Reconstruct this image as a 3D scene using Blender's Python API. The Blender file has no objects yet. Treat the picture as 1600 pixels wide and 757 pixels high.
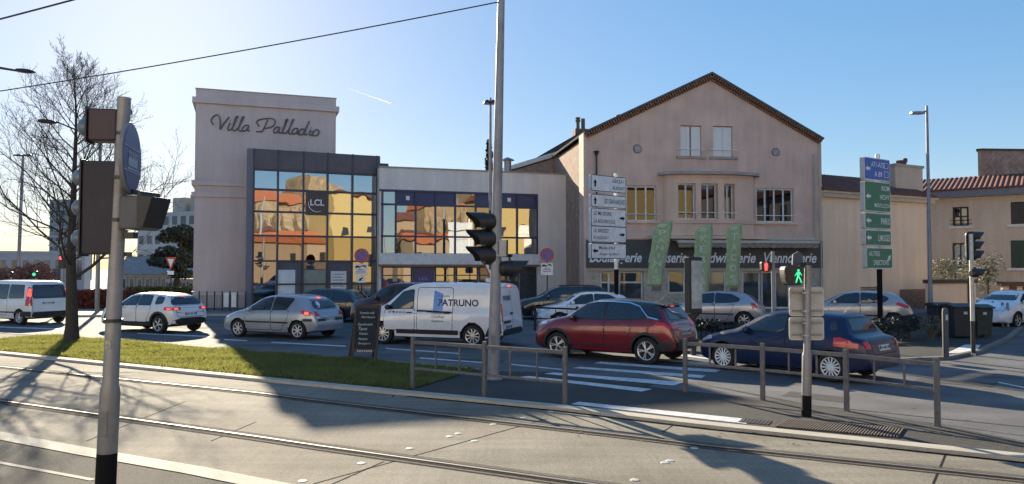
import bpy, bmesh, math, random
import numpy as np
from mathutils import Vector, Matrix
from mathutils.bvhtree import BVHTree
R = math.radians
sc = bpy.context.scene
col = sc.collection
random.seed(7)

# ------------------------------------------------------------------ camera, sky, sun, exposure
CAM_H, FPX, PITCH = 2.4, 1180.0, R(2.01)
cd = bpy.data.cameras.new('camera')
cam = bpy.data.objects.new('camera', cd); col.objects.link(cam)
cam.location = (0, 0, CAM_H); cam.rotation_euler = (R(90) + PITCH, 0, 0)
cd.sensor_width = 36; cd.lens = 36 * FPX / 1600; cd.clip_end = 6000; cd.clip_start = 0.05
sc.camera = cam
SUN_AZ, SUN_EL = R(-25.5), R(20.0)          # azimuth from +Y, positive towards +X
w = bpy.data.worlds.new('World'); sc.world = w; w.use_nodes = True
nt = w.node_tree; bg = nt.nodes['Background']
sky = nt.nodes.new('ShaderNodeTexSky'); sky.sky_type = 'NISHITA'; sky.sun_disc = False
sky.sun_elevation = SUN_EL; sky.sun_rotation = SUN_AZ; sky.air_density = 1.0; sky.dust_density = 0.3; sky.ozone_density = 4.2
gm = nt.nodes.new('ShaderNodeGamma'); gm.inputs[1].default_value = 0.40          # the phone's tone curve evens the sky out
hs_ = nt.nodes.new('ShaderNodeHueSaturation'); hs_.inputs['Saturation'].default_value = 1.9; hs_.inputs['Hue'].default_value = 0.508
nt.links.new(sky.outputs[0], gm.inputs[0]); nt.links.new(gm.outputs[0], hs_.inputs['Color']); nt.links.new(hs_.outputs[0], bg.inputs[0]); bg.inputs[1].default_value = 0.064
sl = bpy.data.lights.new('sun', 'SUN'); sun = bpy.data.objects.new('sun', sl); col.objects.link(sun)
sl.energy = 2.1; sl.angle = R(0.5); sl.color = (1.0, 0.86, 0.64)
sd = Vector((math.sin(SUN_AZ) * math.cos(SUN_EL), math.cos(SUN_AZ) * math.cos(SUN_EL), math.sin(SUN_EL)))
sun.rotation_euler = sd.to_track_quat('Z', 'Y').to_euler(); sun.location = sd * 60
sc.view_settings.view_transform = 'Standard'; sc.view_settings.look = 'None'
sc.view_settings.gamma = 1; sc.view_settings.use_curve_mapping = False
sc.view_settings.exposure = 2.72
sc.render.engine = 'CYCLES'; sc.cycles.max_bounces = 6; sc.cycles.use_denoising = True
sc.cycles.caustics_reflective = False; sc.cycles.caustics_refractive = False

# ------------------------------------------------------------------ survey helpers: the photo's sight lines onto the real ground / facades
def ray(px, py):
    dx = (px - 800) / FPX; dy = (378.5 - py) / FPX
    return Vector((dx, math.cos(PITCH) - dy * math.sin(PITCH), math.sin(PITCH) + dy * math.cos(PITCH)))
def G(px, py, z=0.0):
    d = ray(px, py); t = (z - CAM_H) / d.z
    return Vector((d.x * t, d.y * t, z))
def A(px, py, Y):
    d = ray(px, py); t = Y / d.y
    return Vector((d.x * t, Y, CAM_H + d.z * t))

# ------------------------------------------------------------------ materials
def S(r, g, b):
    f = lambda c: (c / 255 / 12.92) if c / 255 <= 0.04045 else ((c / 255 + 0.055) / 1.055) ** 2.4
    return (f(r), f(g), f(b))
MATS = {}
def mat(name, c, rough=0.8, metal=0.0, var=0.12, scale=4.0, bump=0.0, bscale=40.0, emit=0.0, coat=0.0, c2=None, big=None, spec=0.5):
    if name in MATS: return MATS[name]
    m = bpy.data.materials.new(name); m.use_nodes = True; n = m.node_tree.nodes; l = m.node_tree.links
    b = n['Principled BSDF']
    b.inputs['Roughness'].default_value = rough; b.inputs['Metallic'].default_value = metal
    b.inputs['Specular IOR Level'].default_value = spec
    if coat: b.inputs['Coat Weight'].default_value = coat; b.inputs['Coat Roughness'].default_value = 0.04
    tc = n.new('ShaderNodeTexCoord')
    no = n.new('ShaderNodeTexNoise'); no.inputs['Scale'].default_value = scale; no.inputs['Detail'].default_value = 6; no.inputs['Roughness'].default_value = 0.65
    l.new(tc.outputs['Object'], no.inputs['Vector'])
    cr = n.new('ShaderNodeValToRGB'); e = cr.color_ramp.elements
    lo = c2 if c2 else tuple(x * (1 - var) for x in c); hi = c if c2 else tuple(min(1, x * (1 + var)) for x in c)
    e[0].position = 0.32; e[1].position = 0.68; e[0].color = (*lo, 1); e[1].color = (*hi, 1)
    l.new(no.outputs[0], cr.inputs[0]); last = cr.outputs[0]
    if big:                                     # large stains: (scale, strength)
        n2 = n.new('ShaderNodeTexNoise'); n2.inputs['Scale'].default_value = big[0]; n2.inputs['Detail'].default_value = 5
        l.new(tc.outputs['Object'], n2.inputs['Vector'])
        mr = n.new('ShaderNodeMapRange'); mr.inputs[1].default_value = 0.3; mr.inputs[2].default_value = 0.7
        mr.inputs[3].default_value = 1 - big[1]; mr.inputs[4].default_value = 1 + big[1] * 0.5
        l.new(n2.outputs[0], mr.inputs[0])
        mx = n.new('ShaderNodeVectorMath'); mx.operation = 'SCALE'
        l.new(last, mx.inputs[0]); l.new(mr.outputs[0], mx.inputs['Scale']); last = mx.outputs[0]
    l.new(last, b.inputs['Base Color'])
    if emit:
        l.new(last, b.inputs['Emission Color']); b.inputs['Emission Strength'].default_value = emit
    if bump:
        n3 = n.new('ShaderNodeTexNoise'); n3.inputs['Scale'].default_value = bscale; n3.inputs['Detail'].default_value = 4
        l.new(tc.outputs['Object'], n3.inputs['Vector'])
        bp = n.new('ShaderNodeBump'); bp.inputs['Strength'].default_value = bump; bp.inputs['Distance'].default_value = 0.02
        l.new(n3.outputs[0], bp.inputs['Height']); l.new(bp.outputs[0], b.inputs['Normal'])
    MATS[name] = m
    return m
def paint(name, c, metal=0.0, rough=0.25):
    return mat(name, c, rough, metal, 0.05, 3.0, coat=1.0, big=(1.3, 0.06))
def mirror_glass(name, c, bump, scale):
    m = mat(name, c, 0.015, 1.0, 0.03, 0.4); n = m.node_tree.nodes; l = m.node_tree.links; b = n['Principled BSDF']
    tc = n.new('ShaderNodeTexCoord'); no = n.new('ShaderNodeTexNoise'); no.inputs['Scale'].default_value = scale; no.inputs['Detail'].default_value = 1
    l.new(tc.outputs['Object'], no.inputs['Vector'])
    bp = n.new('ShaderNodeBump'); bp.inputs['Strength'].default_value = bump; bp.inputs['Distance'].default_value = 0.05
    l.new(no.outputs[0], bp.inputs['Height']); l.new(bp.outputs[0], b.inputs['Normal'])
    return m
dark_metal = mat('dark_metal', (0.035, 0.036, 0.042), 0.45, 0.3)
black_plastic = mat('black_plastic', (0.018, 0.018, 0.02), 0.5)
grey_metal = mat('grey_metal', (0.36, 0.37, 0.40), 0.45, 0.35, 0.1, 6)
pole_grey = mat('pole_grey_paint', (0.22, 0.215, 0.22), 0.42, 0.25, 0.1, 8, big=(2, 0.15))
mast_grey = mat('mast_grey_paint', (0.26, 0.26, 0.29), 0.5, 0.2, 0.1, 6, big=(1.5, 0.2))
rail_grey = mat('railing_weathered_paint', (0.125, 0.12, 0.128), 0.55, 0.25, 0.25, 9, bump=0.1)
white_metal = mat('white_enamel', (0.72, 0.73, 0.74), 0.35)
sign_back = mat('sign_back_aluminium', (0.50, 0.49, 0.47), 0.5, 0.3, 0.12, 5, big=(4, 0.2))
red_enamel = mat('red_enamel', (0.45, 0.02, 0.03), 0.35)
blue_enamel = mat('blue_enamel', (0.02, 0.07, 0.36), 0.35)
sign_blue = mat('sign_blue', (0.03, 0.14, 0.50), 0.3)
sign_green = mat('sign_green', (0.006, 0.18, 0.115), 0.3)
sign_white = mat('sign_white', (0.74, 0.76, 0.78), 0.35, big=(2, 0.1))
ink = mat('black_ink', (0.008, 0.008, 0.010), 0.8, spec=.15)
white_ink = mat('white_ink', (0.80, 0.80, 0.80), 0.5)
car_glass = mat('car_glass', (0.020, 0.027, 0.038), 0.03, 0.0, 0.1, 2, spec=0.9)
tyre_m = mat('tyre_rubber', (0.016, 0.016, 0.017), 0.85)
alloy = mat('alloy_rim', (0.62, 0.63, 0.65), 0.3, 0.7)
hub_silver = mat('hubcap_silver', (0.58, 0.59, 0.62), 0.4, 0.3)
lens_red = mat('tail_lens', (0.55, 0.012, 0.018), 0.12, coat=0.6)
lens_red_lit = mat('tail_lens_lit', (0.85, 0.06, 0.04), 0.2, emit=.45)
lens_clear = mat('lamp_lens_clear', (0.62, 0.64, 0.68), 0.08, 0.4)
plate_m = mat('plate_white', (0.62, 0.62, 0.58), 0.5)
seam_m = mat('panel_gap', (0.008, 0.008, 0.009), 0.7)
chrome = mat('chrome', (0.75, 0.76, 0.78), 0.12, 1.0)
window_dark = mat('window_glass_dark', (0.02, 0.024, 0.028), 0.03, 0.0, 0.2, 1.5, spec=1.0)
white_frame = mat('white_window_frame', (0.66, 0.66, 0.66), 0.45)

# ------------------------------------------------------------------ object helpers
def link(o): col.objects.link(o); return o
def tag(o, label=None, cat=None, group=None, kind=None):
    if label: o['label'] = label
    if cat: o['category'] = cat
    if group: o['group'] = group
    if kind: o['kind'] = kind
    return o
def thing(name, label, cat, loc=(0, 0, 0), rz=0.0, group=None):
    o = link(bpy.data.objects.new(name, None)); o.location = loc; o.rotation_euler = (0, 0, rz); o.empty_display_size = 0.2
    return tag(o, label, cat, group)
class MB:
    def __init__(s): s.v = []; s.f = []; s.m = []
    def add(s, vs, fs, mi=0):
        o = len(s.v); s.v += [tuple(v) for v in vs]; s.f += [tuple(i + o for i in f) for f in fs]; s.m += [mi] * len(fs); return s
    def box(s, c, d, mi=0, rz=0.0, ry=0.0):
        hx, hy, hz = d[0] / 2, d[1] / 2, d[2] / 2
        Mx = Matrix.Rotation(rz, 3, 'Z') @ Matrix.Rotation(ry, 3, 'Y')
        vs = [Vector(c) + Mx @ Vector((x * hx, y * hy, z * hz)) for x in (-1, 1) for y in (-1, 1) for z in (-1, 1)]
        return s.add(vs, [(0, 1, 3, 2), (4, 6, 7, 5), (0, 4, 5, 1), (2, 3, 7, 6), (0, 2, 6, 4), (1, 5, 7, 3)], mi)
    def b2(s, x0, x1, y0, y1, z0, z1, mi=0): return s.box(((x0 + x1) / 2, (y0 + y1) / 2, (z0 + z1) / 2), (abs(x1 - x0), abs(y1 - y0), abs(z1 - z0)), mi)
    def tube(s, pts, rads, n=10, mi=0, cap=True):
        pts = [Vector(p) for p in pts]
        if not hasattr(rads, '__len__'): rads = [rads] * len(pts)
        rings = []
        for i, p in enumerate(pts):
            d = (pts[min(i + 1, len(pts) - 1)] - pts[max(i - 1, 0)]).normalized()
            a = d.cross(Vector((0, 0, 1)) if abs(d.z) < 0.95 else Vector((1, 0, 0))).normalized(); b = d.cross(a)
            rings.append([p + (a * math.cos(2 * math.pi * k / n) + b * math.sin(2 * math.pi * k / n)) * rads[i] for k in range(n)])
        vs = [v for r in rings for v in r]
        fs = [(i * n + k, i * n + (k + 1) % n, (i + 1) * n + (k + 1) % n, (i + 1) * n + k) for i in range(len(pts) - 1) for k in range(n)]
        if cap: fs += [tuple(range(n))[::-1], tuple((len(pts) - 1) * n + k for k in range(n))]
        return s.add(vs, fs, mi)
    def lathe(s, prof, n=24, origin=(0, 0, 0), axis='Z', mi=0):
        vs = []; o = Vector(origin)
        for r, h in prof:
            for k in range(n):
                a = 2 * math.pi * k / n; x, y = r * math.cos(a), r * math.sin(a)
                vs.append(o + (Vector((x, y, h)) if axis == 'Z' else Vector((x, h, y)) if axis == 'Y' else Vector((h, x, y))))
        fs = [(i * n + k, i * n + (k + 1) % n, (i + 1) * n + (k + 1) % n, (i + 1) * n + k) for i in range(len(prof) - 1) for k in range(n)]
        fs += [tuple(range(n))[::-1], tuple((len(prof) - 1) * n + k for k in range(n))]
        return s.add(vs, fs, mi)
    def prism(s, poly, y0, y1, mi=0, plane='XZ'):
        n = len(poly)
        mk = (lambda p, q: (p[0], q, p[1])) if plane == 'XZ' else (lambda p, q: (p[0], p[1], q)) if plane == 'XY' else (lambda p, q: (q, p[0], p[1]))
        vs = [mk(p, y0) for p in poly] + [mk(p, y1) for p in poly]
        fs = [tuple(range(n))[::-1], tuple(range(n, 2 * n))] + [(k, (k + 1) % n, n + (k + 1) % n, n + k) for k in range(n)]
        return s.add(vs, fs, mi)
    def mesh(s, name):
        me = bpy.data.meshes.new(name); me.from_pydata(s.v, [], s.f); me.update()
        me.polygons.foreach_set('material_index', s.m)
        bm = bmesh.new(); bm.from_mesh(me); bmesh.ops.recalc_face_normals(bm, faces=bm.faces[:]); bm.to_mesh(me); bm.free()
        return me
    def build(s, name, mats, parent=None, smooth=False, bevel=0.0):
        me = s.mesh(name); return put(me, name, mats, parent, smooth, bevel)
def put(me, name, mats, parent=None, smooth=False, bevel=0.0):
    if not isinstance(mats, (list, tuple)): mats = [mats]
    me.materials.clear()
    for m in mats: me.materials.append(m)
    o = link(bpy.data.objects.new(name, me))
    if parent: o.parent = parent
    if smooth:
        me.shade_smooth(); me.set_sharp_from_angle(angle=R(38))
    if bevel:
        b = o.modifiers.new('bevel', 'BEVEL'); b.width = bevel; b.segments = 2; b.limit_method = 'ANGLE'; b.angle_limit = R(40)
    return o
def copy_tree(o, parent=None):
    c = o.copy(); link(c)
    if parent: c.parent = parent
    for ch in [x for x in bpy.data.objects if x.parent == o]: copy_tree(ch, c)
    return c
def evaluated(o):
    dg = bpy.context.evaluated_depsgraph_get(); return bpy.data.meshes.new_from_object(o.evaluated_get(dg))
def cut(me, cutter_mb, cmat=None):
    a = link(bpy.data.objects.new('tmp_a', me)); cm = cutter_mb.mesh('tmp_c')
    if cmat: cm.materials.append(cmat)
    b = link(bpy.data.objects.new('tmp_b', cm))
    md = a.modifiers.new('b', 'BOOLEAN'); md.operation = 'DIFFERENCE'; md.object = b; md.solver = 'EXACT'
    if cmat: md.material_mode = 'TRANSFER'
    bpy.context.view_layer.update()
    r = evaluated(a)
    bpy.data.objects.remove(a); bpy.data.objects.remove(b)
    return r
def text_mesh(txt, width=None, height=None, size=1.0, extrude=0.004, shear=0.0, bold=0.0, align='LEFT', spacing=1.0):
    c = bpy.data.curves.new('txt', 'FONT'); c.body = txt; c.size = size; c.extrude = 0.0; c.shear = shear; c.offset = bold; c.space_character = spacing
    c.resolution_u = 3
    o = link(bpy.data.objects.new('txt', c)); bpy.context.view_layer.update()
    me = evaluated(o); bpy.data.objects.remove(o)
    co = np.empty(len(me.vertices) * 3); me.vertices.foreach_get('co', co); co = co.reshape(-1, 3)
    mn, mx = co.min(0), co.max(0)
    sx = width / (mx[0] - mn[0]) if width else None; sy = height / (mx[1] - mn[1]) if height else None
    sx = sx or sy or 1; sy = sy or sx
    out = np.zeros_like(co); off = {'LEFT': mn[0], 'CENTER': (mn[0] + mx[0]) / 2, 'RIGHT': mx[0]}[align]
    out[:, 0] = (co[:, 0] - off) * sx; out[:, 2] = (co[:, 1] - mn[1]) * sy      # stands in the XZ plane, faces -Y
    me.vertices.foreach_set('co', out.ravel()); me.update()
    return me
def text(txt, x, y, z, m, parent, name='lettering', **k):
    me = text_mesh(txt, **k); me.transform(Matrix.Translation((x, y, z)))
    return put(me, name, m, parent)
def merge(parts, name, m, parent):                # several lettering meshes -> one part
    bm = bmesh.new()
    for me in parts: bm.from_mesh(me)
    out = bpy.data.meshes.new(name); bm.to_mesh(out); bm.free()
    return put(out, name, m, parent)
def txt_at(txt, x, y, z, **k):
    me = text_mesh(txt, **k); me.transform(Matrix.Translation((x, y, z))); return me
def round_poly(poly, r, k=3):
    out = []; n = len(poly)
    for i in range(n):
        p = Vector(poly[i]).to_2d(); a = Vector(poly[i - 1]).to_2d() - p; b = Vector(poly[(i + 1) % n]).to_2d() - p
        rr = min(r, a.length * 0.45, b.length * 0.45); A0 = p + a.normalized() * rr; B0 = p + b.normalized() * rr
        for j in range(k + 1):
            t = j / k; out.append(tuple(A0 * (1 - t) ** 2 + p * 2 * t * (1 - t) + B0 * t * t))
    return out
def ellipse(cx, cy, rx, ry, n=28): return [(cx + rx * math.cos(2 * math.pi * k / n), cy + ry * math.sin(2 * math.pi * k / n)) for k in range(n)]
def rrect(x0, x1, z0, z1, r): return round_poly([(x0, z0), (x1, z0), (x1, z1), (x0, z1)], r)
def sheet(name, pts, z, m, kind='structure', sub=0):
    me = bpy.data.meshes.new(name); me.from_pydata([(p[0], p[1], z) for p in pts], [], [tuple(range(len(pts)))]); me.update()
    if me.polygons[0].normal.z < 0: me.flip_normals()
    return tag(put(me, name, m), kind=kind)
def foliage(mb, c, rad, n, size, rng, mi=0, shell=0.55, flat=0.0):
    for _ in range(n):
        while True:
            p = Vector((rng.uniform(-1, 1), rng.uniform(-1, 1), rng.uniform(-1, 1)))
            if 0.05 < p.length < 1: break
        p = p.normalized() * (p.length ** shell)
        q = Vector((c[0] + p.x * rad[0], c[1] + p.y * rad[1], c[2] + p.z * rad[2]))
        s = size * rng.uniform(0.6, 1.4)
        a = Vector((rng.gauss(0, 1), rng.gauss(0, 1), rng.gauss(0, 1))).normalized(); b = a.orthogonal().normalized()
        a = a * s; b = b * s * 0.55
        mb.add([q - a, q + b, q + a, q - b], [(0, 1, 2, 3)], mi)

# ------------------------------------------------------------------ ground, road, tramway, grass
asphalt = mat('road_asphalt', (0.13, 0.13, 0.136), 0.85, 0, 0.3, 45, 0.5, 90, big=(0.7, 0.35), spec=.25)
asphalt2 = mat('pavement_asphalt', (0.075, 0.072, 0.069), 0.9, 0, 0.4, 60, 0.6, 120, big=(0.5, 0.25), spec=.2)
slab_m = mat('tram_slab_concrete', (0.225, 0.205, 0.17), 0.9, 0, 0.2, 22, 0.4, 60, big=(0.45, 0.35), spec=.15)
def streak(m, axis_angle, scale, amt):            # brushed-concrete streaks across the slab
    n = m.node_tree.nodes; l = m.node_tree.links; b = n['Principled BSDF']; src = b.inputs['Base Color'].links[0].from_socket
    tc = n.new('ShaderNodeTexCoord'); mp = n.new('ShaderNodeMapping'); mp.inputs['Rotation'].default_value = (0, 0, axis_angle); mp.inputs['Scale'].default_value = scale
    l.new(tc.outputs['Object'], mp.inputs[0]); no = n.new('ShaderNodeTexNoise'); no.inputs['Scale'].default_value = 1.0; no.inputs['Detail'].default_value = 4
    l.new(mp.outputs[0], no.inputs['Vector']); mr = n.new('ShaderNodeMapRange'); mr.inputs[1].default_value = .3; mr.inputs[2].default_value = .7; mr.inputs[3].default_value = 1 - amt; mr.inputs[4].default_value = 1 + amt
    l.new(no.outputs[0], mr.inputs[0]); mx = n.new('ShaderNodeVectorMath'); mx.operation = 'SCALE'; l.new(src, mx.inputs[0]); l.new(mr.outputs[0], mx.inputs['Scale']); l.new(mx.outputs[0], b.inputs['Base Color'])
TA = math.atan2(-.55, 1.0)
streak(slab_m, -TA, (0.35, 4.0, 1), 0.14); streak(slab_m, -TA, (9, .4, 1), 0.07)
streak(asphalt, -TA, (0.12, 1.3, 1), 0.16)
granite = mat('kerb_granite', (0.42, 0.39, 0.33), 0.85, 0, 0.22, 60, 0.2, 60, big=(1.5, 0.15), spec=.2)
soil = mat('verge_soil', (0.075, 0.068, 0.032), 0.95, 0, 0.4, 8)
white_paint = mat('road_white_paint', (0.62, 0.62, 0.62), 0.6, 0, 0.18, 14, big=(5, 0.25))
pave_m = mat('footway_paving', (0.20, 0.19, 0.18), 0.85, 0, 0.2, 12, 0.2, 40, big=(0.4, 0.2))
steel = mat('rail_steel', (0.20, 0.19, 0.18), 0.6, 0.3)
groove_m = mat('rail_groove', (0.02, 0.02, 0.02), 0.95, spec=.05)
rust_m = mat('rust_stain_concrete', (0.20, 0.125, 0.075), 0.85, 0, 0.35, 14, c2=(0.24, 0.19, 0.14), big=(0.8, 0.25))
sheet('ground', [(-900, -300), (900, -300), (900, 1500), (-900, 1500)], -0.006, mat('ground_earth', (0.16, 0.15, 0.13), 0.9, 0, 0.2, 3))
def ext(pts, d0, d1):
    a = pts[0] + (pts[0] - pts[1]).normalized() * d0; b = pts[-1] + (pts[-1] - pts[-2]).normalized() * d1
    return [a] + pts + [b]
def L2(pxs): return [G(*p) for p in pxs]
def offs(pts, d):
    out = []
    for i, p in enumerate(pts):
        t = (pts[min(i + 1, len(pts) - 1)] - pts[max(i - 1, 0)]).normalized(); out.append(p + Vector((-t.y, t.x, 0)) * d)
    return out
def ribbon(name, pts, d0, d1, z, m, h=0.0):
    a, b = offs(pts, d0), offs(pts, d1); n = len(pts); mb = MB()
    vs = [(p.x, p.y, z) for p in a] + [(p.x, p.y, z) for p in b]
    fs = [(i, i + 1, n + i + 1, n + i) for i in range(n - 1)]
    if h:
        vs += [(p[0], p[1], z - h) for p in vs[:2 * n]]
        fs += [(i, i + 1, 2 * n + i + 1, 2 * n + i) for i in range(n - 1)] + [(n + i, n + i + 1, 3 * n + i + 1, 3 * n + i) for i in range(n - 1)]
    mb.add(vs, fs); o = mb.build(name, m)
    if not h and o.data.polygons[0].normal.z < 0: o.data.flip_normals()
    return tag(o, kind='structure')
kerb_l = ext([G(0, 552), G(400, 592), G(650, 616), G(882, 638), G(1100, 664), G(1187, 673), G(1600, 716)], 40, 30)
near_l = ext([G(0, 675.5), G(156, 704), G(319, 731), G(437, 754)], 40, 40)
sheet('road', [(-90, 60), (-90, 44)] + [(p.x, p.y) for p in kerb_l] + [(70, 0), (70, 60)], 0.0, asphalt)
sheet('tramway', [(p.x, p.y) for p in kerb_l] + [(p.x, p.y) for p in near_l[::-1]], 0.004, slab_m)
sheet('platform', [(p.x, p.y) for p in near_l] + [(60, -40), (-60, -40)], 0.002, asphalt2)
ribbon('tramway_edge', near_l, -.30, 0, 0.010, granite)
ribbon('kerb', kerb_l, -.27, 0.0, 0.06, granite, 0.06)
ribbon('gutter', kerb_l[3:], -.36, -.272, 0.0085, groove_m)
lt = L2([(0, 722), (150, 749.6)]); ribbon('platform_line', [lt[0] + (lt[0] - lt[1]) * 6, lt[0], lt[1]], -.07, 0, 0.007, granite)
for pxs in ([(0, 574), (400, 615), (500, 627.5), (1000, 685), (1100, 697.5), (1600, 750)], [(0, 627.6), (400, 684), (500, 699), (897, 755)]):
    l = ext(L2(pxs), 40, 40)
    ribbon('track_stain', l, -.42, .42, 0.008, rust_m) if False else None
    ribbon('track_bed', l, -.16, .16, 0.0085, mat('track_bed_concrete', (0.13, 0.115, 0.10), 0.95, 0, 0.25, 16, spec=.05))
    ribbon('track_groove', l, -.08, .08, 0.0125, groove_m)
    ribbon('guide_rail', l, -.02, .02, 0.022, steel, 0.012)
    ribbon('track_seam', l, -.175, -.16, 0.0125, groove_m); ribbon('track_seam', l, .16, .172, 0.0125, groove_m)
nrm = Vector((.49, .87, 0))
jm = MB()
for (a, b) in (((290, 628), (135, 690)), ((855, 655), (490, 757)), ((600, 722), (520, 757)), ((1480, 705), (1458, 757)), ((1060, 660), (1035, 676)), ((400, 660), (330, 690)), ((1310, 680), (1298, 690)), ((620, 614), (612, 622))):
    p, q = G(*a), G(*b); t = (q - p).normalized(); s = Vector((-t.y, t.x, 0)) * .012
    jm.add([(v.x, v.y, .0065) for v in (p - s, p + s, q + s, q - s)], [(0, 1, 2, 3)])
tag(jm.build('slab_joint', groove_m), kind='structure')
# studs let into the slab
stud = None
for k, (px, py) in enumerate([(703, 683), (716, 678.5), (771, 664), (640, 702), (565, 725), (818, 654), (860, 644), (1039, 724), (1047, 721), (992, 751), (1085, 701), (473, 753), (742, 690)]):
    if stud is None:
        mb = MB(); mb.lathe([(.055, 0), (.05, .006), (.03, .010), (.01, .011)], 16); stud = mb.build('track_stud', mat('stud_grey', (.42, .41, .38), .6), None, True); o = stud
    else: o = stud.copy(); link(o)
    p = G(px, py); o.location = (p.x, p.y, .0045)
    tag(o, 'small round white stud let into the concrete tram slab', 'stud', 'white studs in the tram slab')
# markings
def quads(name, polys, z, m):
    mb = MB()
    for q in polys:
        vs = [G(*p) for p in q]; mb.add([(v.x, v.y, z) for v in vs], [tuple(range(len(vs)))])
    o = mb.build(name, m)
    for f in o.data.polygons:
        if f.normal.z < 0: f.flip()
    return tag(o, kind='structure')
island = [(640, 613), (745, 579.5), (880, 583), (1005, 604), (1075, 612), (1192, 623), (1323, 641), (1465, 664), (1600, 690), (1600, 716), (1187, 673), (1100, 664), (882, 638), (650, 616)]
ipts = [G(*p) for p in island]; sheet('traffic_island', [(p.x, p.y) for p in ipts[:9]] + [(22, -2.0), (22, -4)] + [(p.x, p.y) for p in ipts[9:]], 0.006, asphalt2)
quads('zebra_crossing', [[(811, 590), (826, 588.5), (1019, 609), (1002, 613)], [(850, 585), (866, 583), (1068, 598), (1053, 603.5)], [(894, 576), (907, 574), (1103, 587.5), (1096, 592)], [(927, 568.5), (939, 566), (1126, 579), (1118, 583)], [(985, 561), (996, 559), (1150, 570), (1142, 573)], [(1054, 556), (1062, 554), (1118, 558.5), (1112, 563)], [(892, 632.5), (905, 629), (1174, 656.5), (1166, 663.5)]], .0105, white_paint)
quads('lane_marking', [[(a, b - .8), (c, d - .8), (c, d + .8), (a, b + .8)] for a, b, c, d in ((350, 531, 386, 533), (424, 535.5, 540, 541.5), (603, 545, 718, 553), (656, 560, 754, 567), (799, 570, 878, 578), (0, 511.5, 100, 515), (215, 521.5, 330, 526.5), (1560, 598, 1600, 606))], .005, white_paint)
# grass strip: soil sheet, kerb on the road side, blades
gpx = [(-260, 505), (0, 522), (120, 528), (200, 535), (400, 551), (545, 562), (640, 570), (745, 579), (640, 611), (400, 590.5), (0, 550.5), (-260, 527)]
gp = [G(*p) for p in gpx]
sheet('verge', [(p.x, p.y) for p in gp], .02, soil)
ribbon('kerb', [G(*p) for p in gpx[:8]], -.02, .13, .035, granite, .035)
rng = np.random.default_rng(3)
def in_poly(x, y, P):
    c = False; j = len(P) - 1
    for i in range(len(P)):
        if (P[i].y > y) != (P[j].y > y) and x < (P[j].x - P[i].x) * (y - P[i].y) / (P[j].y - P[i].y) + P[i].x: c = not c
        j = i
    return c
xs0, xs1 = min(p.x for p in gp), max(p.x for p in gp); ys0, ys1 = min(p.y for p in gp), max(p.y for p in gp)
V = []; F = []; n = 0
while n < 70000:
    x, y = rng.uniform(-17, xs1), rng.uniform(ys0, ys1)
    if not in_poly(x, y, gp): continue
    if math.sin(x * 5.3 + 2 * math.sin(y * 4.1)) * math.sin(y * 6.1 + 1.7 * math.sin(x * 3.3)) > rng.uniform(.15, 1.3): continue
    h = (.035 + .075 * (math.sin(x * 2.1 + math.sin(y * 3)) * math.sin(y * 2.7 + x) * .5 + .5)) * rng.uniform(.6, 1.5); a = rng.uniform(0, 6.28); b = rng.uniform(0, 6.28); wd = rng.uniform(.008, .02); ln = h * rng.uniform(.3, 1.1)
    dx, dy = math.cos(a) * wd, math.sin(a) * wd
    V += [(x - dx, y - dy, .018), (x + dx, y + dy, .018), (x + math.cos(b) * ln, y + math.sin(b) * ln, .018 + h)]; F.append((3 * n, 3 * n + 1, 3 * n + 2)); n += 1
me = bpy.data.meshes.new('grass'); me.from_pydata(V, [], F)
grass_m = mat('grass_blades', (0.14, 0.143, 0.038), 0.6, 0, 0.2, 1.2, c2=(0.065, 0.085, 0.025), big=(12, 0.5))
b_ = grass_m.node_tree.nodes['Principled BSDF']; b_.inputs['Subsurface Weight'].default_value = 0.0
nn = grass_m.node_tree.nodes; tl = nn.new('ShaderNodeBsdfTranslucent'); mxs = nn.new('ShaderNodeMixShader'); mxs.inputs[0].default_value = .45; tl.inputs[0].default_value = (.30, .305, .08, 1)
outn = [q for q in nn if q.type == 'OUTPUT_MATERIAL'][0]
grass_m.node_tree.links.new(b_.outputs[0], mxs.inputs[1]); grass_m.node_tree.links.new(tl.outputs[0], mxs.inputs[2]); grass_m.node_tree.links.new(mxs.outputs[0], outn.inputs[0])
tag(put(me, 'grass', grass_m), 'short yellow-green grass on the strip beside the tram slab', 'grass', kind='stuff')
quads('asphalt_patch', [[(455, 556), (560, 561), (548, 567), (440, 561)], [(1235, 612), (1330, 622), (1318, 630), (1222, 619)], [(700, 560), (790, 564), (782, 569), (690, 565)], [(1440, 590), (1560, 600), (1548, 606), (1428, 596)], [(250, 508), (330, 511), (322, 515), (240, 512)]], .0035, mat('asphalt_patch', (0.07, 0.068, 0.068), 0.9, 0, 0.3, 40, 0.5, 90, spec=.2))
for pxs, w2 in (([(1090, 600), (1250, 632), (1420, 650), (1600, 668)], .05), ([(1130, 607), (1300, 640), (1600, 682)], .02)): ribbon('asphalt_seam', L2(pxs), 0, w2, .0045, mat('seam_tar', (0.03, 0.03, 0.03), 0.7))
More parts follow.
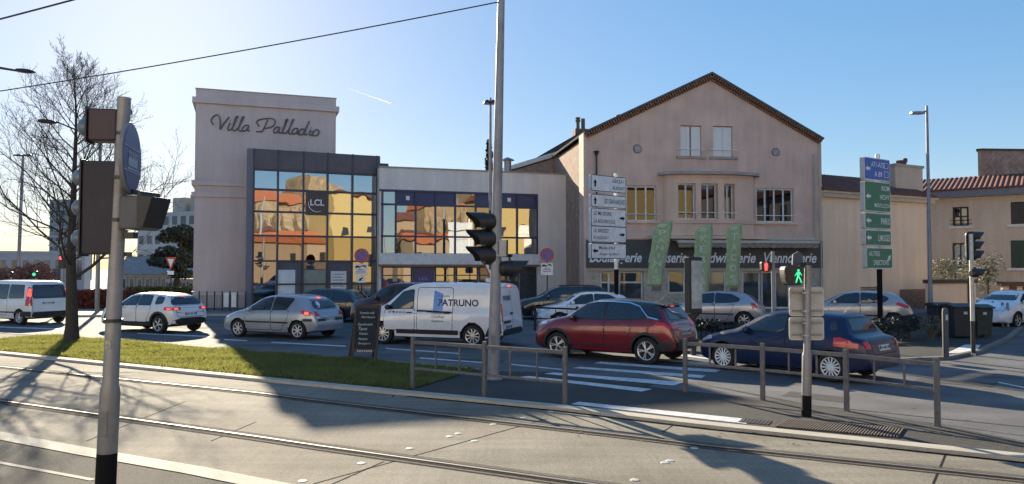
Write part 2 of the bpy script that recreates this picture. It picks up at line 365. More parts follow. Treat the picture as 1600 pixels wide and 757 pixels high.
# dead leaves and grit along the verge and its kerb
LV = []; LF = []
for k in range(520):
    e = rng.random()
    if e < .5: i = int(rng.integers(8, 11)); p = gp[i].lerp(gp[(i + 1) % 12], rng.random()) + Vector((rng.normal(0, .10), rng.normal(0, .10), 0)); z = .072
    elif e < .8: p = Vector((rng.uniform(-14, xs1), rng.uniform(ys0, ys1), 0)); z = .075
    else: p = G(rng.uniform(900, 1600), rng.uniform(615, 700)); z = .02
    if .5 <= e < .8 and not in_poly(p.x, p.y, gp): continue
    a = rng.uniform(0, 6.28); s = rng.uniform(.015, .04); u = Vector((math.cos(a), math.sin(a), rng.uniform(-.3, .3))) * s; v = Vector((-math.sin(a), math.cos(a), rng.uniform(-.2, .2))) * s * .6; q = Vector((p.x, p.y, z)); n0 = len(LV)
    LV += [tuple(q - u), tuple(q + v), tuple(q + u), tuple(q - v)]; LF.append((n0, n0 + 1, n0 + 2, n0 + 3))
lm_ = bpy.data.meshes.new('leaf_litter'); lm_.from_pydata(LV, [], LF); tag(put(lm_, 'leaf_litter', mat('dead_leaf', (.13, .075, .035), .9, 0, .4, 6)), 'dead brown leaves scattered over the verge and along its kerb', 'leaves', kind='stuff')
# footways
cpx = [(1040, 521), (1060, 552), (1150, 556), (1290, 562), (1400, 565.5), (1480, 562), (1535, 551), (1580, 530), (1600, 512), (1640, 497), (1500, 486), (1300, 500), (1100, 506)]
def raised(name, pts, h, m, km):
    mb = MB(); mb.prism([(p.x, p.y) for p in pts], -.02, h, plane='XY'); o = tag(mb.build(name, m), kind='structure')
    kb = MB(); c = Vector((sum(p.x for p in pts) / len(pts), sum(p.y for p in pts) / len(pts), 0))
    a = pts; n = len(a)
    inn = []
    for i in range(n):
        t = (a[(i + 1) % n] - a[i - 1]).normalized(); nr = Vector((-t.y, t.x, 0)); 
        if nr.dot(c - a[i]) < 0: nr = -nr
        inn.append(a[i] + nr * .16)
    vs = [(p.x, p.y, h + .006) for p in a] + [(p.x, p.y, h + .006) for p in inn] + [(p.x, p.y, h - .10) for p in a]
    # the kerb stones stand a little proud of the paving and of its edge
    out = [p + (p - q).normalized() * .012 for p, q in zip(a, inn)]
    vs = [(p.x, p.y, h + .006) for p in out] + [(p.x, p.y, h + .006) for p in inn] + [(p.x, p.y, -.02) for p in out]
    kb.add(vs, [(i, (i + 1) % n, n + (i + 1) % n, n + i) for i in range(n)] + [(i, (i + 1) % n, 2 * n + (i + 1) % n, 2 * n + i) for i in range(n)])
    tag(kb.build('kerb', km), kind='structure')
    return o
cpts = [G(*p) for p in cpx]
raised('corner_pavement', cpts, .07, asphalt2, mat('kerb_dark_granite', (0.16, 0.155, 0.15), 0.8, 0, 0.2, 40))
me_bed = [G(1085, 535, .07), G(1290, 541, .07), G(1440, 541, .07), G(1452, 527, .07), G(1420, 508, .07), G(1290, 512, .07), G(1100, 517, .07)]
sheet('planting_bed', [(p.x, p.y) for p in me_bed], .08, mat('bed_soil', (0.045, 0.035, 0.025), 0.95, 0, 0.4, 9, 0.6, 20))
quads('tactile_paving', [[(1479, 557), (1508, 543), (1532, 543.5), (1528, 551), (1500, 556.5)]], 0.084, white_paint)
raised('footway', [Vector(p) for p in ((-27, 36.6, 0), (-9.5, 39.0, 0), (-7.6, 36.4, 0), (4.5, 38.6, 0), (16.5, 38.4, 0), (18.5, 46, 0), (3, 47, 0), (-28, 47, 0))], .10, pave_m, granite)
# tactile brown grating by the pedestrian signal
gr = MB(); a0, a1, b1, b0 = G(1232, 657), G(1415, 672), G(1405, 686), G(1212, 669)
for k in range(40):
    t = k / 40; t2 = t + .012; p, q, p2, q2 = a0.lerp(a1, t), b0.lerp(b1, t), a0.lerp(a1, t2), b0.lerp(b1, t2)
    gr.add([(v.x, v.y, .03) for v in (p, q, q2, p2)] + [(v.x, v.y, .006) for v in (p, q, q2, p2)], [(0, 1, 2, 3), (0, 1, 5, 4), (1, 2, 6, 5), (2, 3, 7, 6), (3, 0, 4, 7)])
gb = MB(); gb.add([(v.x, v.y, .0085) for v in (a0, a1, b1, b0)], [(0, 1, 2, 3)])
t_ = thing('tactile_strip', 'worn brown ribbed warning strip set in the asphalt below the signal post', 'warning strip'); gb.build('strip_base', mat('strip_brown', (0.07, 0.048, 0.036), 0.9, 0, 0.3, 14), t_); gr.build('rib', mat('strip_rib', (0.11, 0.085, 0.068), 0.85, 0, 0.3, 20), t_)
def cover(px, py, w_, d_, label, ang):
    mb = MB(); p = G(px, py); mb.box((p.x, p.y, .009), (w_, d_, .012), 0, ang)
    for k in range(7): 
        t = (k - 3) * w_ / 8; mb.box((p.x + math.cos(ang) * t, p.y + math.sin(ang) * t, .017), (w_ * .05, d_ * .85, .006), 1, ang)
    tag(mb.build('drain_cover', [mat('cast_iron', (0.05, 0.045, 0.042), 0.7, .3), mat('cast_iron_worn', (0.09, 0.085, 0.08), 0.5, .5)]), label, 'drain cover')
cover(1180, 660, .45, .35, 'dark iron cover at the end of the wide white crossing bar', TA)
cover(985, 601, .8, .35, 'ribbed iron drain grate between the zebra stripes', TA)

# ------------------------------------------------------------------ buildings
render_pink = mat('render_pink', (0.66, 0.475, 0.395), 0.9, 0, 0.05, 9, 0.15, 50, big=(0.8, 0.17))
render_pink2 = mat('render_pink_warm', (0.70, 0.50, 0.39), 0.9, 0, 0.05, 9, 0.1, 50, big=(0.8, 0.08))
render_white = mat('render_white', (0.72, 0.69, 0.655), 0.9, 0, 0.05, 7, 0.1, 40, big=(0.7, 0.08))
render_lilac = mat('render_tower', (0.56, 0.485, 0.48), 0.9, 0, 0.06, 8, 0.1, 40, big=(0.35, 0.10))
render_beige = mat('render_beige', (0.84, 0.63, 0.455), 0.9, 0, 0.05, 6, 0.1, 40, big=(0.5, 0.08))
render_brown = mat('render_rough_brown', (0.34, 0.24, 0.19), 0.95, 0, 0.3, 5, 0.5, 14, big=(1.5, 0.2))
render_taupe = mat('render_taupe', (0.54, 0.44, 0.35), 0.9, 0, 0.08, 6, 0.1, 40, big=(0.5, 0.1))
tile_red = mat('roof_tile_red', (0.18, 0.068, 0.048), 0.85, 0, 0.35, 7, big=(0.6, 0.25))
tile_orange = mat('roof_tile_orange', (0.48, 0.15, 0.06), 0.85, 0, 0.3, 3)
roof_dark = mat('roof_dark', (0.055, 0.05, 0.055), 0.8, 0, 0.3, 4)
concrete = mat('concrete_trim', (0.36, 0.33, 0.31), 0.85, 0, 0.1, 8, big=(1.5, 0.2))
bank_frame = mat('bank_frame', (0.05, 0.05, 0.075), 0.4, 0.2)
blue_frame = mat('facade_blue_frame', (0.030, 0.040, 0.10), 0.4, 0.2)
spandrel = mat('facade_spandrel', (0.085, 0.08, 0.105), 0.35, 0.3, big=(0.8, 0.1))
mirror_a = mirror_glass('mirror_glass', (0.42, 0.45, 0.48), 0.11, 0.8)
mirror_b = mirror_glass('mirror_glass_flat', (0.27, 0.265, 0.255), 0.03, 0.5)
clear_glass = mat('shop_glass', (0.05, 0.06, 0.065), 0.03, 0, 0.3, 1.2, spec=1.0)

for m_, a_ in ((render_pink, .075), (render_pink2, .05), (render_white, .065), (render_lilac, .06), (render_beige, .055), (render_taupe, .07), (render_brown, .12)): streak(m_, 0, (2.6, 2.6, .22), a_)
class Facade:
    def __init__(s, px0, Y0, px1, Y1):
        a, b = A(px0, 420, Y0), A(px1, 420, Y1); s.p = Vector((a.x, a.y, 0)); d = Vector((b.x - a.x, b.y - a.y, 0)); s.w = d.length; s.d = d.normalized(); s.n = Vector((-s.d.y, s.d.x, 0)); s.ang = math.atan2(s.d.y, s.d.x)
    def uz(s, px, py, v=0.0):
        r = ray(px, py); o = Vector((0, 0, CAM_H)); t = (s.p + s.n * v - o).dot(s.n) / r.dot(s.n); h = o + r * t
        return (h - s.p).dot(s.d), h.z
    def u(s, px, v=0.0): return s.uz(px, 420, v)[0]
    def mirror(s, px, py, Yt):
        r = ray(px, py); o = Vector((0, 0, CAM_H)); t = (s.p - o).dot(s.n) / r.dot(s.n); h = o + r * t
        q = r - s.n * 2 * r.dot(s.n); t2 = (Yt - h.y) / q.y
        return h + q * t2
def wall(parent, poly, v0, v1, holes, m, name='wall'):
    mb = MB(); mb.prism(poly, v0, v1); me = mb.mesh(name)
    if holes:
        c = MB()
        for h in holes:
            if isinstance(h[0], (int, float)): c.prism([(h[0], h[2]), (h[1], h[2]), (h[1], h[3]), (h[0], h[3])], v0 - .5, v0 + .22)
            else: c.prism(h, v0 - .5, v0 + .22)
        me = cut(me, c)
    return put(me, name, m, parent)
def window(parent, x0, x1, z0, z1, v, nm=1, nt=0, fm=None, gm=None, t=.07, name='window', split=None):
    fm = fm or white_frame; gm = gm or window_dark; mb = MB(); f = .055
    mb.b2(x0, x1, v, v + f, z0, z0 + t); mb.b2(x0, x1, v, v + f, z1 - t, z1); mb.b2(x0, x0 + t, v, v + f, z0 + t, z1 - t); mb.b2(x1 - t, x1, v, v + f, z0 + t, z1 - t)
    for k in range(1, nm):
        c = x0 + (x1 - x0) * k / nm; mb.b2(c - t * .6, c + t * .6, v + .003, v + f - .003, z0 + t, z1 - t)
    for k in range(1, nt + 1):
        c = (z0 + (z1 - z0) * k / (nt + 1)) if split is None else split
        mb.b2(x0 + t, x1 - t, v + .006, v + f - .006, c - t * .5, c + t * .5)
    w_ = mb.build(name, fm, parent); g = MB(); g.b2(x0 + t * .5, x1 - t * .5, v + f * .6, v + f * .6 + .02, z0 + t * .5, z1 - t * .5); g.build('pane', gm, w_)
    return w_
def place(F, name, label, cat): return thing(name, label, cat, F.p, F.ang)

# --- tower with the script lettering
T = Facade(302, 42.6, 523, 45.2); tw = place(T, 'apartment_tower', 'tall blank lilac-grey building with looping script lettering near its top', 'building')
H = T.uz(306, 139)[1]; W_ = T.w
mb = MB(); mb.b2(0, W_, 0, 11, .9, H); mb.build('wall', render_lilac, tw)
mb = MB(); mb.b2(-.02, W_ + .02, -.03, 11.02, 0, .9); mb.build('plinth', mat('plinth_blue_grey', (0.15, 0.16, 0.20), 0.8), tw)
z = T.uz(306, 158)[1]; mb = MB(); mb.b2(-.18, W_ + .18, -.18, 11.1, z - .12, z + .22); mb.build('cornice', render_lilac, tw, bevel=.03)
for py in (286, 304): z = T.uz(304, py)[1]; mb = MB(); mb.b2(-.16, W_ * .6, -.14, 11.05, z - .14, z + .14); mb.build('string_course', render_lilac, tw, bevel=.03)
mb = MB(); mb.b2(-.03, W_ + .03, -.03, 11.03, H, H + .06); mb.build('coping', concrete, tw)
Z = [[(185, 462), (168, 448), (164, 425), (175, 400), (200, 382), (222, 384), (236, 410), (240, 450), (237, 500), (262, 465), (290, 425), (314, 398)],
     [(322, 446), (306, 480), (302, 500), (316, 508), (335, 496), (360, 450), (380, 405), (388, 393), (374, 394), (362, 420), (345, 480), (343, 504), (360, 512), (385, 495), (412, 450), (434, 410), (441, 398), (427, 398), (415, 425), (394, 490), (393, 508), (408, 516), (430, 506)],
     [(480, 470), (455, 466), (432, 485), (424, 506), (434, 518), (455, 508), (474, 484), (480, 470), (470, 500), (474, 516), (490, 512)],
     [(540, 518), (572, 521), (595, 514), (612, 480), (640, 420)], [(571, 478), (552, 455), (546, 436), (570, 420), (630, 410), (680, 412), (700, 428), (696, 458), (672, 480), (640, 490), (608, 492)],
     [(742, 485), (716, 482), (694, 500), (688, 520), (700, 530), (720, 522), (738, 498), (742, 485), (733, 515), (740, 532), (762, 522), (785, 475), (802, 430), (808, 418), (796, 420), (786, 445), (766, 508), (766, 528), (782, 536), (806, 518), (835, 470), (854, 430), (861, 419), (849, 421), (838, 450), (818, 514), (818, 534), (834, 541), (852, 530)],
     [(896, 496), (870, 492), (850, 510), (845, 532), (858, 542), (878, 532), (892, 508), (896, 496), (888, 526), (895, 542), (912, 538)],
     [(952, 503), (926, 498), (908, 516), (904, 538), (918, 547), (938, 536), (951, 510), (972, 470), (991, 432), (968, 485), (949, 530), (954, 546), (972, 543)],
     [(1003, 505), (988, 535), (990, 548), (1008, 548), (1020, 530), (1040, 508), (1058, 504), (1072, 516), (1066, 540), (1044, 554), (1020, 550), (1014, 535), (1025, 515)], [(320, 428), (325, 431)], [(1005, 486), (1009, 489)]]
def catmull(P, k=5):
    out = []
    for i in range(len(P) - 1):
        p0, p1, p2, p3 = P[max(i - 1, 0)], P[i], P[i + 1], P[min(i + 2, len(P) - 1)]
        for j in range(k):
            t = j / k; out.append(tuple(.5 * (2 * b + (c - a) * t + (2 * a - 5 * b + 4 * c - d) * t * t + (3 * b - a - 3 * c + d) * t ** 3) for a, b, c, d in zip(p0, p1, p2, p3)))
    return out + [P[-1]]
mb = MB()
for st in Z:
    pts = []
    for (zx, zy) in catmull([tuple(map(float, p)) for p in st]):
        uu, zz = T.uz(300 + zx / 5.408, 110 + zy / 5.408); pts.append((uu, -.045, zz))
    mb.tube(pts, .043, 6)
mb.build('lettering', mat('letter_metal', (0.15, 0.13, 0.15), 0.5, .3), tw, True)

# --- glass bank front
B = Facade(388, 41.4, 593, 44.3); bk = place(B, 'bank_building', 'mirror-glass bank front in a dark frame, reflecting a stone church and orange roofs', 'building')
H = B.uz(388, 232)[1]; W_ = B.w
zr = [B.uz(388, py)[1] for py in (264, 295, 330, 368, 408, 445, 487)]; zr[-1] = 0
ur = [B.u(px) for px in (395, 433, 473, 511, 550, 588)]
mb = MB(); mb.b2(0.02, W_ - .02, .22, 9, 0, H - .06); mb.build('wall', spandrel, bk)
mb = MB(); mb.b2(0, W_, -.02, .2, zr[0] + .06, H); mb.build('parapet_panel', spandrel, bk)
mb = MB()
for u in ur: mb.b2(u - .05, u + .05, -.05, .19, 0, H + .015)
for z in zr[:-1]: mb.b2(ur[0] + .05, ur[-1] - .05, -.04, .185, z - .05, z + .05)
mb.build('frame', bank_frame, bk)
mb = MB(); mb.b2(-.12, ur[0] - .055, -.03, .4, 0, H); mb.build('corner_pier', mat('pier_grey_blue', (0.14, 0.15, 0.20), 0.6), bk); mb = MB(); mb.b2(ur[-1] + .055, W_ + .5, -.01, .5, 0, B.uz(592, 246)[1] - .35); mb.build('corner_pier', bank_frame, bk)
rr = random.Random(5)
for i in range(6):
    for j in range(5):
        x0, x1, z1, z0 = ur[j] + .05, ur[j + 1] - .05, zr[i] - .05, zr[i + 1] + .05
        if i >= 4 and j in (1, 2, 3): continue
        mb = MB(); t = rr.uniform(-.004, .004); t2 = rr.uniform(-.003, .003)
        mb.add([(x0, .10 + t, z0), (x1, .10 - t, z0), (x1, .10 - t + t2, z1), (x0, .10 + t + t2, z1), (x0, .17, z0), (x1, .17, z0), (x1, .17, z1), (x0, .17, z1)], [(0, 1, 2, 3), (7, 6, 5, 4), (0, 4, 5, 1), (1, 5, 6, 2), (2, 6, 7, 3), (3, 7, 4, 0)])
        mb.build('glass_panel', mirror_a if i < 3 else mirror_b, bk)
for j in (1, 3):                                   # doors with posters
    mb = MB(); mb.b2(ur[j] + .06, ur[j + 1] - .06, .02, .16, 0.02, zr[4] - .06); d = mb.build('door', mat('door_blue_grey', (0.075, 0.08, 0.115), 0.5), bk)
    a, b = B.uz(434 if j == 1 else 517, 422 if j == 1 else 424); c, e = B.uz(461 if j == 1 else 541, 451 if j == 1 else 454)
    mb = MB(); mb.b2(a, c, -.005, .018, e - .6, b); p = mb.build('poster', mat('poster_pale' if j == 1 else 'poster_white', (0.62, 0.68, 0.72) if j == 1 else (0.66, 0.67, 0.68), 0.5, 0, .1, 3), d)
    if j == 3:
        mb = MB()
        for k in range(5): mb.b2(a + .12, c - .12 - .1 * (k % 2), -.009, -.006, b - .2 - k * .17, b - .15 - k * .17)
        mb.build('poster_print', mat('print_grey', (0.25, 0.25, 0.27), .6), p)
mb = MB(); mb.b2(ur[2] + .06, ur[3] - .06, .03, .15, 0.02, zr[4] - .5); mb.build('entrance_panel', mat('frosted_panel', (0.22, 0.26, 0.25), 0.35), bk)
mb = MB(); mb.b2(ur[2] + .06, ur[3] - .06, .03, .15, zr[4] - .46, zr[4] - .06); mb.build('fanlight', clear_glass, bk)
# logo panel on the glass
(a, b), (c, e) = B.uz(478, 297), B.uz(512, 337)
mb = MB(); mb.b2(a, c, -.02, .06, e, b); lp = mb.build('logo_panel', mat('logo_dark', (0.035, 0.035, 0.045), 0.3), bk)
text('LCL', (a + c) / 2 + .02, -.026, (b + e) / 2 - .17, white_ink, lp, width=.78, height=.36, align='CENTER', bold=.02)
mb = MB(); mb.tube([((a + c) / 2 + .47 * math.cos(t), -.03, (b + e) / 2 - .05 + .47 * math.sin(t)) for t in np.linspace(R(165), R(300), 16)], [.012 + .012 * math.sin(math.pi * k / 15) for k in range(16)], 6); mb.build('logo_ring', white_ink, lp)
mb = MB(); u = B.u(560); mb.tube([(u, 4, H), (u, 4, H + .6)], .02, 6); mb.tube([(u - .3, 4, H + .55), (u + .3, 4, H + .55)], .015, 6); mb.build('roof_aerial', dark_metal, bk)
mb = MB(); mb.b2(W_ * .62, W_ + .4, 3, 9, H - .3, H + .45); mb.build('roof_plant_room', concrete, bk)

# --- low white annex

C = Facade(592, 43.4, 908, 47.3); an = place(C, 'white_annex', 'low white building with a band of blue-framed mirror windows over a shop front', 'building')
H = C.uz(592, 262)[1]; W_ = C.w; X = [C.u(p) for p in (592, 618, 649, 680, 711, 743, 776, 808, 839)]
zt, zh, zm, zs = (C.uz(592, p)[1] for p in (299, 319, 369, 396)); zb = C.uz(592, 414)[1]
wall(an, [(0, 0), (W_, 0), (W_, H), (0, H)], 0, 9, [(X[0] + .12, X[-1], .02, zb - .0), (X[0] + .12, X[-1], zs, zt)], render_white)
mb = MB(); mb.b2(-.04, W_, -.06, 9, H, H + .09); mb.build('coping', concrete, an)
mb = MB()
for x in X: mb.b2(x - .055 + (.18 if x == X[0] else 0), x + .055 + (.12 if x == X[0] else 0), -.05, .16, zs + .0, zt + .04)
mb.b2(X[0], X[-1] + .06, -.05, .155, zt, zt + .12); mb.b2(X[0] + .1, X[-1], -.04, .15, zm - .05, zm + .05); mb.b2(X[0] + .1, X[-1], -.04, .15, zh - .05, zh + .05); mb.build('window_frame', blue_frame, an)
for k in range(8):
    if k not in (0, 4): mb = MB(); mb.b2(X[k] + .06, X[k + 1] - .06, .04, .14, zh + .05, zt); mb.build('header_panel', mat('header_blue', (0.03, 0.045, 0.13), 0.35, .2), an)
rr = random.Random(8)
def pane(x0, x1, z0, z1, gm, par):
    mb = MB(); t = .035 + rr.uniform(-.004, .004); t2 = rr.uniform(-.004, .004)
    mb.add([(x0, .08 + t, z0), (x1, .08 - t, z0), (x1, .08 - t + t2, z1), (x0, .08 + t + t2, z1), (x0, .15, z0), (x1, .15, z0), (x1, .15, z1), (x0, .15, z1)], [(0, 1, 2, 3), (7, 6, 5, 4), (0, 4, 5, 1), (1, 5, 6, 2), (2, 6, 7, 3), (3, 7, 4, 0)])
    return mb.build('window_pane', gm, par)
mirror_c = mirror_glass('mirror_glass_annex', (0.38, 0.39, 0.39), 0.09, 0.8)
for k in range(8):
    x0, x1 = X[k] + (.26 if k == 0 else .06), X[k + 1] - .06
    pane(x0, x1, zs + .02, zm - .05, mirror_c, an); pane(x0, x1, zm + .05, zh - .05, mirror_c, an)
    if k in (0, 4): pane(x0, x1, zh + .05, zt, mirror_c, an)
mb = MB(); mb.b2(-.05, X[-1] + .05, -.42, -.005, zb + .02, zs - .02); mb.build('white_band', mat('band_white', (0.66, 0.67, 0.69), 0.5, big=(1, .08)), an)
mb = MB(); mb.b2(-.05, X[-1] + .05, -.40, -.006, zb - .10, zb + .017); mb.build('band_trim', mat('band_brown', (0.22, 0.13, 0.06), 0.5), an)
for px in (637, 748): 
    u, z = C.uz(px + (0 if px < 700 else 47), 310 if px < 700 else 313); mb = MB(); mb.b2(u - .1, u + .1, -.1, .035, z - .12, z + .12); mb.build('alarm_box', white_metal, an)
sx = [C.u(p) for p in (592, 645, 679, 712, 748, 780, 812, 839)]
for k in range(7):
    x0, x1 = sx[k] + (.2 if k == 0 else .05), sx[k + 1] - .05
    if k == 1:
        mb = MB(); mb.b2(x0, x1, .02, .12, .02, zb - .12); pp = mb.build('shop_panel', mat('panel_purple', (0.075, 0.06, 0.16), 0.4), an); text('LCL', (x0 + x1) / 2, .012, zb - .9, mat('letter_lilac', (0.3, 0.3, 0.45), .5), pp, width=.55, height=.17, align='CENTER', bold=.01)
    else: window(an, x0, x1, .02, zb - .12, .03, 1, 1, blue_frame, mirror_b if k in (0, 2, 3) else clear_glass, .06, 'shop_window', zb - .62)
# wall boxes and pipe on the annex
mb = MB(); u, z = C.uz(900, 388); mb.b2(u - .09, u + .09, -.12, 0.0, z - .1, z + .12); mb.build('meter_box', sign_back, an); mb = MB(); mb.b2(u - .08, u + .08, -.1, 0.0, z - .75, z - .35); mb.build('meter_box', sign_back, an)
mb = MB(); u, z = C.uz(793, 262, 2.2); mb.lathe([(.26, H - .3), (.24, z + .15), (.24, z + .4)], 18, (u, 2.2, 0)); mb.lathe([(.45, z + .45), (.40, z + .5), (.03, z + .66)], 18, (u, 2.2, 0), mi=0)
for k in range(6): a = k * math.pi / 3; mb.tube([(u + .22 * math.cos(a), 2.2 + .22 * math.sin(a), z + .38), (u + .22 * math.cos(a), 2.2 + .22 * math.sin(a), z + .48)], .02, 4)
fl = mb.build('flue', mat('galvanised_flue', (0.22, 0.24, 0.27), 0.4, .5), an, True)
# --- lean-to wing behind the annex
D = Facade(786, 50, 918, 51); wg = place(D, 'rear_wing', 'rough brown side wing with a sloping white-edged roof rising behind the low white building', 'building')
(a, az), (b, bz) = D.uz(788, 266), D.uz(917, 224)
wall(wg, [(a, 0), (b, 0), (b, bz - .35), (a, az - .2)], 0, 9, [], render_brown)
mb = MB(); mb.prism([(a - .3, az - .22), (b, bz - .3), (b, bz + .05), (a - .3, az + .05)], -.25, .1); mb.build('verge_board', mat('verge_white', (0.60, 0.58, 0.54), 0.7), wg)
(c, cz), (e, ez) = D.uz(832, 250, 4), D.uz(915, 202, 4)
mb = MB(); mb.prism([(a - .3, az - .2), (b, bz - .3), (b, bz - .04), (a - .3, az + .03)], .11, 3.9, 0); mb.prism([(c - 2, cz - 1.2), (e, cz - 1), (e, ez), (c, cz), (c - 2, cz - 1.0)], 4, 9.5); mb.build('roof', roof_dark, wg)
ch = MB(); u, z = D.uz(907, 206, 5); ch.b2(u - .5, u + .5, 4.6, 5.4, z - 2, z + .15); co_ = ch.build('chimney', mat('chimney_brick', (0.16, 0.10, 0.085), 0.9, 0, .3, 14), wg)
for px, top_ in ((903, 184), (911, 186)):
    u, z = D.uz(px, 206, 5); z2 = D.uz(px, top_, 5)[1]; mb = MB(); r0 = .13 if px == 903 else .16; mb.lathe([(r0, z), (r0, z2 - .35), (r0 * 1.5, z2 - .3), (r0 * 1.5, z2 - .18), (r0, z2 - .14), (r0 * 1.6, z2 - .05), (r0 * 1.4, z2)] if px == 903 else [(r0, z), (r0 * .95, z2)], 12, (u, 5, 0)); mb.build('chimney_pot', mat('pot_clay', (0.13, 0.10, 0.085), 0.85), co_, True)

# --- gabled house with the shops
Hs = Facade(918, 41.6, 1281, 43.6); hs = place(Hs, 'gabled_house', 'pink rendered house with a tiled gable, bowed bay and bakery shop at street level', 'building')
W_ = Hs.w; zl, zr_ = Hs.uz(921, 216)[1], Hs.uz(1280, 219)[1]; zE = (zl + zr_) / 2; ua, za = Hs.uz(1110, 121)
def rect(x0, y0, x1, y1): 
    (a, b), (c, d) = Hs.uz(x0, y0), Hs.uz(x1, y1); return (a, c, min(b, d), max(b, d))
top1 = rect(1063, 196, 1096, 245); top2 = rect(1114, 197, 1145, 246)
fl = rect(978, 290, 1026, 346); fr = rect(1181, 294, 1240, 348)
c1, c2 = Hs.uz(996, 233), Hs.uz(1212, 238); rd = .25
shop_t = Hs.uz(1000, 419)[1]
ws = [rect(938, 421, 966, 480), rect(966, 425, 1006, 500), rect(1044, 424, 1072, 480), rect(1105, 427, 1136, 480), rect(1160, 426, 1190, 500), rect(1190, 426, 1236, 500)]
ws = [(a, b, (.12 if k in (1, 4, 5) else 1.0), shop_t - .18) for k, (a, b, c, d) in enumerate(ws)]
wall(hs, [(0, shop_t), (W_, shop_t), (W_, zE), (ua, za), (0, zE)], 0, .4, [top1, top2, fl, fr, ellipse(c1[0], c1[1], rd, rd, 20), ellipse(c2[0], c2[1], rd, rd, 20)], render_pink)
wall(hs, [(0, 0), (W_, 0), (W_, shop_t - .002), (0, shop_t - .002)], .02, .42, ws, mat('shop_stone_cladding', (0.50, 0.42, 0.34), 0.8, 0, .25, 5, .3, 8, big=(2, .15)), 'shop_front')
mb = MB(); mb.prism([(0.002, 0), (W_ - .002, 0), (W_ - .002, zE - .02), (ua, za - .02), (0.002, zE - .02)], .43, 12); mb.build('rear_wall', render_brown, hs)
# roof slopes with tiled verge
for s, (u0, z0) in ((0, (-.15, zE)), (1, (W_ + .15, zE))):
    mb = MB(); d = Vector((ua - u0, za - z0)).normalized(); nr = Vector((-d.y, d.x)) * (1 if s == 0 else -1)
    P0 = Vector((u0, z0)); P1 = Vector((ua, za)); mb.prism([tuple(P0 + nr * .12), tuple(P1 + Vector((0, .14))), tuple(P1 + Vector((0, .26))), tuple(P0 + nr * .22)], -.28, 12.1); rf = mb.build('roof', mat('roof_slate_grey', (0.10, 0.095, 0.10), 0.8, 0, .2, 5), hs)
    mb = MB(); Lg = (P1 - P0).length; nT = int(Lg / .155)
    for k in range(nT):
        p = P0 + d * (k + .5) * Lg / nT
        mb.box((p.x + nr.x * .02, -.14, p.y + nr.y * .02), (.075, .27, .17), k % 2, 0, -math.atan2(d.y, d.x)); q = p - nr * .13
        mb.box((q.x + d.x * .05, -.08, q.y + d.y * .05), (.08, .15, .10), (k + 1) % 2, 0, -math.atan2(d.y, d.x))
    mb.build('verge_tiles', [mat('verge_tile_brown', (0.26, 0.13, 0.08), 0.85, 0, .2, 8), mat('verge_tile_cream', (0.80, 0.66, 0.50), 0.85, 0, .2, 8)], rf)
u, z = Hs.uz(967, 190, 2.5); cm_ = MB(); cm_.b2(u - .3, u + .3, 2.2, 2.9, z - 1.5, z); cm = cm_.build('chimney', MATS['chimney_brick'], hs); mb = MB(); mb.lathe([(.13, z), (.13, z + .2), (.2, z + .25), (.2, z + .32), (.05, z + .42)], 12, (u, 2.55, 0)); mb.build('chimney_pot', dark_metal, cm, True)
# attic shutters
for k, (x0, x1, z0, z1) in enumerate((top1, top2)):
    xm = (x0 + x1) / 2; sm = mat('shutter_white', (0.76, 0.74, 0.71), 0.6, 0, .05, 8)
    for j, (a, b) in enumerate(((x0 + .02, xm - (.05 if k == 0 else .008)), (xm + (.05 if k == 0 else .008), x1 - .02))):
        mb = MB(); n = 3 if (j == 0 and k == 0) else 1
        for q in range(n):
            aa, bb = a + (b - a) * q / n, a + (b - a) * (q + 1) / n
            mb.b2(aa + .004, bb - .004, .10 + .03 * (q % 2), .14 + .03 * (q % 2), z0 + .03, z1 - .05)
        for q in range(4): mb.b2(a + (b - a) * (q + .3) / 4, a + (b - a) * (q + .55) / 4, .094, .0985, z1 - .5, z1 - .14, 1)
        mb.build('shutter', [sm, mat('shutter_slot', (0.35, 0.33, 0.31), .7)], hs)
    mb = MB(); mb.b2(x0 - .25, x1 + .25, -.14, .12, z0 - .14, z0); mb.build('window_sill', concrete, hs, bevel=.01); mb = MB(); mb.tube([(x0 - .25, -.06, z0 + .40), (x1 + .25, -.06, z0 + .40)], .028, 6); mb.build('guard_bar', white_metal, hs)
for (x, z) in (c1, c2):
    mb = MB(); mb.lathe([(rd - .002, -.03), (rd - .06, -.03), (rd - .06, .1), (rd - .002, .1)], 20, (x, 0, z), 'Y'); rg = mb.build('round_window', concrete, hs, True); mb = MB(); mb.lathe([(rd - .05, .08), (rd - .05, .12)], 20, (x, 0, z), 'Y'); mb.build('pane', window_dark, rg)
glass_refl = mirror_glass('window_mirror_dark', (0.075, 0.078, 0.085), 0.03, 0.8)
for (x0, x1, z0, z1) in (fl, fr):
    window(hs, x0 + .02, x1 - .02, z0, z1 - .02, .10, 3 if x1 - x0 < 1.9 else 4, 0, None, glass_refl, .075)
    mb = MB(); mb.b2(x0 - .2, x1 + .2, -.16, .1, z0 - .13, z0 - .003); mb.build('window_sill', render_pink2, hs, bevel=.01); mb = MB(); mb.tube([(x0 - .15, -.06, z0 + .38), (x1 + .2, -.06, z0 + .38)], .026, 6); mb.build('guard_bar', white_metal, hs)
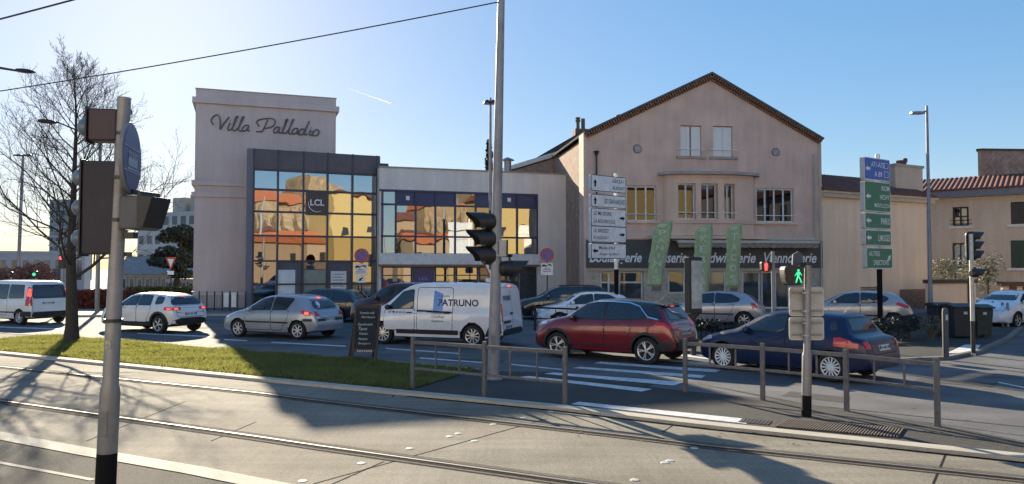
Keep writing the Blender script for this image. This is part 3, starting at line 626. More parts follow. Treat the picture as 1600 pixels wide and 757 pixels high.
# bowed bay
b0, b1 = Hs.uz(1036, 300)[0], Hs.uz(1176, 300)[0]; zb0, zb1 = Hs.uz(1100, 372)[1] + .1, Hs.uz(1036, 275)[1]; zsil = Hs.uz(1060, 344)[1]; wz0, wz1 = zsil, Hs.uz(1062, 289)[1]
dep = .85; bc, bh = (b0 + b1) / 2, (b1 - b0) / 2
def bow(e=0.0, n=26): return [(bc - (bh + e) * math.cos(math.pi * k / n), -(dep + e) * max(0, math.sin(math.pi * k / n)) ** .75) for k in range(n + 1)]
mb = MB(); mb.prism(bow(), zb0, zb1, plane='XY'); bme = mb.mesh('bay')
cm_ = MB(); wins = []
for (x0, x1) in ((1061, 1088), (1096, 1122), (1132, 1149)):
    a, b = Hs.u(x0, -dep * .9), Hs.u(x1, -dep * .9); cm_.b2(a, b, -1.5, -dep * .42 if x0 != 1132 else -dep * .35, wz0, wz1); wins.append((a, b))
bo = put(cut(bme, cm_), 'bay', render_pink2, hs)
for k, (a, b) in enumerate(wins):
    v = -dep * (.62 if k != 2 else .55); window(hs, a, b, wz0, wz1, v, 2, 0, None, glass_refl, .075); mb = MB(); mb.tube([(a - .1, -dep * 1.08, wz0 + .36), (b + .1, -dep * (1.08 if k < 2 else .98), wz0 + .36)], .022, 6); mb.build('guard_bar', white_metal, hs)
mb = MB(); mb.prism(bow(.32), zb1 + .002, zb1 + .16, plane='XY'); mb.build('bay_canopy', concrete, hs)
mb = MB(); mb.prism(bow(.10), zsil - .22, zsil - .02, plane='XY'); mb.build('bay_sill', render_pink, hs)
# corner strips, gutters, downpipes
mb = MB(); mb.b2(-.22, .0, -.05, 1.0, 0, zE + .15); mb.build('corner_strip', render_pink, hs); mb = MB(); mb.b2(W_, W_ + .16, -.06, 3, 0, zE + .10); mb.build('corner_strip', render_taupe, hs)
u, z = Hs.uz(931, 237); mb = MB(); mb.tube([(u, -.14, z), (u, -.14, Hs.uz(931, 372)[1])], .05, 8); mb.lathe([(.05, z - .25), (.14, z - .05), (.16, z)], 10, (u, -.14, 0)); mb.build('downpipe', dark_metal, hs, True)
u, z = Hs.uz(1270, 242); mb = MB(); mb.tube([(u, -.12, z), (u, -.12, Hs.uz(1270, 370)[1]), (u + .35, -.12, Hs.uz(1270, 378)[1]), (u + .37, -.12, .1)], .055, 8); mb.build('downpipe', mat('pipe_grey', (0.42, 0.38, 0.36), .6), hs, True)
# shop fascia, awning, lettering
fz1, fz0 = Hs.uz(922, 375)[1], shop_t - .02
mb = MB(); mb.b2(-.1, W_ + .1, -.16, -.004, fz0 + .02, fz1); fs_ = mb.build('shop_fascia', mat('fascia_charcoal', (0.08, 0.074, 0.07), 0.6), hs)
mb = MB(); mb.b2(-.1, W_ + .1, -.10, .018, fz0 - .14, fz0 + .016); mb.build('fascia_trim', mat('trim_cream', (0.46, 0.40, 0.31), 0.6), hs)
ms_ = []
for t, p0, p1 in (('Boulangerie', 921, 1003), ('Pâtisserie', 1013, 1073), ('Sandwicherie', 1082, 1181), ('Viennoiserie', 1194, 1276)):
    a, b = Hs.u(p0, -.16), Hs.u(p1, -.16); ms_.append(txt_at(t, a, -.168, fz0 + .30, width=b - a, height=.72 if 'g' in t else .60, shear=.28, bold=.022))
    if 'g' in t: ms_[-1].transform(Matrix.Translation((0, 0, -.14)))
for me_ in ms_: put(me_, 'lettering', white_ink, fs_)
a0, a1 = Hs.u(1048, -.3), Hs.u(1276, -.3); za_ = Hs.uz(1050, 381)[1]
mb = MB(); mb.b2(a0, a1, -.62, -.02, za_ + .22, za_ + .34); mb.b2(a0 + .2, a1 - .1, -.86, -.70, za_ + .02, za_ + .16); mb.b2(a0 + .2, a1 - .1, -.70, -.10, za_ + .14, za_ + .19); aw = mb.build('awning', mat('awning_case_cream', (0.50, 0.47, 0.40), 0.5), hs)
mb = MB(); n = 90; top_ = []; bot_ = []
for k in range(n + 1):
    x = a0 + .25 + (a1 - a0 - .4) * k / n; top_.append((x, -.80, za_ + .02)); bot_.append((x, -.79 + .02 * math.sin(k * .9), za_ - .20 - .05 * abs(math.sin(k * math.pi / 4.5))))
mb.add(top_ + bot_ + [(x, y + .012, z) for x, y, z in top_ + bot_], [(k, k + 1, n + 2 + k, n + 1 + k) for k in range(n)] + [(2 * n + 2 + k, 3 * n + 3 + k, 3 * n + 4 + k, 2 * n + 3 + k) for k in range(n)]); mb.build('valance', mat('valance_taupe', (0.27, 0.23, 0.20), 0.9, 0, .25, 6), aw)
mb = MB(); u, z = Hs.uz(1003, 360); mb.b2(Hs.u(935), Hs.u(1176), -.2, -.006, fz1 + .04, fz1 + .2); mb.b2(Hs.u(1010), b1 + .3, -.9, -.202, fz1 + .06, fz1 + .22); mb.build('fascia_ledge', render_pink2, hs)
for k, (a, b, c, d) in enumerate(ws):
    nm = {0: 2, 5: 2}.get(k, 1); window(hs, a + .02, b - .02, c, d - .02, .12, nm, 1 if k in (0, 1) else 0, white_frame, clear_glass, .085, 'shop_door' if k in (1, 4, 5) else 'shop_window', d - .62)
(a, z0), (b, z1) = Hs.uz(1040, 425), Hs.uz(1075, 470)

# --- beige windowless house
E = Facade(1284, 43.7, 1456, 48.5); bh_ = place(E, 'beige_house', 'plain pale beige house wall with a cream gutter and low red tiled roof', 'building')
W_ = E.w; H = E.uz(1284, 300)[1]
g1 = E.uz(1345, 463); g2 = E.uz(1370, 474)
wall(bh_, [(0, 0), (W_, 0), (W_, H), (0, H)], 0, 6, [(E.u(1344), E.u(1371), E.uz(1344, 477)[1], E.uz(1344, 452)[1])], render_beige)
mb = MB(); mb.b2(-.1, W_ + .35, -.35, -.02, H - .06, H + .07); mb.build('gutter', mat('gutter_cream', (0.56, 0.47, 0.36), 0.6), bh_, bevel=.02); mb = MB(); mb.b2(-.05, W_ + .1, -.25, -.003, H - .3, H - .065); mb.build('eaves_board', mat('gutter_cream2', (0.52, 0.42, 0.31), 0.7), bh_)
def tile_roof(parent, u0, u1, v0, z0, v1, z1, m, t=.3, name='roof'):
    mb = MB(); n = max(4, int((u1 - u0) / t)); vs = []
    for k in range(n * 4 + 1):
        u = u0 + (u1 - u0) * k / (n * 4); h = .07 * abs(math.sin(math.pi * k / 4)); vs += [(u, v0, z0 + h), (u, v1, z1 + h), (u, v0, z0 - .06), (u, v1, z1 - .06)]
    f = []
    for k in range(n * 4): i = 4 * k; f += [(i, i + 1, i + 5, i + 4), (i + 2, i + 6, i + 7, i + 3), (i, i + 4, i + 6, i + 2), (i + 1, i + 3, i + 7, i + 5)]
    f += [(0, 2, 3, 1), (len(vs) - 4, len(vs) - 3, len(vs) - 1, len(vs) - 2)]; mb.add(vs, f); return mb.build(name, m, parent)
tile_roof(bh_, -.1, W_ + .2, -.4, H + .12, 3.2, H + 1.55, tile_red); mb = MB(); mb.prism([(-.05, H + .0), (W_ + .1, H), (W_ + .1, H + .02), (-.05, H + .02)], 0, 6); mb.build('ceiling_slab', concrete, bh_)
mb = MB(); mb.prism([(-.4 + .4, H + .03), (3.2, H + 1.48), (6.0, H + .03)], 0.0, W_, plane='YZ'); mb.build('roof_core', roof_dark, bh_)
(a, z0), (b, z1) = E.uz(1395, 305, 1.2), E.uz(1437, 262, 1.2)
mb = MB(); mb.b2(a, b, 1.0, 2.0, H, z1 - .1); ck = mb.build('chimney', render_taupe, bh_); mb = MB(); mb.b2(a - .08, b + .08, .92, 2.08, z1 - .1, z1 + .06); mb.build('chimney_cap', concrete, ck); mb = MB(); mb.b2((a + b) / 2 - .3, (a + b) / 2 + .2, 1.3, 1.7, z1 + .06, z1 + .4); mb.lathe([(.14, z1 + .3), (.14, z1 + .55), (.02, z1 + .6)], 10, ((a + b) / 2 + .35, 1.5, 0)); mb.build('chimney_pot', mat('pot_dark_red', (0.10, 0.05, 0.04), 0.9), ck)
window(bh_, E.u(1344) + .02, E.u(1371) - .02, E.uz(1344, 477)[1], E.uz(1344, 452)[1], .1, 2, 0, white_frame, window_dark, .06)
mb = MB(); x0, x1 = E.u(1344), E.u(1371)
for k in range(9): x = x0 + .05 + (x1 - x0 - .1) * k / 8; mb.tube([(x, -.05, E.uz(1344, 477)[1]), (x, -.05, E.uz(1344, 448)[1])], .014, 5)
mb.tube([(x0 - .1, -.05, E.uz(1344, 450)[1]), (x1 + .1, -.05, E.uz(1344, 450)[1])], .016, 5); mb.build('window_grille', dark_metal, bh_)
u = E.u(1450); mb = MB(); mb.tube([(u, -.12, .05), (u, -.12, H - .1)], .05, 8); mb.build('downpipe', mat('pipe_pale', (0.5, 0.46, 0.42), .6), bh_, True)
mb = MB(); mb.b2(E.u(1405), E.u(1446), -.06, -.002, 0, 1.1); mb.build('stone_plinth', mat('plinth_stone', (0.26, 0.17, 0.12), .9, 0, .35, 6, .4, 10), bh_)

# --- far right house
K = Facade(1438, 55, 1640, 50.5); kh = place(K, 'shuttered_house', 'taupe two-storey house with dark green shutters and a long red tiled roof', 'building')
W_ = K.w; H = K.uz(1520, 307)[1]
hw = []
for (x0, y0, x1, y1) in ((1488, 324, 1514, 353), (1579, 316, 1606, 350), (1488, 380, 1514, 420), (1579, 376, 1606, 419)):
    (a, zt_), (b, zb_) = K.uz(x0, y0), K.uz(x1, y1); hw.append((a, b, zb_, zt_))
wall(kh, [(0, 0), (W_, 0), (W_, H), (0, H)], 0, 8, hw, render_taupe)
for k, (a, b, z0, z1) in enumerate(hw):
    mb = MB(); m_ = (a + b) / 2
    gm = mat('shutter_green', (0.02, 0.045, 0.03), 0.6) if k > 1 else mat('shutter_dark', (0.035, 0.028, 0.024), 0.6)
    w_ = window(kh, a + .03, b - .03, z0, z1 - .02, .12, 2, 1, gm if k != 2 else dark_metal, window_dark, .10); 
    if k in (1, 3): mb.b2(a + .02, m_ - .01, .02, .07, z0 + .03, z1 - .03); mb.b2(m_ + .01, b - .02, .02, .07, z0 + .03, z1 - .03); mb.build('shutter', gm, w_)
    if k == 2:
        for c_ in (.25, .68): mb.b2(a + (b - a) * c_ - .12, a + (b - a) * c_ + .12, .112, .118, z0 + .1, z1 - .2)
        mb.build('curtain', mat('curtain_pale', (.4, .4, .4), .9), w_)
    mb = MB(); mb.b2(a - .25, b + .25, -.12, .1, z0 - .18, z0 - .002); mb.build('window_sill', mat('sill_white', (0.62, 0.60, 0.57), 0.7), kh)
    if k == 0: mb = MB(); [mb.tube([(a - .15, -.08, z0 + q), (b + .2, -.08, z0 + q)], .02, 5) for q in (.15, .4)]; mb.build('guard_bar', dark_metal, kh)
mb = MB(); mb.b2(-1.2, W_ + .3, -.6, -.02, H - .05, H + .42); mb.build('eaves_board', mat('eaves_blue_grey', (0.15, 0.16, 0.19), 0.7), kh)
z1 = K.uz(1520, 277, 4)[1]; tile_roof(kh, -1.2, W_ + .3, -.7, H + .5, 4, z1, tile_red); mb = MB(); mb.prism([(-.6, H + .44), (4, z1 - .1), (8, H + .44)], 0, W_, plane='YZ'); mb.build('roof_core', roof_dark, kh)
(a, z0), (b, z1) = K.uz(1529, 275, 4.6), K.uz(1640, 228, 4.6); z2 = K.uz(1600, 240, 4.6)[1]
mb = MB(); mb.prism([(a, H + 1), (b, H + 1), (b, z2), (a + .3, z1), (a, z1)], 4.3, 5.2); up = mb.build('party_wall', render_brown, kh); mb = MB(); mb.prism([(a - .1, z1 + .002), (a + .3, z1 + .004), (b, z2 + .004), (b, z2 + .12), (a + .3, z1 + .14), (a - .1, z1 + .14)], 4.2, 5.3); mb.build('wall_coping', mat('coping_dark', (.07, .06, .055), .9), up)
# garden wall, gate pillars
Wl = Facade(1452, 45, 1524, 46.5); gw = place(Wl, 'garden_wall', 'beige garden wall with a dark tile coping below the pale shrub', 'wall'); z = Wl.uz(1470, 443)[1]
mb = MB(); mb.b2(0, Wl.w, 0, .3, 0, z); mb.build('wall', render_beige, gw); mb = MB(); mb.b2(-.05, Wl.w + .05, -.12, .42, z, z + .22); mb.build('coping', mat('coping_brown', (.09, .065, .05), .9, 0, .3, 8), gw)
u = Wl.u(1511); mb = MB(); mb.tube([(u, -.08, 0), (u, -.08, z + .3)], .05, 8); mb.build('downpipe', mat('pipe_rust', (.14, .06, .035), .7), gw)
Wp = Facade(1566, 46.5, 1640, 46.0); gw = place(Wp, 'gate_wall', 'short beige wall with brick pillars and a tile coping behind the white car', 'wall'); z = Wp.uz(1580, 447)[1]
mb = MB(); mb.b2(0, Wp.w, 0, .3, 0, z); mb.build('wall', render_beige, gw); mb = MB(); mb.b2(-.15, Wp.w, -.15, .45, z, z + .25); mb.build('coping', MATS['coping_brown'], gw)
mb = MB(); a, b = Wp.u(1576), Wp.u(1588); mb.b2(a, b, -.04, .34, 0, z - .02); mb.b2(Wp.u(1597), Wp.u(1606), -.04, .34, 0, z - .02); mb.build('pillar', mat('pillar_brick', (.16, .075, .05), .9, 0, .3, 12), gw)

# ------------------------------------------------------------------ cars: lofted shells, windows and panels laid onto them
def pchip(pts):
    x = np.array([p[0] for p in pts], float); y = np.array([p[1] for p in pts], float)
    h = np.diff(x); d = np.diff(y) / h; m = np.zeros_like(y)
    for i in range(1, len(x) - 1):
        if d[i - 1] * d[i] > 0:
            w1 = 2 * h[i] + h[i - 1]; w2 = h[i] + 2 * h[i - 1]; m[i] = (w1 + w2) / (w1 / d[i - 1] + w2 / d[i])
    m[0] = d[0]; m[-1] = d[-1]
    def f(q):
        q = min(max(q, x[0]), x[-1]); i = min(int(np.searchsorted(x, q, 'right')) - 1, len(h) - 1); t = (q - x[i]) / h[i]
        return float((2*t**3 - 3*t**2 + 1) * y[i] + (t**3 - 2*t**2 + t) * h[i] * m[i] + (3*t**2 - 2*t**3) * y[i+1] + (t**3 - t**2) * h[i] * m[i+1])
    return f
def shell_mesh(sp):
    L, hw0 = sp['L'], sp['W'] / 2
    top, low, belt = pchip(sp['top']), pchip(sp['low']), pchip(sp['belt'])
    plan = pchip(sp.get('plan') or [(0, .66), (.05, .78), (.16, .88), (.42, .96), (.95, 1), (L - .75, 1), (L - .3, .955), (L - .1, .90), (L - .03, .85), (L, .80)])
    roofw = pchip(sp.get('roofw') or [(0, .72), (L * .45, .70), (L * .8, .64), (L, .66)])
    xs = sorted({0, .012, .035, .07, .12, .18, .26, .36, L, L - .012, L - .035, L - .07, L - .11, L - .16, L - .23, L - .32} | {round(.36 + i * .09, 3) for i in range(int((L - .75) / .09) + 1)})
    rings = []
    for x in xs:
        zt, hw, zl = top(x), plan(x) * hw0, low(x); zb = min(belt(x), zt - .05); h = zb - zl
        cab = min(1, max(0, (zt - zb - .05) / .4)); cab = cab * cab * (3 - 2 * cab)
        we = (hw * .90) * (1 - cab) + roofw(x) * hw0 * min(1, plan(x) * 1.05) * cab
        drop = min(sp.get('drop', .075), .55 * (zt - zb))
        half = [(0, zl), (.80 * hw, zl), (.95 * hw, zl + .05), (.985 * hw, zl + .28 * h), (1.0 * hw, zl + .58 * h), (.992 * hw, zl + .80 * h), (.975 * hw, zl + .92 * h), (.945 * hw, zb)]
        for t in (.3, .62, .9):
            half.append((.945 * hw * (1 - t) + we * t + .022 * math.sin(math.pi * t) * cab, zb * (1 - t) + (zt - drop) * t))
        half += [(we, zt - drop), (we * .93, zt - drop * .55), (we * .78, zt - drop * .22), (we * .45, zt - drop * .05), (0, zt)]
        rings.append([(x, -y, z) for y, z in half] + [(x, y, z) for y, z in half[-2:0:-1]])
    n = len(rings[0]); mb = MB(); vs = [v for r in rings for v in r]; fs = []; ms = []
    for i in range(len(rings) - 1):
        for k in range(n):
            fs.append((i * n + k, i * n + (k + 1) % n, (i + 1) * n + (k + 1) % n, (i + 1) * n + k))
            c = [vs[j] for j in fs[-1]]; cx = sum(p[0] for p in c) / 4; cz = sum(p[2] for p in c) / 4
            ms.append(1 if cz < sp.get('clad', 0) else 2 if (sp.get('roof_from') and cz > sp['roof_from'](cx)) else 0)
    fs += [tuple(range(n))[::-1], tuple((len(rings) - 1) * n + k for k in range(n))]; ms += [1 if sp.get('clad') else 0] * 2
    mb.v, mb.f, mb.m = vs, fs, ms
    return mb.mesh('body')
class Patcher:
    """lays an outline onto a car body as a thin raised panel of its own"""
    def __init__(s, me):
        bm = bmesh.new(); bm.from_mesh(me); s.bvh = BVHTree.FromBMesh(bm); bm.free()
    def proj(s, p, d, eps):
        d = Vector(d); h = s.bvh.ray_cast(Vector(p) - d * 6, d)
        if h[0] is None: h = s.bvh.find_nearest(Vector(p))
        return h[0] - d * eps
    def grid(s, poly, step):
        bm = bmesh.new(); vs = [bm.verts.new((p[0], p[1], 0)) for p in poly]; bm.faces.new(vs)
        for ax in (0, 1):
            lo = min(p[ax] for p in poly); hi = max(p[ax] for p in poly); k = int((hi - lo) / step)
            for i in range(1, k + 1):
                c = lo + (hi - lo) * i / (k + 1); nrm = (1, 0, 0) if ax == 0 else (0, 1, 0)
                bmesh.ops.bisect_plane(bm, geom=bm.verts[:] + bm.edges[:] + bm.faces[:], plane_co=(c, 0, 0) if ax == 0 else (0, c, 0), plane_no=nrm)
        return bm
    def patch(s, bm_out, poly, view, eps=.004, step=.1, depth=.012):
        bm = s.grid(poly, step)
        d = {'L': (0, 1, 0), 'R': (0, -1, 0), 'B': (-1, 0, 0), 'F': (1, 0, 0), 'T': (0, 0, -1)}[view]
        for v in bm.verts:
            a, b = v.co.x, v.co.y
            p = (a, 0, b) if view in 'LR' else (0, a, b) if view in 'BF' else (a, b, 0)
            v.co = s.proj(p, d, eps)
        r = bmesh.ops.extrude_edge_only(bm, edges=[e for e in bm.edges if e.is_boundary])
        for v in [g for g in r['geom'] if isinstance(g, bmesh.types.BMVert)]: v.co += Vector(d) * depth
        bmesh.ops.recalc_face_normals(bm, faces=bm.faces[:])
        if sum(f.normal.dot(Vector(d)) * f.calc_area() for f in bm.faces) > 0: bmesh.ops.reverse_faces(bm, faces=bm.faces[:])
        me = bpy.data.meshes.new('t'); bm.to_mesh(me); bm.free(); bm_out.from_mesh(me); bpy.data.meshes.remove(me)
    def part(s, name, polys, m, parent, eps=.004, step=.1):
        bm = bmesh.new()
        for view, poly in polys: s.patch(bm, poly, view, eps, step)
        me = bpy.data.meshes.new(name); bm.to_mesh(me); bm.free()
        me.shade_smooth(); me.set_sharp_from_angle(angle=R(40))
        o = link(bpy.data.objects.new(name, me)); o.parent = parent; me.materials.append(m); return o
    def words(s, name, meshes, m, parent, d, eps=.007):
        bm = bmesh.new()
        for me in meshes: bm.from_mesh(me)
        for v in bm.verts: v.co = s.proj(v.co, d, eps)
        me = bpy.data.meshes.new(name); bm.to_mesh(me); bm.free()
        o = link(bpy.data.objects.new(name, me)); o.parent = parent; me.materials.append(m); return o
def expand(poly, d):
    c = (sum(p[0] for p in poly) / len(poly), sum(p[1] for p in poly) / len(poly)); out = []
    n = len(poly)
    for i in range(n):
        p0, p1, p2 = (Vector(poly[(i + k) % n]).to_2d() for k in (-1, 0, 1))
        n1 = Vector((p1.y - p0.y, p0.x - p1.x)).normalized(); n2 = Vector((p2.y - p1.y, p1.x - p2.x)).normalized()
        nn = (n1 + n2).normalized()
        if (p1 + nn * .001 - Vector(c)).length < (p1 - Vector(c)).length: nn = -nn
        out.append(tuple(p1 + nn * d))
    return out
WHEELS = {}
def wheel_meshes(r, wd, spokes, style):
    key = (r, wd, spokes, style)
    if key in WHEELS: return WHEELS[key]
    t = MB(); rr = r * .66
    t.lathe([(rr, -wd * .38), (rr * 1.06, -wd * .5), (r * .90, -wd * .5), (r * .975, -wd * .42), (r, -wd * .25), (r, wd * .25), (r * .975, wd * .42), (r * .90, wd * .5), (rr, wd * .5)], 36, axis='Y')
    q = MB()
    q.lathe([(rr * .80, -wd * .05), (rr * .93, -wd * .10), (rr * .95, -wd * .46), (rr * 1.03, -wd * .50), (rr * 1.03, -wd * .40), (rr * .98, -wd * .02)], 32, axis='Y')
    q.lathe([(rr * .93, -wd * .02), (rr * .93, wd * .02)], 24, axis='Y', mi=1)
    q.lathe([(.001, -wd * .50), (rr * .17, -wd * .50), (rr * .22, -wd * .40), (rr * .22, -wd * .1)], 14, axis='Y')
    for k in range(spokes):
        a = 2 * math.pi * k / spokes
        for off in ((-.16, .16) if style == 'twin' else (0,)):
            a2 = a + off * .55; w0 = .10 if style == 'twin' else {'wide': .20, 'fan': .13}.get(style, .15); tw = .32 if style == 'fan' else 0
            i0 = Vector((math.cos(a2), 0, math.sin(a2))) * rr * .18; o0 = Vector((math.cos(a2 + tw + off * .3), 0, math.sin(a2 + tw + off * .3))) * rr * .95
            side = Vector((-math.sin(a2 + tw / 2), 0, math.cos(a2 + tw / 2))) * rr
            pts = []
            for (c, y, ww) in ((i0, -wd * .46, w0 * .8), (o0, -wd * .40, w0 * 1.15)):
                for dy in (0, wd * .16):
                    pts += [c - side * ww * .5 + Vector((0, y + dy, 0)), c + side * ww * .5 + Vector((0, y + dy, 0))]
            q.add(pts, [(0, 1, 3, 2), (4, 6, 7, 5), (0, 4, 5, 1), (2, 3, 7, 6), (0, 2, 6, 4), (1, 5, 7, 3)])
    a = t.mesh('wheel'); a.shade_smooth(); a.set_sharp_from_angle(angle=R(50)); b = q.mesh('rim'); b.shade_smooth(); b.set_sharp_from_angle(angle=R(35))
    WHEELS[key] = (a, b); return WHEELS[key]
def car(name, label, cat, sp, at, psi, wheel='rear', group=None):
    """at = ground contact of the near rear (or front) wheel; psi turns the nose"""
    root = thing(name, label, cat, group=group)
    L, W = sp['L'], sp['W']; me = shell_mesh(sp); P = Patcher(me)
    r, wd, tr = sp['r'], .205, W / 2 - .115
    axles = (sp['fo'], sp['fo'] + sp['wb'])
    cutter = MB()
    for ax in axles:
        for s in (-1, 1):
            cutter.lathe([(r + .055, s * (W / 2 - .34)), (r + .055, s * (W / 2 + .3))], 32, (ax, 0, r), 'Y')
    body = cut(me.copy(), cutter, seam_m)
    ms = [sp['paint'], black_plastic, sp.get('roof_paint', black_plastic), seam_m]
    mi = [min(p.material_index, 3) for p in body.polygons]
    nslot = len(body.materials)
    o = put(body, 'body', ms, root, True)
    body.polygons.foreach_set('material_index', [x if x < 3 else 3 for x in mi])
    # faces of the wheel housings: those the cutter brought
    idx = []
    for p in body.polygons:
        c = p.center; inside = any(abs(math.hypot(c.x - ax, c.z - r) - (r + .055)) < .01 or (math.hypot(c.x - ax, c.z - r) < r + .05 and abs(abs(c.y) - (W / 2 - .34)) < .02) for ax in axles)
        idx.append(3 if inside else p.material_index)
    body.polygons.foreach_set('material_index', idx)
    wm, rm = wheel_meshes(r, wd, sp['spokes'], sp['style'])
    for ax in axles:
        for s in (-1, 1):
            wo = link(bpy.data.objects.new('wheel', wm)); wo.parent = root; wo.location = (ax, s * tr, r); wo.rotation_euler = (0, random.uniform(0, 1), 0 if s < 0 else math.pi)
            if not wm.materials: wm.materials.append(tyre_m)
            ro = link(bpy.data.objects.new('rim', rm)); ro.parent = wo
            if not rm.materials: rm.materials.append(sp.get('rim', alloy)); rm.materials.append(black_plastic)
    if sp.get('arch'):
        for ax in axles:
            a0, a1 = R(-12), R(192); R0, R1 = r + .052, r + .052 + sp['arch']
            for v in 'LR':
                segs = []
                for k in range(10):
                    t0 = a0 + (a1 - a0) * k / 10; t1 = a0 + (a1 - a0) * (k + 1) / 10
                    segs.append((v, [(ax + R0 * math.cos(t0), r + R0 * math.sin(t0)), (ax + R1 * math.cos(t0), r + R1 * math.sin(t0)), (ax + R1 * math.cos(t1), r + R1 * math.sin(t1)), (ax + R0 * math.cos(t1), r + R0 * math.sin(t1))]))
                P.part('wheel_arch_trim', segs, black_plastic, root, .012)
    for v in 'LR':
        for poly in sp.get('doors', []):
            P.part('door_gap', [(v, expand(round_poly(poly, .09), .019))], seam_m, root, .0012, .09)
            d = P.part('door', [(v, round_poly(poly, .09))], sp['paint'], root, .0035, .09)
            if sp.get('door_clad'):
                zc = sp['door_clad']; x0 = min(p[0] for p in poly); x1 = max(p[0] for p in poly); z0 = min(p[1] for p in poly)
                P.part('side_trim', [(v, [(x0 + .03, z0 - .01), (x1 - .03, z0 - .01), (x1 - .03, zc), (x0 + .03, zc)])], black_plastic, d, .010)
            if sp.get('rub'):
                x0 = min(p[0] for p in poly); x1 = max(p[0] for p in poly)
                P.part('rubbing_strip', [(v, [(x0 + .01, sp['rub']), (x1 - .01, sp['rub']), (x1 - .01, sp['rub'] + .06), (x0 + .01, sp['rub'] + .06)])], black_plastic, d, .012)
        for (hx, hz) in sp.get('handles', []):
            P.part('door_handle', [(v, round_poly([(hx, hz), (hx + .2, hz + .005), (hx + .2, hz + .045), (hx, hz + .04)], .02))], sp.get('handle_mat', sp['paint']), root, .028)
        for poly in sp['side']:
            if sp.get('surround', True): P.part('window_seal', [(v, expand(round_poly(poly, .06), .022))], sp.get('seal', black_plastic), root, .0045)
            P.part('side_window', [(v, round_poly(poly, .06))], car_glass, root, .0075)
        for poly, m in sp.get('panels', []): P.part('body_panel', [(v, poly)], m, root, .006)
        if sp.get('chrome_line'):
            pts = sp['chrome_line']; w2 = .016
            P.part('chrome_strip', [(v, [(a[0], a[1] - w2), (b[0], b[1] - w2), (b[0], b[1] + w2), (a[0], a[1] + w2)]) for a, b in zip(pts, pts[1:])], chrome, root, .012)
        s = -1 if v == 'L' else 1
        mx, mz = sp['mirror']; q = MB(); q.lathe([(.01, -.09), (.075, -.08), (.105, -.02), (.11, .04), (.09, .09), (.02, .10)], 12, (0, 0, 0), 'Y')
        q.v = [(vx * .75, vy, vz * .8) for vx, vy, vz in q.v]
        q.tube([(0, -s * .12, -.06), (0, 0, -.02)], .03, 6)
        mo = q.build('wing_mirror', sp.get('mirror_mat', sp['paint']), root, True)
        p = P.proj((mx, 0, mz), (0, -s, 0), 0); mo.location = (mx, p.y + s * .12, mz)
    if sp.get('rear_glass'):
        P.part('window_seal', [('B', expand(round_poly(sp['rear_glass'], .07), .025))], black_plastic, root, .0045)
        P.part('rear_window', [('B', round_poly(sp['rear_glass'], .07))], car_glass, root, .008)
    if sp.get('windscreen'):
        P.part('windscreen', [('F', round_poly(sp['windscreen'], .07))], car_glass, root, .006)
    if sp.get('hatch'):
        P.part('hatch_gap', [('B', expand(round_poly(sp['hatch'], .08), .018))], seam_m, root, .0012)
        P.part('tailgate', [('B', round_poly(sp['hatch'], .08))], sp['paint'], root, .0035)
    for k, polys in enumerate(sp.get('tails', [])):
        for s in (-1, 1):
            pp = [(('L' if s < 0 else 'R') if v == 'S' else v, [(p[0] if v == 'S' else s * p[0], p[1]) for p in poly]) for v, poly in polys]
            t = P.part('tail_light', pp, lens_red, root, .014, .06)
            for (v, poly) in sp.get('lit', []):
                P.part('lit_lamp', [(('L' if s < 0 else 'R') if v == 'S' else v, [(p[0] if v == 'S' else s * p[0], p[1]) for p in poly])], lens_red_lit, t, .019, .06)
    for s in (-1, 1):
        if sp.get('heads'):
            P.part('headlight', [(('L' if s < 0 else 'R') if v == 'S' else v, [(p[0] if v == 'S' else s * p[0], p[1]) for p in poly]) for v, poly in sp['heads']], lens_clear, root, .010, .06)
    if sp.get('bumper'):
        P.part('rear_bumper_trim', [('B', sp['bumper'])] + [(v, p) for v in 'LR' for p in sp.get('bumper_side', [])], sp.get('bumper_mat', black_plastic), root, .010)
    if sp.get('brake_high'):
        z = sp['brake_high']; P.part('high_brake_light', [('B', [(-.09, z), (.09, z), (.09, z + .04), (-.09, z + .04)])], lens_red_lit, root, .016)
    if sp.get('plate'):
        z = sp['plate'][0]; y0 = sp['plate'][2] if len(sp['plate']) > 2 else 0
        pl = P.part('number_plate', [('B', [(y0 - .26, z), (y0 + .26, z), (y0 + .26, z + .115), (y0 - .26, z + .115)])], plate_m, root, .018, .3)
        me2 = text_mesh(sp['plate'][1], width=.44, height=.075, align='CENTER', bold=.01)
        me2.transform(Matrix.Rotation(R(90), 4, 'Z')); me2.transform(Matrix.Translation((0, y0, z + .02)))
        P.words('plate_lettering', [me2], ink, pl, (-1, 0, 0), .022)
        q = MB(); q.b2(-.003, .003, -.255, -.215, 0, .105); q.b2(-.003, .003, .215, .255, 0, .105)
        bo = q.build('plate_band', blue_enamel, pl); pp = P.proj((0, y0, z + .06), (-1, 0, 0), .022); bo.location = (pp.x, y0, z + .005)
    if sp.get('wiper'):
        z = sp['wiper']; P.part('rear_wiper', [('B', [(-.02, z), (.42, z + .05), (.42, z + .068), (-.02, z + .025)])], black_plastic, root, .022)
    if sp.get('spoiler'):
        x, z, hy = sp['spoiler']; q = MB(); q.add([(x - .25, -hy, z), (x - .25, hy, z), (x + .04, hy * .96, z - .05), (x + .04, -hy * .96, z - .05), (x - .25, -hy, z - .03), (x - .25, hy, z - .03), (x + .04, hy * .96, z - .075), (x + .04, -hy * .96, z - .075)],
            [(0, 1, 2, 3), (7, 6, 5, 4), (0, 4, 5, 1), (1, 5, 6, 2), (2, 6, 7, 3), (3, 7, 4, 0)]); q.build('spoiler', sp.get('roof_paint', sp['paint']), root, bevel=.01)
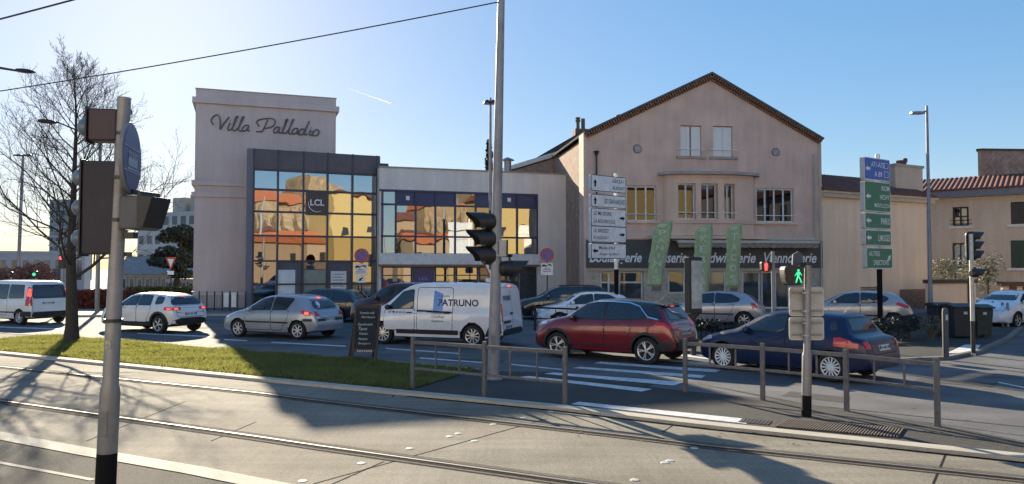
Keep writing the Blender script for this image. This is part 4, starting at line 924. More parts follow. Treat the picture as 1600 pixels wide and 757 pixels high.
    if sp.get('aerial'):
        x, z = sp['aerial']; q = MB(); q.tube([(x, 0, z), (x + .16, 0, z + .17)], [.008, .004], 5); q.box((x, 0, z), (.06, .04, .03)); q.build('aerial', black_plastic, root)
    if sp.get('roof_rails'):
        for s in (-1, 1):
            x0, x1, y, z = sp['roof_rails']; q = MB(); q.tube([(x0, s * y, z - .04), (x0 + .1, s * y, z + .05), ((x0 + x1) / 2, s * y, z + .075), (x1 - .1, s * y, z + .05), (x1, s * y, z - .06)], .022, 8); q.build('roof_rail', black_plastic, root, True)
    c, s_ = math.cos(psi), math.sin(psi); axx = axles[1] if wheel == 'rear' else axles[0]
    off = Vector((c * axx - s_ * -tr, s_ * axx + c * -tr, 0))
    root.location = Vector((at[0], at[1], 0)) - off; root.rotation_euler = (0, 0, psi); root['_p'] = 0
    del root['_p']
    return root, P

silver_blue = paint('paint_silver_blue', (0.33, 0.36, 0.42), 0.45, 0.3)
silver = paint('paint_silver', (0.40, 0.41, 0.45), 0.45, 0.3)
silver_grey = paint('paint_silver_grey', (0.42, 0.41, 0.42), 0.4, 0.32)
white_p = paint('paint_white', (0.74, 0.75, 0.77), 0.0, 0.3)
red_p = paint('paint_dark_red', (0.19, 0.007, 0.017), 0.25, 0.25)
navy_p = mat('paint_navy', (0.008, 0.016, 0.060), 0.32, 0.0, 0.05, 3.0, coat=0.18, spec=.4)
maroon_p = paint('paint_maroon_brown', (0.060, 0.022, 0.022), 0.3, 0.35)
black_p = paint('paint_black', (0.012, 0.012, 0.014), 0.0, 0.2)

def low_line(L, a=.24, b=.18, c=.30): return [(0, a), (.4, b), (L - .7, b), (L, c)]
# silver hatchback
L = 4.2
sh_, SP = car('silver_hatchback', 'silver blue hatchback with a round white sticker on its rear window', 'car', dict(L=L, W=1.76, wb=2.61, fo=.86, r=.31, spokes=7, style='wide', rim=hub_silver, paint=silver_blue,
    top=[(0, .60), (.05, .70), (.18, .775), (.55, .88), (.98, .99), (1.12, 1.05), (1.72, 1.385), (2.05, 1.475), (2.5, 1.51), (3.1, 1.495), (3.62, 1.41), (3.76, 1.33), (4.0, 1.02), (4.08, .93), (4.15, .78), (4.2, .55)],
    low=low_line(L), belt=[(0, .55), (.9, .90), (2.4, .95), (L, 1.0)],
    side=[[(1.28, 1.005), (1.80, 1.335), (2.28, 1.40), (2.28, .985)], [(2.36, .985), (2.36, 1.405), (3.16, 1.365), (2.98, 1.02)]],
    doors=[[(1.22, .30), (1.20, .94), (2.31, .965), (2.31, .30)], [(2.34, .30), (2.34, .965), (3.08, .985), (3.05, .72), (2.86, .50), (2.80, .30)]],
    handles=[(2.02, .84), (2.78, .86)], rub=.53, mirror=(1.42, .99), rear_glass=[(-.60, 1.06), (-.50, 1.36), (.50, 1.36), (.60, 1.06)],
    windscreen=[(-.60, 1.08), (-.50, 1.38), (.50, 1.38), (.60, 1.08)], tails=[[('S', [(3.58, .965), (3.80, .80), (4.02, .82), (4.02, .93), (3.72, 1.0)]), ('B', [(.52, .80), (.72, .80), (.72, .97), (.62, .95)])]],
    lit=[('S', [(3.76, .86), (3.92, .85), (3.92, .93), (3.76, .95)])], bumper=[(-.66, .62), (.66, .62), (.66, .71), (-.66, .71)], bumper_side=[[(3.70, .62), (4.05, .62), (4.05, .71), (3.70, .71)]],
    plate=(.60, 'EM 114 BJ'), brake_high=1.375, hatch=[(-.52, .74), (-.52, 1.0), (.52, 1.0), (.52, .74)], wiper=1.05, heads=[('S', [(.12, .62), (.5, .68), (.42, .78), (.16, .73)]), ('F', [(.45, .60), (.62, .60), (.6, .70), (.42, .68)])]),
    G(467, 531), R(-24))
SP.part('rear_sticker', [('B', ellipse(-.30, 1.20, .085, .085, 18))], mat('sticker_white', (.7, .7, .72), .5), sh_, .013); SP.part('rear_sticker', [('B', rrect(-.40, -.30, 1.07, 1.10, .01))], MATS['sticker_white'], sh_, .013)
# white crossover ahead
L = 4.17
car('white_crossover', 'white crossover with black wheel arches and red rear lamps standing in the sun', 'car', dict(L=L, W=1.75, wb=2.6, fo=.84, r=.345, spokes=5, style='twin', paint=white_p, clad=.36, arch=.085, door_clad=.42, roof_paint=white_p,
    top=[(0, .62), (.04, .80), (.14, .90), (.55, 1.0), (.95, 1.06), (1.1, 1.11), (1.65, 1.42), (2.0, 1.485), (2.6, 1.49), (3.3, 1.46), (3.62, 1.40), (3.74, 1.34), (3.98, 1.03), (4.06, .98), (4.12, .86), (4.17, .55)],
    low=low_line(L, .26, .22, .34), belt=[(0, .6), (.9, .96), (2.4, 1.0), (L, 1.02)],
    side=[[(1.28, 1.06), (1.76, 1.345), (2.22, 1.39), (2.22, 1.04)], [(2.28, 1.04), (2.28, 1.395), (2.86, 1.385), (2.98, 1.06)], [(3.2, 1.08), (3.12, 1.36), (3.48, 1.32), (3.56, 1.12)]],
    doors=[[(1.20, .40), (1.18, 1.0), (2.24, 1.02), (2.24, .40)], [(2.27, .40), (2.27, 1.02), (3.02, 1.03), (2.98, .80), (2.82, .55), (2.78, .40)]],
    handles=[(1.98, .88), (2.74, .89)], mirror=(1.42, 1.05), mirror_mat=black_plastic, rear_glass=[(-.66, 1.08), (-.54, 1.35), (.54, 1.35), (.66, 1.08)], windscreen=[(-.60, 1.14), (-.5, 1.40), (.5, 1.40), (.6, 1.14)],
    tails=[[('S', [(3.72, .87), (3.74, .98), (4.04, .98), (4.04, .87)]), ('B', [(.42, .87), (.76, .87), (.76, .97), (.42, .97)])]], lit=[('B', [(.54, .89), (.70, .89), (.70, .945), (.54, .945)]), ('S', [(3.86, .89), (4.0, .89), (4.0, .945), (3.86, .945)])],
    bumper=[(-.76, .36), (.76, .36), (.76, .50), (.44, .58), (-.44, .58), (-.76, .50)], plate=(.66, 'DW 181 TY'), hatch=[(-.60, .62), (-.62, 1.02), (.62, 1.02), (.60, .62)], brake_high=1.36, handle_mat=white_p),
    G(250, 521.5), R(-26))
# white minivan
L = 4.75
car('white_minivan', 'white minivan with tall red tail light and dark tailgate window behind the bare tree', 'van', dict(L=L, W=1.90, wb=3.2, fo=.87, r=.32, spokes=8, style='wide', rim=hub_silver, paint=white_p, clad=.33,
    top=[(0, .66), (.05, .86), (.3, 1.02), (.8, 1.16), (1.0, 1.25), (1.6, 1.75), (1.9, 1.86), (2.4, 1.90), (4.2, 1.88), (4.48, 1.82), (4.56, 1.68), (4.66, 1.12), (4.70, 1.0), (4.75, .55)],
    low=low_line(L, .26, .22, .32), belt=[(0, .6), (.9, 1.0), (2.4, 1.10), (L, 1.12)], roofw=[(0, .8), (1.5, .80), (4.0, .80), (L, .8)], plan=[(0, .7), (.1, .86), (.4, .97), (.9, 1), (L - .5, 1), (L - .15, .97), (L - .05, .94), (L, .88)],
    side=[[(1.35, 1.15), (1.72, 1.62), (2.15, 1.70), (2.15, 1.13)], [(2.3, 1.13), (2.3, 1.70), (3.2, 1.70), (3.2, 1.13)], [(3.3, 1.13), (3.3, 1.70), (4.2, 1.68), (4.28, 1.15)]],
    doors=[[(1.2, .42), (1.25, 1.08), (2.2, 1.09), (2.2, .42)], [(2.26, .42), (2.26, 1.09), (3.25, 1.09), (3.25, .42)]], handles=[(1.95, .98)], mirror=(1.5, 1.15), mirror_mat=black_plastic,
    rear_glass=[(-.74, 1.16), (-.68, 1.68), (.68, 1.68), (.74, 1.16)], windscreen=[(-.7, 1.3), (-.6, 1.75), (.6, 1.75), (.7, 1.3)],
    tails=[[('S', [(4.46, .82), (4.46, 1.62), (4.56, 1.62), (4.66, .82)]), ('B', [(.80, .82), (.92, .82), (.84, 1.62), (.76, 1.62)])]], lit=[('B', [(.80, 1.22), (.88, 1.22), (.84, 1.55), (.78, 1.55)]), ('S', [(4.5, 1.22), (4.62, 1.22), (4.58, 1.55), (4.5, 1.55)])],
    bumper=[(-.86, .36), (.86, .36), (.86, .54), (-.86, .54)], bumper_side=[[(4.1, .36), (4.72, .36), (4.72, .58), (4.2, .58)]], plate=(.86, 'DX 412 KJ', -.1), hatch=[(-.78, .56), (-.78, 1.11), (.78, 1.11), (.78, .56)], panels=[([(2.2, .50), (4.05, .50), (4.05, .56), (2.2, .56)], black_plastic)]),
    G(33, 508), R(-24))
# white panel van with lettering
L = 5.0
van_sp = dict(L=L, W=1.96, wb=3.1, fo=.93, r=.345, spokes=10, style='straight', paint=white_p, clad=.30,
    top=[(0, .70), (.04, .92), (.2, 1.06), (.75, 1.22), (.98, 1.34), (1.62, 1.80), (1.95, 1.92), (2.5, 1.965), (4.5, 1.95), (4.82, 1.90), (4.88, 1.80), (4.95, 1.2), (4.97, 1.0), (5.0, .55)],
    low=low_line(L, .26, .22, .36), belt=[(0, .6), (.9, 1.0), (2.4, 1.12), (L, 1.15)], roofw=[(0, .82), (1.5, .80), (2.2, .84), (4.8, .86), (L, .86)], plan=[(0, .72), (.1, .88), (.4, .97), (.9, 1), (L - .3, 1), (L - .1, .985), (L - .03, .96), (L, .92)], drop=.09,
    side=[[(1.05, 1.12), (1.60, 1.66), (2.0, 1.74), (2.0, 1.16)]], doors=[[(.98, .48), (.98, 1.09), (1.55, 1.12), (2.05, 1.14), (2.05, .48)], [(2.15, .48), (2.15, 1.80), (3.35, 1.80), (3.35, .48)]],
    handles=[(1.78, 1.0), (3.1, 1.0)], handle_mat=black_plastic, mirror=(1.12, 1.18), mirror_mat=black_plastic, windscreen=[(-.72, 1.38), (-.62, 1.82), (.62, 1.82), (.72, 1.38)],
    tails=[[('S', [(4.80, .78), (4.80, 1.30), (4.90, 1.30), (4.95, .78)]), ('B', [(.86, .80), (.93, .80), (.91, 1.34), (.86, 1.34)])]], lit=[('S', [(4.83, .92), (4.93, .92), (4.91, 1.12), (4.83, 1.12)])],
    bumper=[(-.92, .34), (.92, .34), (.92, .50), (-.92, .50)], plate=(.56, 'BX 002 PG', -.42), brake_high=1.84, panels=[([(1.42, .36), (3.55, .36), (3.55, .50), (1.42, .50)], black_plastic), ([(4.42, .34), (4.96, .34), (4.96, .74), (4.56, .62)], black_plastic)],
    heads=[('S', [(.10, .80), (.42, .92), (.38, 1.06), (.12, .96)])])
van, VP = car('white_panel_van', 'white panel van lettered for a plumbing firm, with a blue square on its side', 'van', van_sp, G(740, 543), R(-20))
for s in (-1, 1):
    VP.part('rear_door_gap', [('B', expand(round_poly([(s * .03, .56), (s * .03, 1.80), (s * .78, 1.80), (s * .84, .56)], .06), .012))], seam_m, van, .0012)
    VP.part('rear_door', [('B', round_poly([(s * .03, .56), (s * .03, 1.80), (s * .78, 1.80), (s * .84, .56)], .06))], white_p, van, .0035)
VP.part('logo_square', [('L', [(2.68, 1.10), (3.02, 1.10), (3.02, 1.62), (2.72, 1.72)])], mat('logo_blue', (0.07, 0.22, 0.60), 0.5, c2=(0.22, 0.40, 0.75), scale=2), van, .006)
def vt(t, x, z, wd, ht): me = text_mesh(t, width=wd, height=ht, bold=.03 if ht > .2 else .015); me.transform(Matrix.Translation((x, 0, z))); return me
VP.words('firm_lettering', [vt('PATRUNO', 2.86, 1.24, 1.36, .215)], mat('lettering_navy', (0.02, 0.025, 0.10), 0.5), van, (0, 1, 0))
VP.words('small_lettering', [vt('François', 2.86, 1.50, .38, .09), vt('Plomberie', 2.66, .98, .44, .085), vt('Chauffage', 2.66, .86, .44, .085), vt('Sanitaire', 2.66, .74, .40, .075), vt('04 73 28 64 83', 1.12, .99, .62, .075)], mat('lettering_grey_blue', (0.10, 0.12, 0.20), 0.5), van, (0, 1, 0))
def vb(t, y, z, wd, ht): me = text_mesh(t, width=wd, height=ht, bold=.03); me.transform(Matrix.Rotation(R(90), 4, 'Z')); me.transform(Matrix.Translation((0, y, z))); return me
VP.words('firm_lettering', [vb('PATRUNO', -.70, 1.42, .62, .15)], MATS['lettering_navy'], van, (-1, 0, 0), .012)
VP.part('door_bar', [('B', [(-.80, .73), (-.25, .73), (-.25, .81), (-.80, .81)])], black_plastic, van, .03)
VP.part('door_latch', [('B', [(-.22, .98), (-.02, .98), (-.02, 1.05), (-.22, 1.05)])], black_plastic, van, .03)
# red crossover
L = 4.21
car('red_crossover', 'dark red crossover with black roof and chrome window line, waiting at the zebra crossing', 'car', dict(L=L, W=1.80, wb=2.6, fo=.86, r=.345, spokes=5, style='twin', paint=red_p, roof_paint=black_p, clad=.33, arch=.07, door_clad=.42, roof_from=lambda x: 1.36 if x > 1.5 else 9,
    top=[(0, .66), (.04, .84), (.15, .95), (.6, 1.05), (.98, 1.13), (1.12, 1.19), (1.62, 1.50), (2.0, 1.585), (2.5, 1.605), (3.2, 1.575), (3.70, 1.50), (3.80, 1.42), (4.0, 1.08), (4.07, 1.0), (4.15, .82), (4.21, .55)],
    low=low_line(L, .27, .22, .36), belt=[(0, .62), (.9, 1.0), (2.4, 1.05), (L, 1.10)],
    side=[[(1.20, 1.11), (1.70, 1.45), (2.24, 1.50), (2.24, 1.08)], [(2.30, 1.08), (2.30, 1.505), (3.05, 1.47), (3.32, 1.30), (3.40, 1.14)]],
    doors=[[(1.20, .40), (1.16, 1.05), (2.26, 1.07), (2.26, .40)], [(2.29, .40), (2.29, 1.07), (3.06, 1.09), (3.02, .82), (2.84, .56), (2.80, .40)]], panels=[([(3.40, 1.17), (3.28, 1.38), (3.70, 1.38), (3.92, 1.12)], black_p)],
    chrome_line=[(1.12, 1.10), (1.4, 1.33), (1.68, 1.49), (1.95, 1.535), (2.4, 1.545), (2.9, 1.52), (3.18, 1.44), (3.36, 1.28), (3.48, 1.18), (3.75, 1.13)],
    handles=[(1.98, .92), (2.78, .94)], mirror=(1.36, 1.10), mirror_mat=black_p, rear_glass=[(-.60, 1.12), (-.50, 1.42), (.50, 1.42), (.60, 1.12)], windscreen=[(-.62, 1.22), (-.5, 1.50), (.5, 1.50), (.62, 1.22)],
    tails=[[('S', [(3.66, .98), (3.74, 1.08), (4.04, 1.04), (4.08, .92), (3.9, .90)]), ('B', [(.46, .90), (.76, .90), (.72, 1.05), (.46, 1.02)])]], lit=[], bumper=[(-.78, .36), (.78, .36), (.78, .56), (-.78, .56)], bumper_side=[[(3.72, .36), (4.19, .36), (4.19, .58), (3.80, .58)]],
    plate=(.74, 'FB 936 NV'), spoiler=(3.80, 1.515, .56), aerial=(3.45, 1.545), brake_high=1.425, hatch=[(-.60, .62), (-.62, 1.06), (.62, 1.06), (.60, .62)], heads=[('S', [(.08, .82), (.5, .90), (.42, .98), (.12, .92)])]),
    G(1012, 569.5), R(-35))
# navy hatchback
L = 4.21
car('navy_hatchback', 'dark navy hatchback with red tail light and white multi-spoke hubcaps behind the grey railing', 'car', dict(L=L, W=1.78, wb=2.62, fo=.80, r=.315, spokes=14, style='straight', rim=mat('hubcap_white', (0.72, 0.73, 0.74), 0.35), paint=navy_p,
    top=[(0, .58), (.05, .70), (.2, .79), (.6, .90), (1.0, .99), (1.15, 1.06), (1.75, 1.375), (2.1, 1.445), (2.5, 1.457), (3.1, 1.445), (3.50, 1.405), (3.60, 1.36), (3.68, 1.24), (3.80, 1.03), (3.88, .98), (4.05, .945), (4.14, .84), (4.21, .55)],
    low=low_line(L), belt=[(0, .52), (.9, .88), (2.4, .95), (3.4, 1.0), (L, .95)],
    side=[[(1.30, 1.0), (1.82, 1.31), (2.35, 1.36), (2.35, .985)], [(2.43, .985), (2.43, 1.36), (2.95, 1.335), (3.12, 1.20), (3.02, 1.01)], [(3.38, 1.08), (3.34, 1.24), (3.46, 1.25), (3.56, 1.09)]],
    doors=[[(1.22, .28), (1.20, .94), (2.38, .96), (2.38, .28)], [(2.41, .28), (2.41, .96), (3.08, .98), (3.05, .74), (2.88, .52), (2.82, .28)]], handles=[(2.08, .84)], mirror=(1.46, .99),
    rear_glass=[(-.58, 1.05), (-.48, 1.32), (.48, 1.32), (.58, 1.05)], windscreen=[(-.60, 1.1), (-.48, 1.36), (.48, 1.36), (.6, 1.1)],
    tails=[[('S', [(3.50, .94), (3.64, .96), (4.0, .84), (4.0, .74), (3.50, .76)]), ('B', [(.62, .74), (.78, .74), (.78, .88), (.66, .90)])]], lit=[], plate=(.68, 'CA 601 JX'), wiper=1.04, aerial=(3.3, 1.40),
    heads=[('S', [(.10, .62), (.48, .72), (.40, .80), (.14, .74)]), ('F', [(.45, .60), (.62, .60), (.6, .70), (.42, .68)])], hatch=[(-.56, .62), (-.56, .92), (.56, .92), (.56, .62)]),
    G(1301, 597), R(-49))
# silver hatchback parked before the shop
L = 4.25
car('silver_family_hatchback', 'silver hatchback parked in front of the bakery shop beyond the planting bed', 'car', dict(L=L, W=1.75, wb=2.61, fo=.92, r=.315, spokes=7, style='straight', paint=silver,
    top=[(0, .58), (.05, .70), (.2, .79), (.6, .89), (1.0, .98), (1.18, 1.06), (1.8, 1.385), (2.15, 1.45), (2.55, 1.46), (3.1, 1.43), (3.6, 1.33), (3.74, 1.26), (4.02, .99), (4.10, .93), (4.18, .80), (4.25, .55)],
    low=low_line(L), belt=[(0, .52), (.9, .88), (2.4, .97), (L, 1.02)],
    side=[[(1.32, 1.0), (1.86, 1.32), (2.32, 1.37), (2.32, 1.0)], [(2.39, 1.0), (2.39, 1.37), (3.0, 1.335), (3.36, 1.16), (3.30, 1.06), (3.1, 1.03)]],
    doors=[[(1.22, .28), (1.20, .95), (2.34, .97), (2.34, .28)], [(2.37, .28), (2.37, .97), (3.12, 1.0), (3.08, .74), (2.92, .52), (2.86, .28)]], handles=[(2.08, .87), (2.82, .89)], mirror=(1.46, 1.0),
    rear_glass=[(-.58, 1.05), (-.48, 1.28), (.48, 1.28), (.58, 1.05)], windscreen=[(-.6, 1.1), (-.48, 1.36), (.48, 1.36), (.6, 1.1)],
    tails=[[('S', [(3.86, .78), (3.80, 1.0), (3.94, 1.0), (4.08, .82)]), ('B', [(.62, .78), (.76, .78), (.7, .98), (.62, .98)])]], lit=[], rub=.50, plate=(.70, 'AB 274 ZK')),
    G(1163, 512), R(-24))
# silver-grey hatchback by the beige house
L = 4.28
car('silver_grey_hatchback', 'silver grey hatchback parked by the windowless beige wall', 'car', dict(L=L, W=1.80, wb=2.61, fo=.95, r=.315, spokes=5, style='wide', paint=silver_grey,
    top=[(0, .60), (.05, .72), (.2, .80), (.6, .92), (1.0, 1.02), (1.12, 1.08), (1.75, 1.41), (2.1, 1.485), (2.55, 1.50), (3.2, 1.47), (3.66, 1.37), (3.80, 1.28), (4.04, 1.0), (4.12, .94), (4.20, .80), (4.28, .55)],
    low=low_line(L), belt=[(0, .54), (.9, .92), (2.4, 1.0), (L, 1.06)],
    side=[[(1.26, 1.04), (1.80, 1.345), (2.32, 1.41), (2.32, 1.03)], [(2.39, 1.03), (2.39, 1.41), (3.05, 1.375), (3.40, 1.22), (3.22, 1.07)]],
    doors=[[(1.22, .28), (1.18, .98), (2.34, 1.0), (2.34, .28)], [(2.37, .28), (2.37, 1.0), (3.12, 1.03), (3.08, .74), (2.92, .52), (2.86, .28)]], handles=[(2.08, .90), (2.82, .92)], mirror=(1.42, 1.04),
    rear_glass=[(-.58, 1.08), (-.48, 1.32), (.48, 1.32), (.58, 1.08)], windscreen=[(-.6, 1.12), (-.48, 1.40), (.48, 1.40), (.6, 1.12)],
    tails=[[('S', [(3.62, 1.0), (3.70, 1.08), (4.06, .96), (4.10, .84), (3.92, .86)]), ('B', [(.62, .82), (.76, .82), (.7, .98), (.62, .98)])]], lit=[], rub=.50, plate=(.70, 'CK 518 WD')),
    G(1397, 515), R(-24))
# white hatchback behind the van
L = 3.97
car('white_hatchback', 'white hatchback parked behind the dark barrier, its bonnet beside the white panel van', 'car', dict(L=L, W=1.70, wb=2.47, fo=.82, r=.305, spokes=5, style='wide', paint=white_p,
    top=[(0, .60), (.05, .72), (.2, .80), (.6, .90), (.95, .98), (1.08, 1.04), (1.66, 1.375), (2.0, 1.445), (2.4, 1.455), (3.0, 1.42), (3.5, 1.31), (3.62, 1.22), (3.78, 1.0), (3.84, .92), (3.92, .78), (3.97, .55)],
    low=low_line(L), belt=[(0, .52), (.9, .90), (2.4, .97), (L, 1.02)],
    side=[[(1.24, 1.0), (1.74, 1.315), (2.2, 1.36), (2.2, .99)], [(2.27, .99), (2.27, 1.36), (2.85, 1.33), (3.14, 1.2), (3.0, 1.03)]],
    doors=[[(1.15, .28), (1.12, .95), (2.22, .97), (2.22, .28)], [(2.25, .28), (2.25, .97), (2.98, .99), (2.94, .74), (2.8, .52), (2.74, .28)]], handles=[(1.98, .86), (2.7, .88)], mirror=(1.36, 1.02),
    rear_glass=[(-.55, 1.04), (-.46, 1.26), (.46, 1.26), (.55, 1.04)], windscreen=[(-.60, 1.08), (-.48, 1.37), (.48, 1.37), (.60, 1.08)], tails=[], heads=[('S', [(.06, .62), (.46, .72), (.40, .82), (.10, .74)]), ('F', [(.40, .60), (.60, .60), (.56, .74), (.40, .68)])], plate=None),
    G(874, 513), R(4), 'front')
# dark car with roof rails
L = 4.5
car('dark_estate_car', 'near-black estate car with black roof rails standing beyond the white hatchback', 'car', dict(L=L, W=1.82, wb=2.7, fo=.9, r=.33, spokes=5, style='wide', paint=black_p,
    top=[(0, .66), (.05, .80), (.2, .92), (.6, 1.02), (1.0, 1.10), (1.12, 1.16), (1.7, 1.50), (2.05, 1.57), (2.6, 1.58), (3.7, 1.55), (4.1, 1.48), (4.22, 1.36), (4.36, 1.06), (4.40, .98), (4.46, .80), (4.5, .55)],
    low=low_line(L), belt=[(0, .6), (.9, .98), (2.4, 1.04), (L, 1.08)], side=[[(1.26, 1.08), (1.76, 1.43), (2.3, 1.48), (2.3, 1.07)], [(2.38, 1.07), (2.38, 1.48), (3.2, 1.46), (3.2, 1.08)], [(3.28, 1.08), (3.28, 1.45), (3.98, 1.40), (4.05, 1.12)]],
    doors=[[(1.2, .3), (1.18, 1.02), (2.33, 1.04), (2.33, .3)]], handles=[], mirror=(1.4, 1.08), rear_glass=[(-.6, 1.1), (-.5, 1.42), (.5, 1.42), (.6, 1.1)], windscreen=[(-.62, 1.2), (-.5, 1.5), (.5, 1.5), (.62, 1.2)], tails=[], roof_rails=(1.9, 3.9, .56, 1.52), plate=None),
    G(930, 500), R(2), 'rear')
# maroon people carrier
L = 4.65
car('maroon_people_carrier', 'dark maroon people carrier standing between the silver hatchback and the white van', 'car', dict(L=L, W=1.86, wb=2.9, fo=.88, r=.33, spokes=5, style='wide', paint=maroon_p, clad=.33,
    top=[(0, .70), (.05, .92), (.25, 1.06), (.75, 1.18), (1.0, 1.27), (1.6, 1.68), (1.95, 1.80), (2.5, 1.84), (4.0, 1.82), (4.36, 1.76), (4.46, 1.62), (4.54, 1.12), (4.58, 1.0), (4.65, .55)],
    low=low_line(L), belt=[(0, .6), (.9, 1.02), (2.4, 1.12), (L, 1.14)], roofw=[(0, .78), (1.5, .76), (4.2, .78), (L, .78)],
    side=[[(1.22, 1.18), (1.72, 1.60), (2.2, 1.67), (2.2, 1.16)], [(2.32, 1.16), (2.32, 1.67), (3.25, 1.67), (3.25, 1.16)], [(3.35, 1.16), (3.35, 1.66), (4.15, 1.62), (4.22, 1.18)]],
    doors=[[(1.15, .34), (1.15, 1.10), (2.24, 1.12), (2.24, .34)], [(2.3, .34), (2.3, 1.12), (3.28, 1.12), (3.28, .34)]], handles=[(2.0, 1.0)], mirror=(1.4, 1.2),
    rear_glass=[(-.68, 1.18), (-.6, 1.62), (.6, 1.62), (.68, 1.18)], windscreen=[(-.68, 1.3), (-.56, 1.70), (.56, 1.70), (.68, 1.3)], tails=[], plate=None),
    G(572, 511), R(-20), 'front')
# black car nearest the bank
car('black_estate_car', 'black car parked close to the glass bank front, mostly hidden by the silver hatchback', 'car', dict(L=4.4, W=1.78, wb=2.65, fo=.88, r=.32, spokes=5, style='wide', paint=black_p,
    top=[(0, .60), (.05, .72), (.2, .82), (.6, .93), (1.0, 1.02), (1.12, 1.08), (1.75, 1.40), (2.1, 1.475), (2.6, 1.49), (3.5, 1.45), (3.9, 1.36), (4.0, 1.28), (4.2, 1.02), (4.27, .94), (4.34, .80), (4.4, .55)],
    low=low_line(4.4), belt=[(0, .54), (.9, .92), (2.4, .98), (4.4, 1.04)], side=[[(1.28, 1.04), (1.82, 1.345), (2.32, 1.40), (2.32, 1.03)], [(2.39, 1.03), (2.39, 1.40), (3.2, 1.37), (3.2, 1.05)]], mirror=(1.42, 1.04),
    rear_glass=[(-.58, 1.07), (-.48, 1.32), (.48, 1.32), (.58, 1.07)], windscreen=[(-.6, 1.12), (-.48, 1.38), (.48, 1.38), (.6, 1.12)], tails=[], doors=[], plate=None),
    G(450, 502), R(-18), 'front')
# white car coming out of the side street
L = 4.3
car('white_saloon_car', 'white car facing out of the side street beside the grey bollards', 'car', dict(L=L, W=1.78, wb=2.62, fo=.88, r=.32, spokes=5, style='wide', paint=white_p,
    top=[(0, .60), (.05, .74), (.2, .83), (.6, .94), (1.0, 1.03), (1.12, 1.09), (1.75, 1.41), (2.1, 1.48), (2.55, 1.495), (3.2, 1.47), (3.66, 1.38), (3.80, 1.30), (4.04, 1.04), (4.12, .96), (4.22, .80), (4.3, .55)],
    low=low_line(L), belt=[(0, .54), (.9, .92), (2.4, 1.0), (L, 1.04)], side=[[(1.28, 1.04), (1.82, 1.345), (2.32, 1.40), (2.32, 1.03)], [(2.39, 1.03), (2.39, 1.40), (3.1, 1.365), (3.4, 1.2), (3.2, 1.07)]],
    doors=[[(1.22, .28), (1.18, .98), (2.34, 1.0), (2.34, .28)], [(2.37, .28), (2.37, 1.0), (3.12, 1.03), (3.08, .74), (2.92, .52), (2.86, .28)]], handles=[(2.08, .90)], mirror=(1.42, 1.04),
    rear_glass=[(-.58, 1.08), (-.48, 1.32), (.48, 1.32), (.58, 1.08)], windscreen=[(-.66, 1.10), (-.52, 1.40), (.52, 1.40), (.66, 1.10)], tails=[], plate=None, heads=[('F', [(.40, .66), (.62, .68), (.60, .80), (.42, .76)]), ('S', [(.08, .66), (.5, .78), (.42, .86), (.12, .80)])]),
    G(1587, 513), R(30), 'front')

# ------------------------------------------------------------------ street furniture
def px2m(Y): return Y / FPX
def pole_between(p, q, r0, r1, n=14): mb = MB(); mb.tube([p, q], [r0, r1], n); return mb
# --- catenary mast with the hooded signals
m0 = G(771, 593); top = A(784, -40, m0.y); mast = thing('tram_mast', 'tall grey tapering overhead-line mast standing at the tip of the grass strip', 'mast', m0); tv = top - m0
mb = MB(); mb.tube([(0, 0, 0), tv * .12, tv], [.135, .128, .075], 18); mb.build('pole', mast_grey, mast, True)
mb = MB(); mb.lathe([(.20, 0), (.20, .02), (.15, .03), (.145, .06)], 18); mb.build('base_plate', mast_grey, mast)
def hooded(parent, x, y, z, d, s=.21, yaw=0.0, name='signal_head', lens=None):
    """round lamp housing with a long peak; opens along local -X turned by yaw"""
    o = thing(name, None, None, (x, y, z), yaw); del_ = None; o.parent = parent
    mb = MB(); mb.lathe([(s * .55, .16 * d), (s * .95, .10 * d), (s, 0), (s, -.12 * d)], 18, (0, 0, 0), 'X'); 
    n = 12; vs = []; 
    for k in range(n + 1):
        a = R(-35) + R(250) * k / n; ln = (.16 + .26 * max(0, math.sin(a)) ** .8) * d; yy, zz = math.cos(a) * s * 1.02, math.sin(a) * s * 1.02
        vs += [(-.10 * d, yy, zz), (-.10 * d - ln, yy * .98, zz * .98), (-.10 * d, yy * 1.05, zz * 1.05), (-.10 * d - ln, yy * 1.03, zz * 1.03)]
    fs = []
    for k in range(n): i = 4 * k; fs += [(i, i + 4, i + 5, i + 1), (i + 2, i + 3, i + 7, i + 6), (i + 1, i + 5, i + 7, i + 3), (i, i + 2, i + 6, i + 4)]
    mb.add(vs, fs); me = mb.mesh('hood'); return me, o
def signal(name, label, base_loc, heads, parts, rz=0.0, cat='traffic light'):
    t = thing(name, label, cat, base_loc, rz)
    for (x, y, z, d, s, yaw, lens) in heads:
        me, e = hooded(t, x, y, z, d, s, yaw); bpy.data.objects.remove(e)
        o = put(me, 'signal_head', black_plastic, t, True); o.location = (x, y, z); o.rotation_euler = (0, 0, yaw)
        mb = MB(); mb.lathe([(s * .9, -.08 * d), (s * .7, -.11 * d), (.01, -.125 * d)], 16, (0, 0, 0), 'X'); mb.build('lens', lens, o, True)
    for nm, mb, m in parts: mb.build(nm, m, t)
    return t
lens_dead_red = mat('lens_red_off', (.10, .01, .01), .2); lens_dead_amb = mat('lens_amber_off', (.12, .06, .005), .2); lens_dead_grn = mat('lens_green_off', (.01, .07, .05), .2)
lit_red = mat('signal_red_lit', (1.0, .04, .03), .4, emit=.9); lit_green = mat('signal_green_lit', (.04, .55, .24), .4, emit=.25)
Ym = m0.y; zs_ = [A(757, y, Ym).z for y in (347, 374, 400)]; xs_ = A(757, 370, Ym).x; xm = A(777, 370, Ym).x
br = MB()
for z in zs_: br.box(((xs_ + xm) / 2 + .1, Ym, z - .13), (abs(xm - xs_) * .8, .05, .05))
br.tube([(xm - .16, Ym, zs_[2] - .3), (xm - .16, Ym, zs_[0] + .25)], .025, 6)
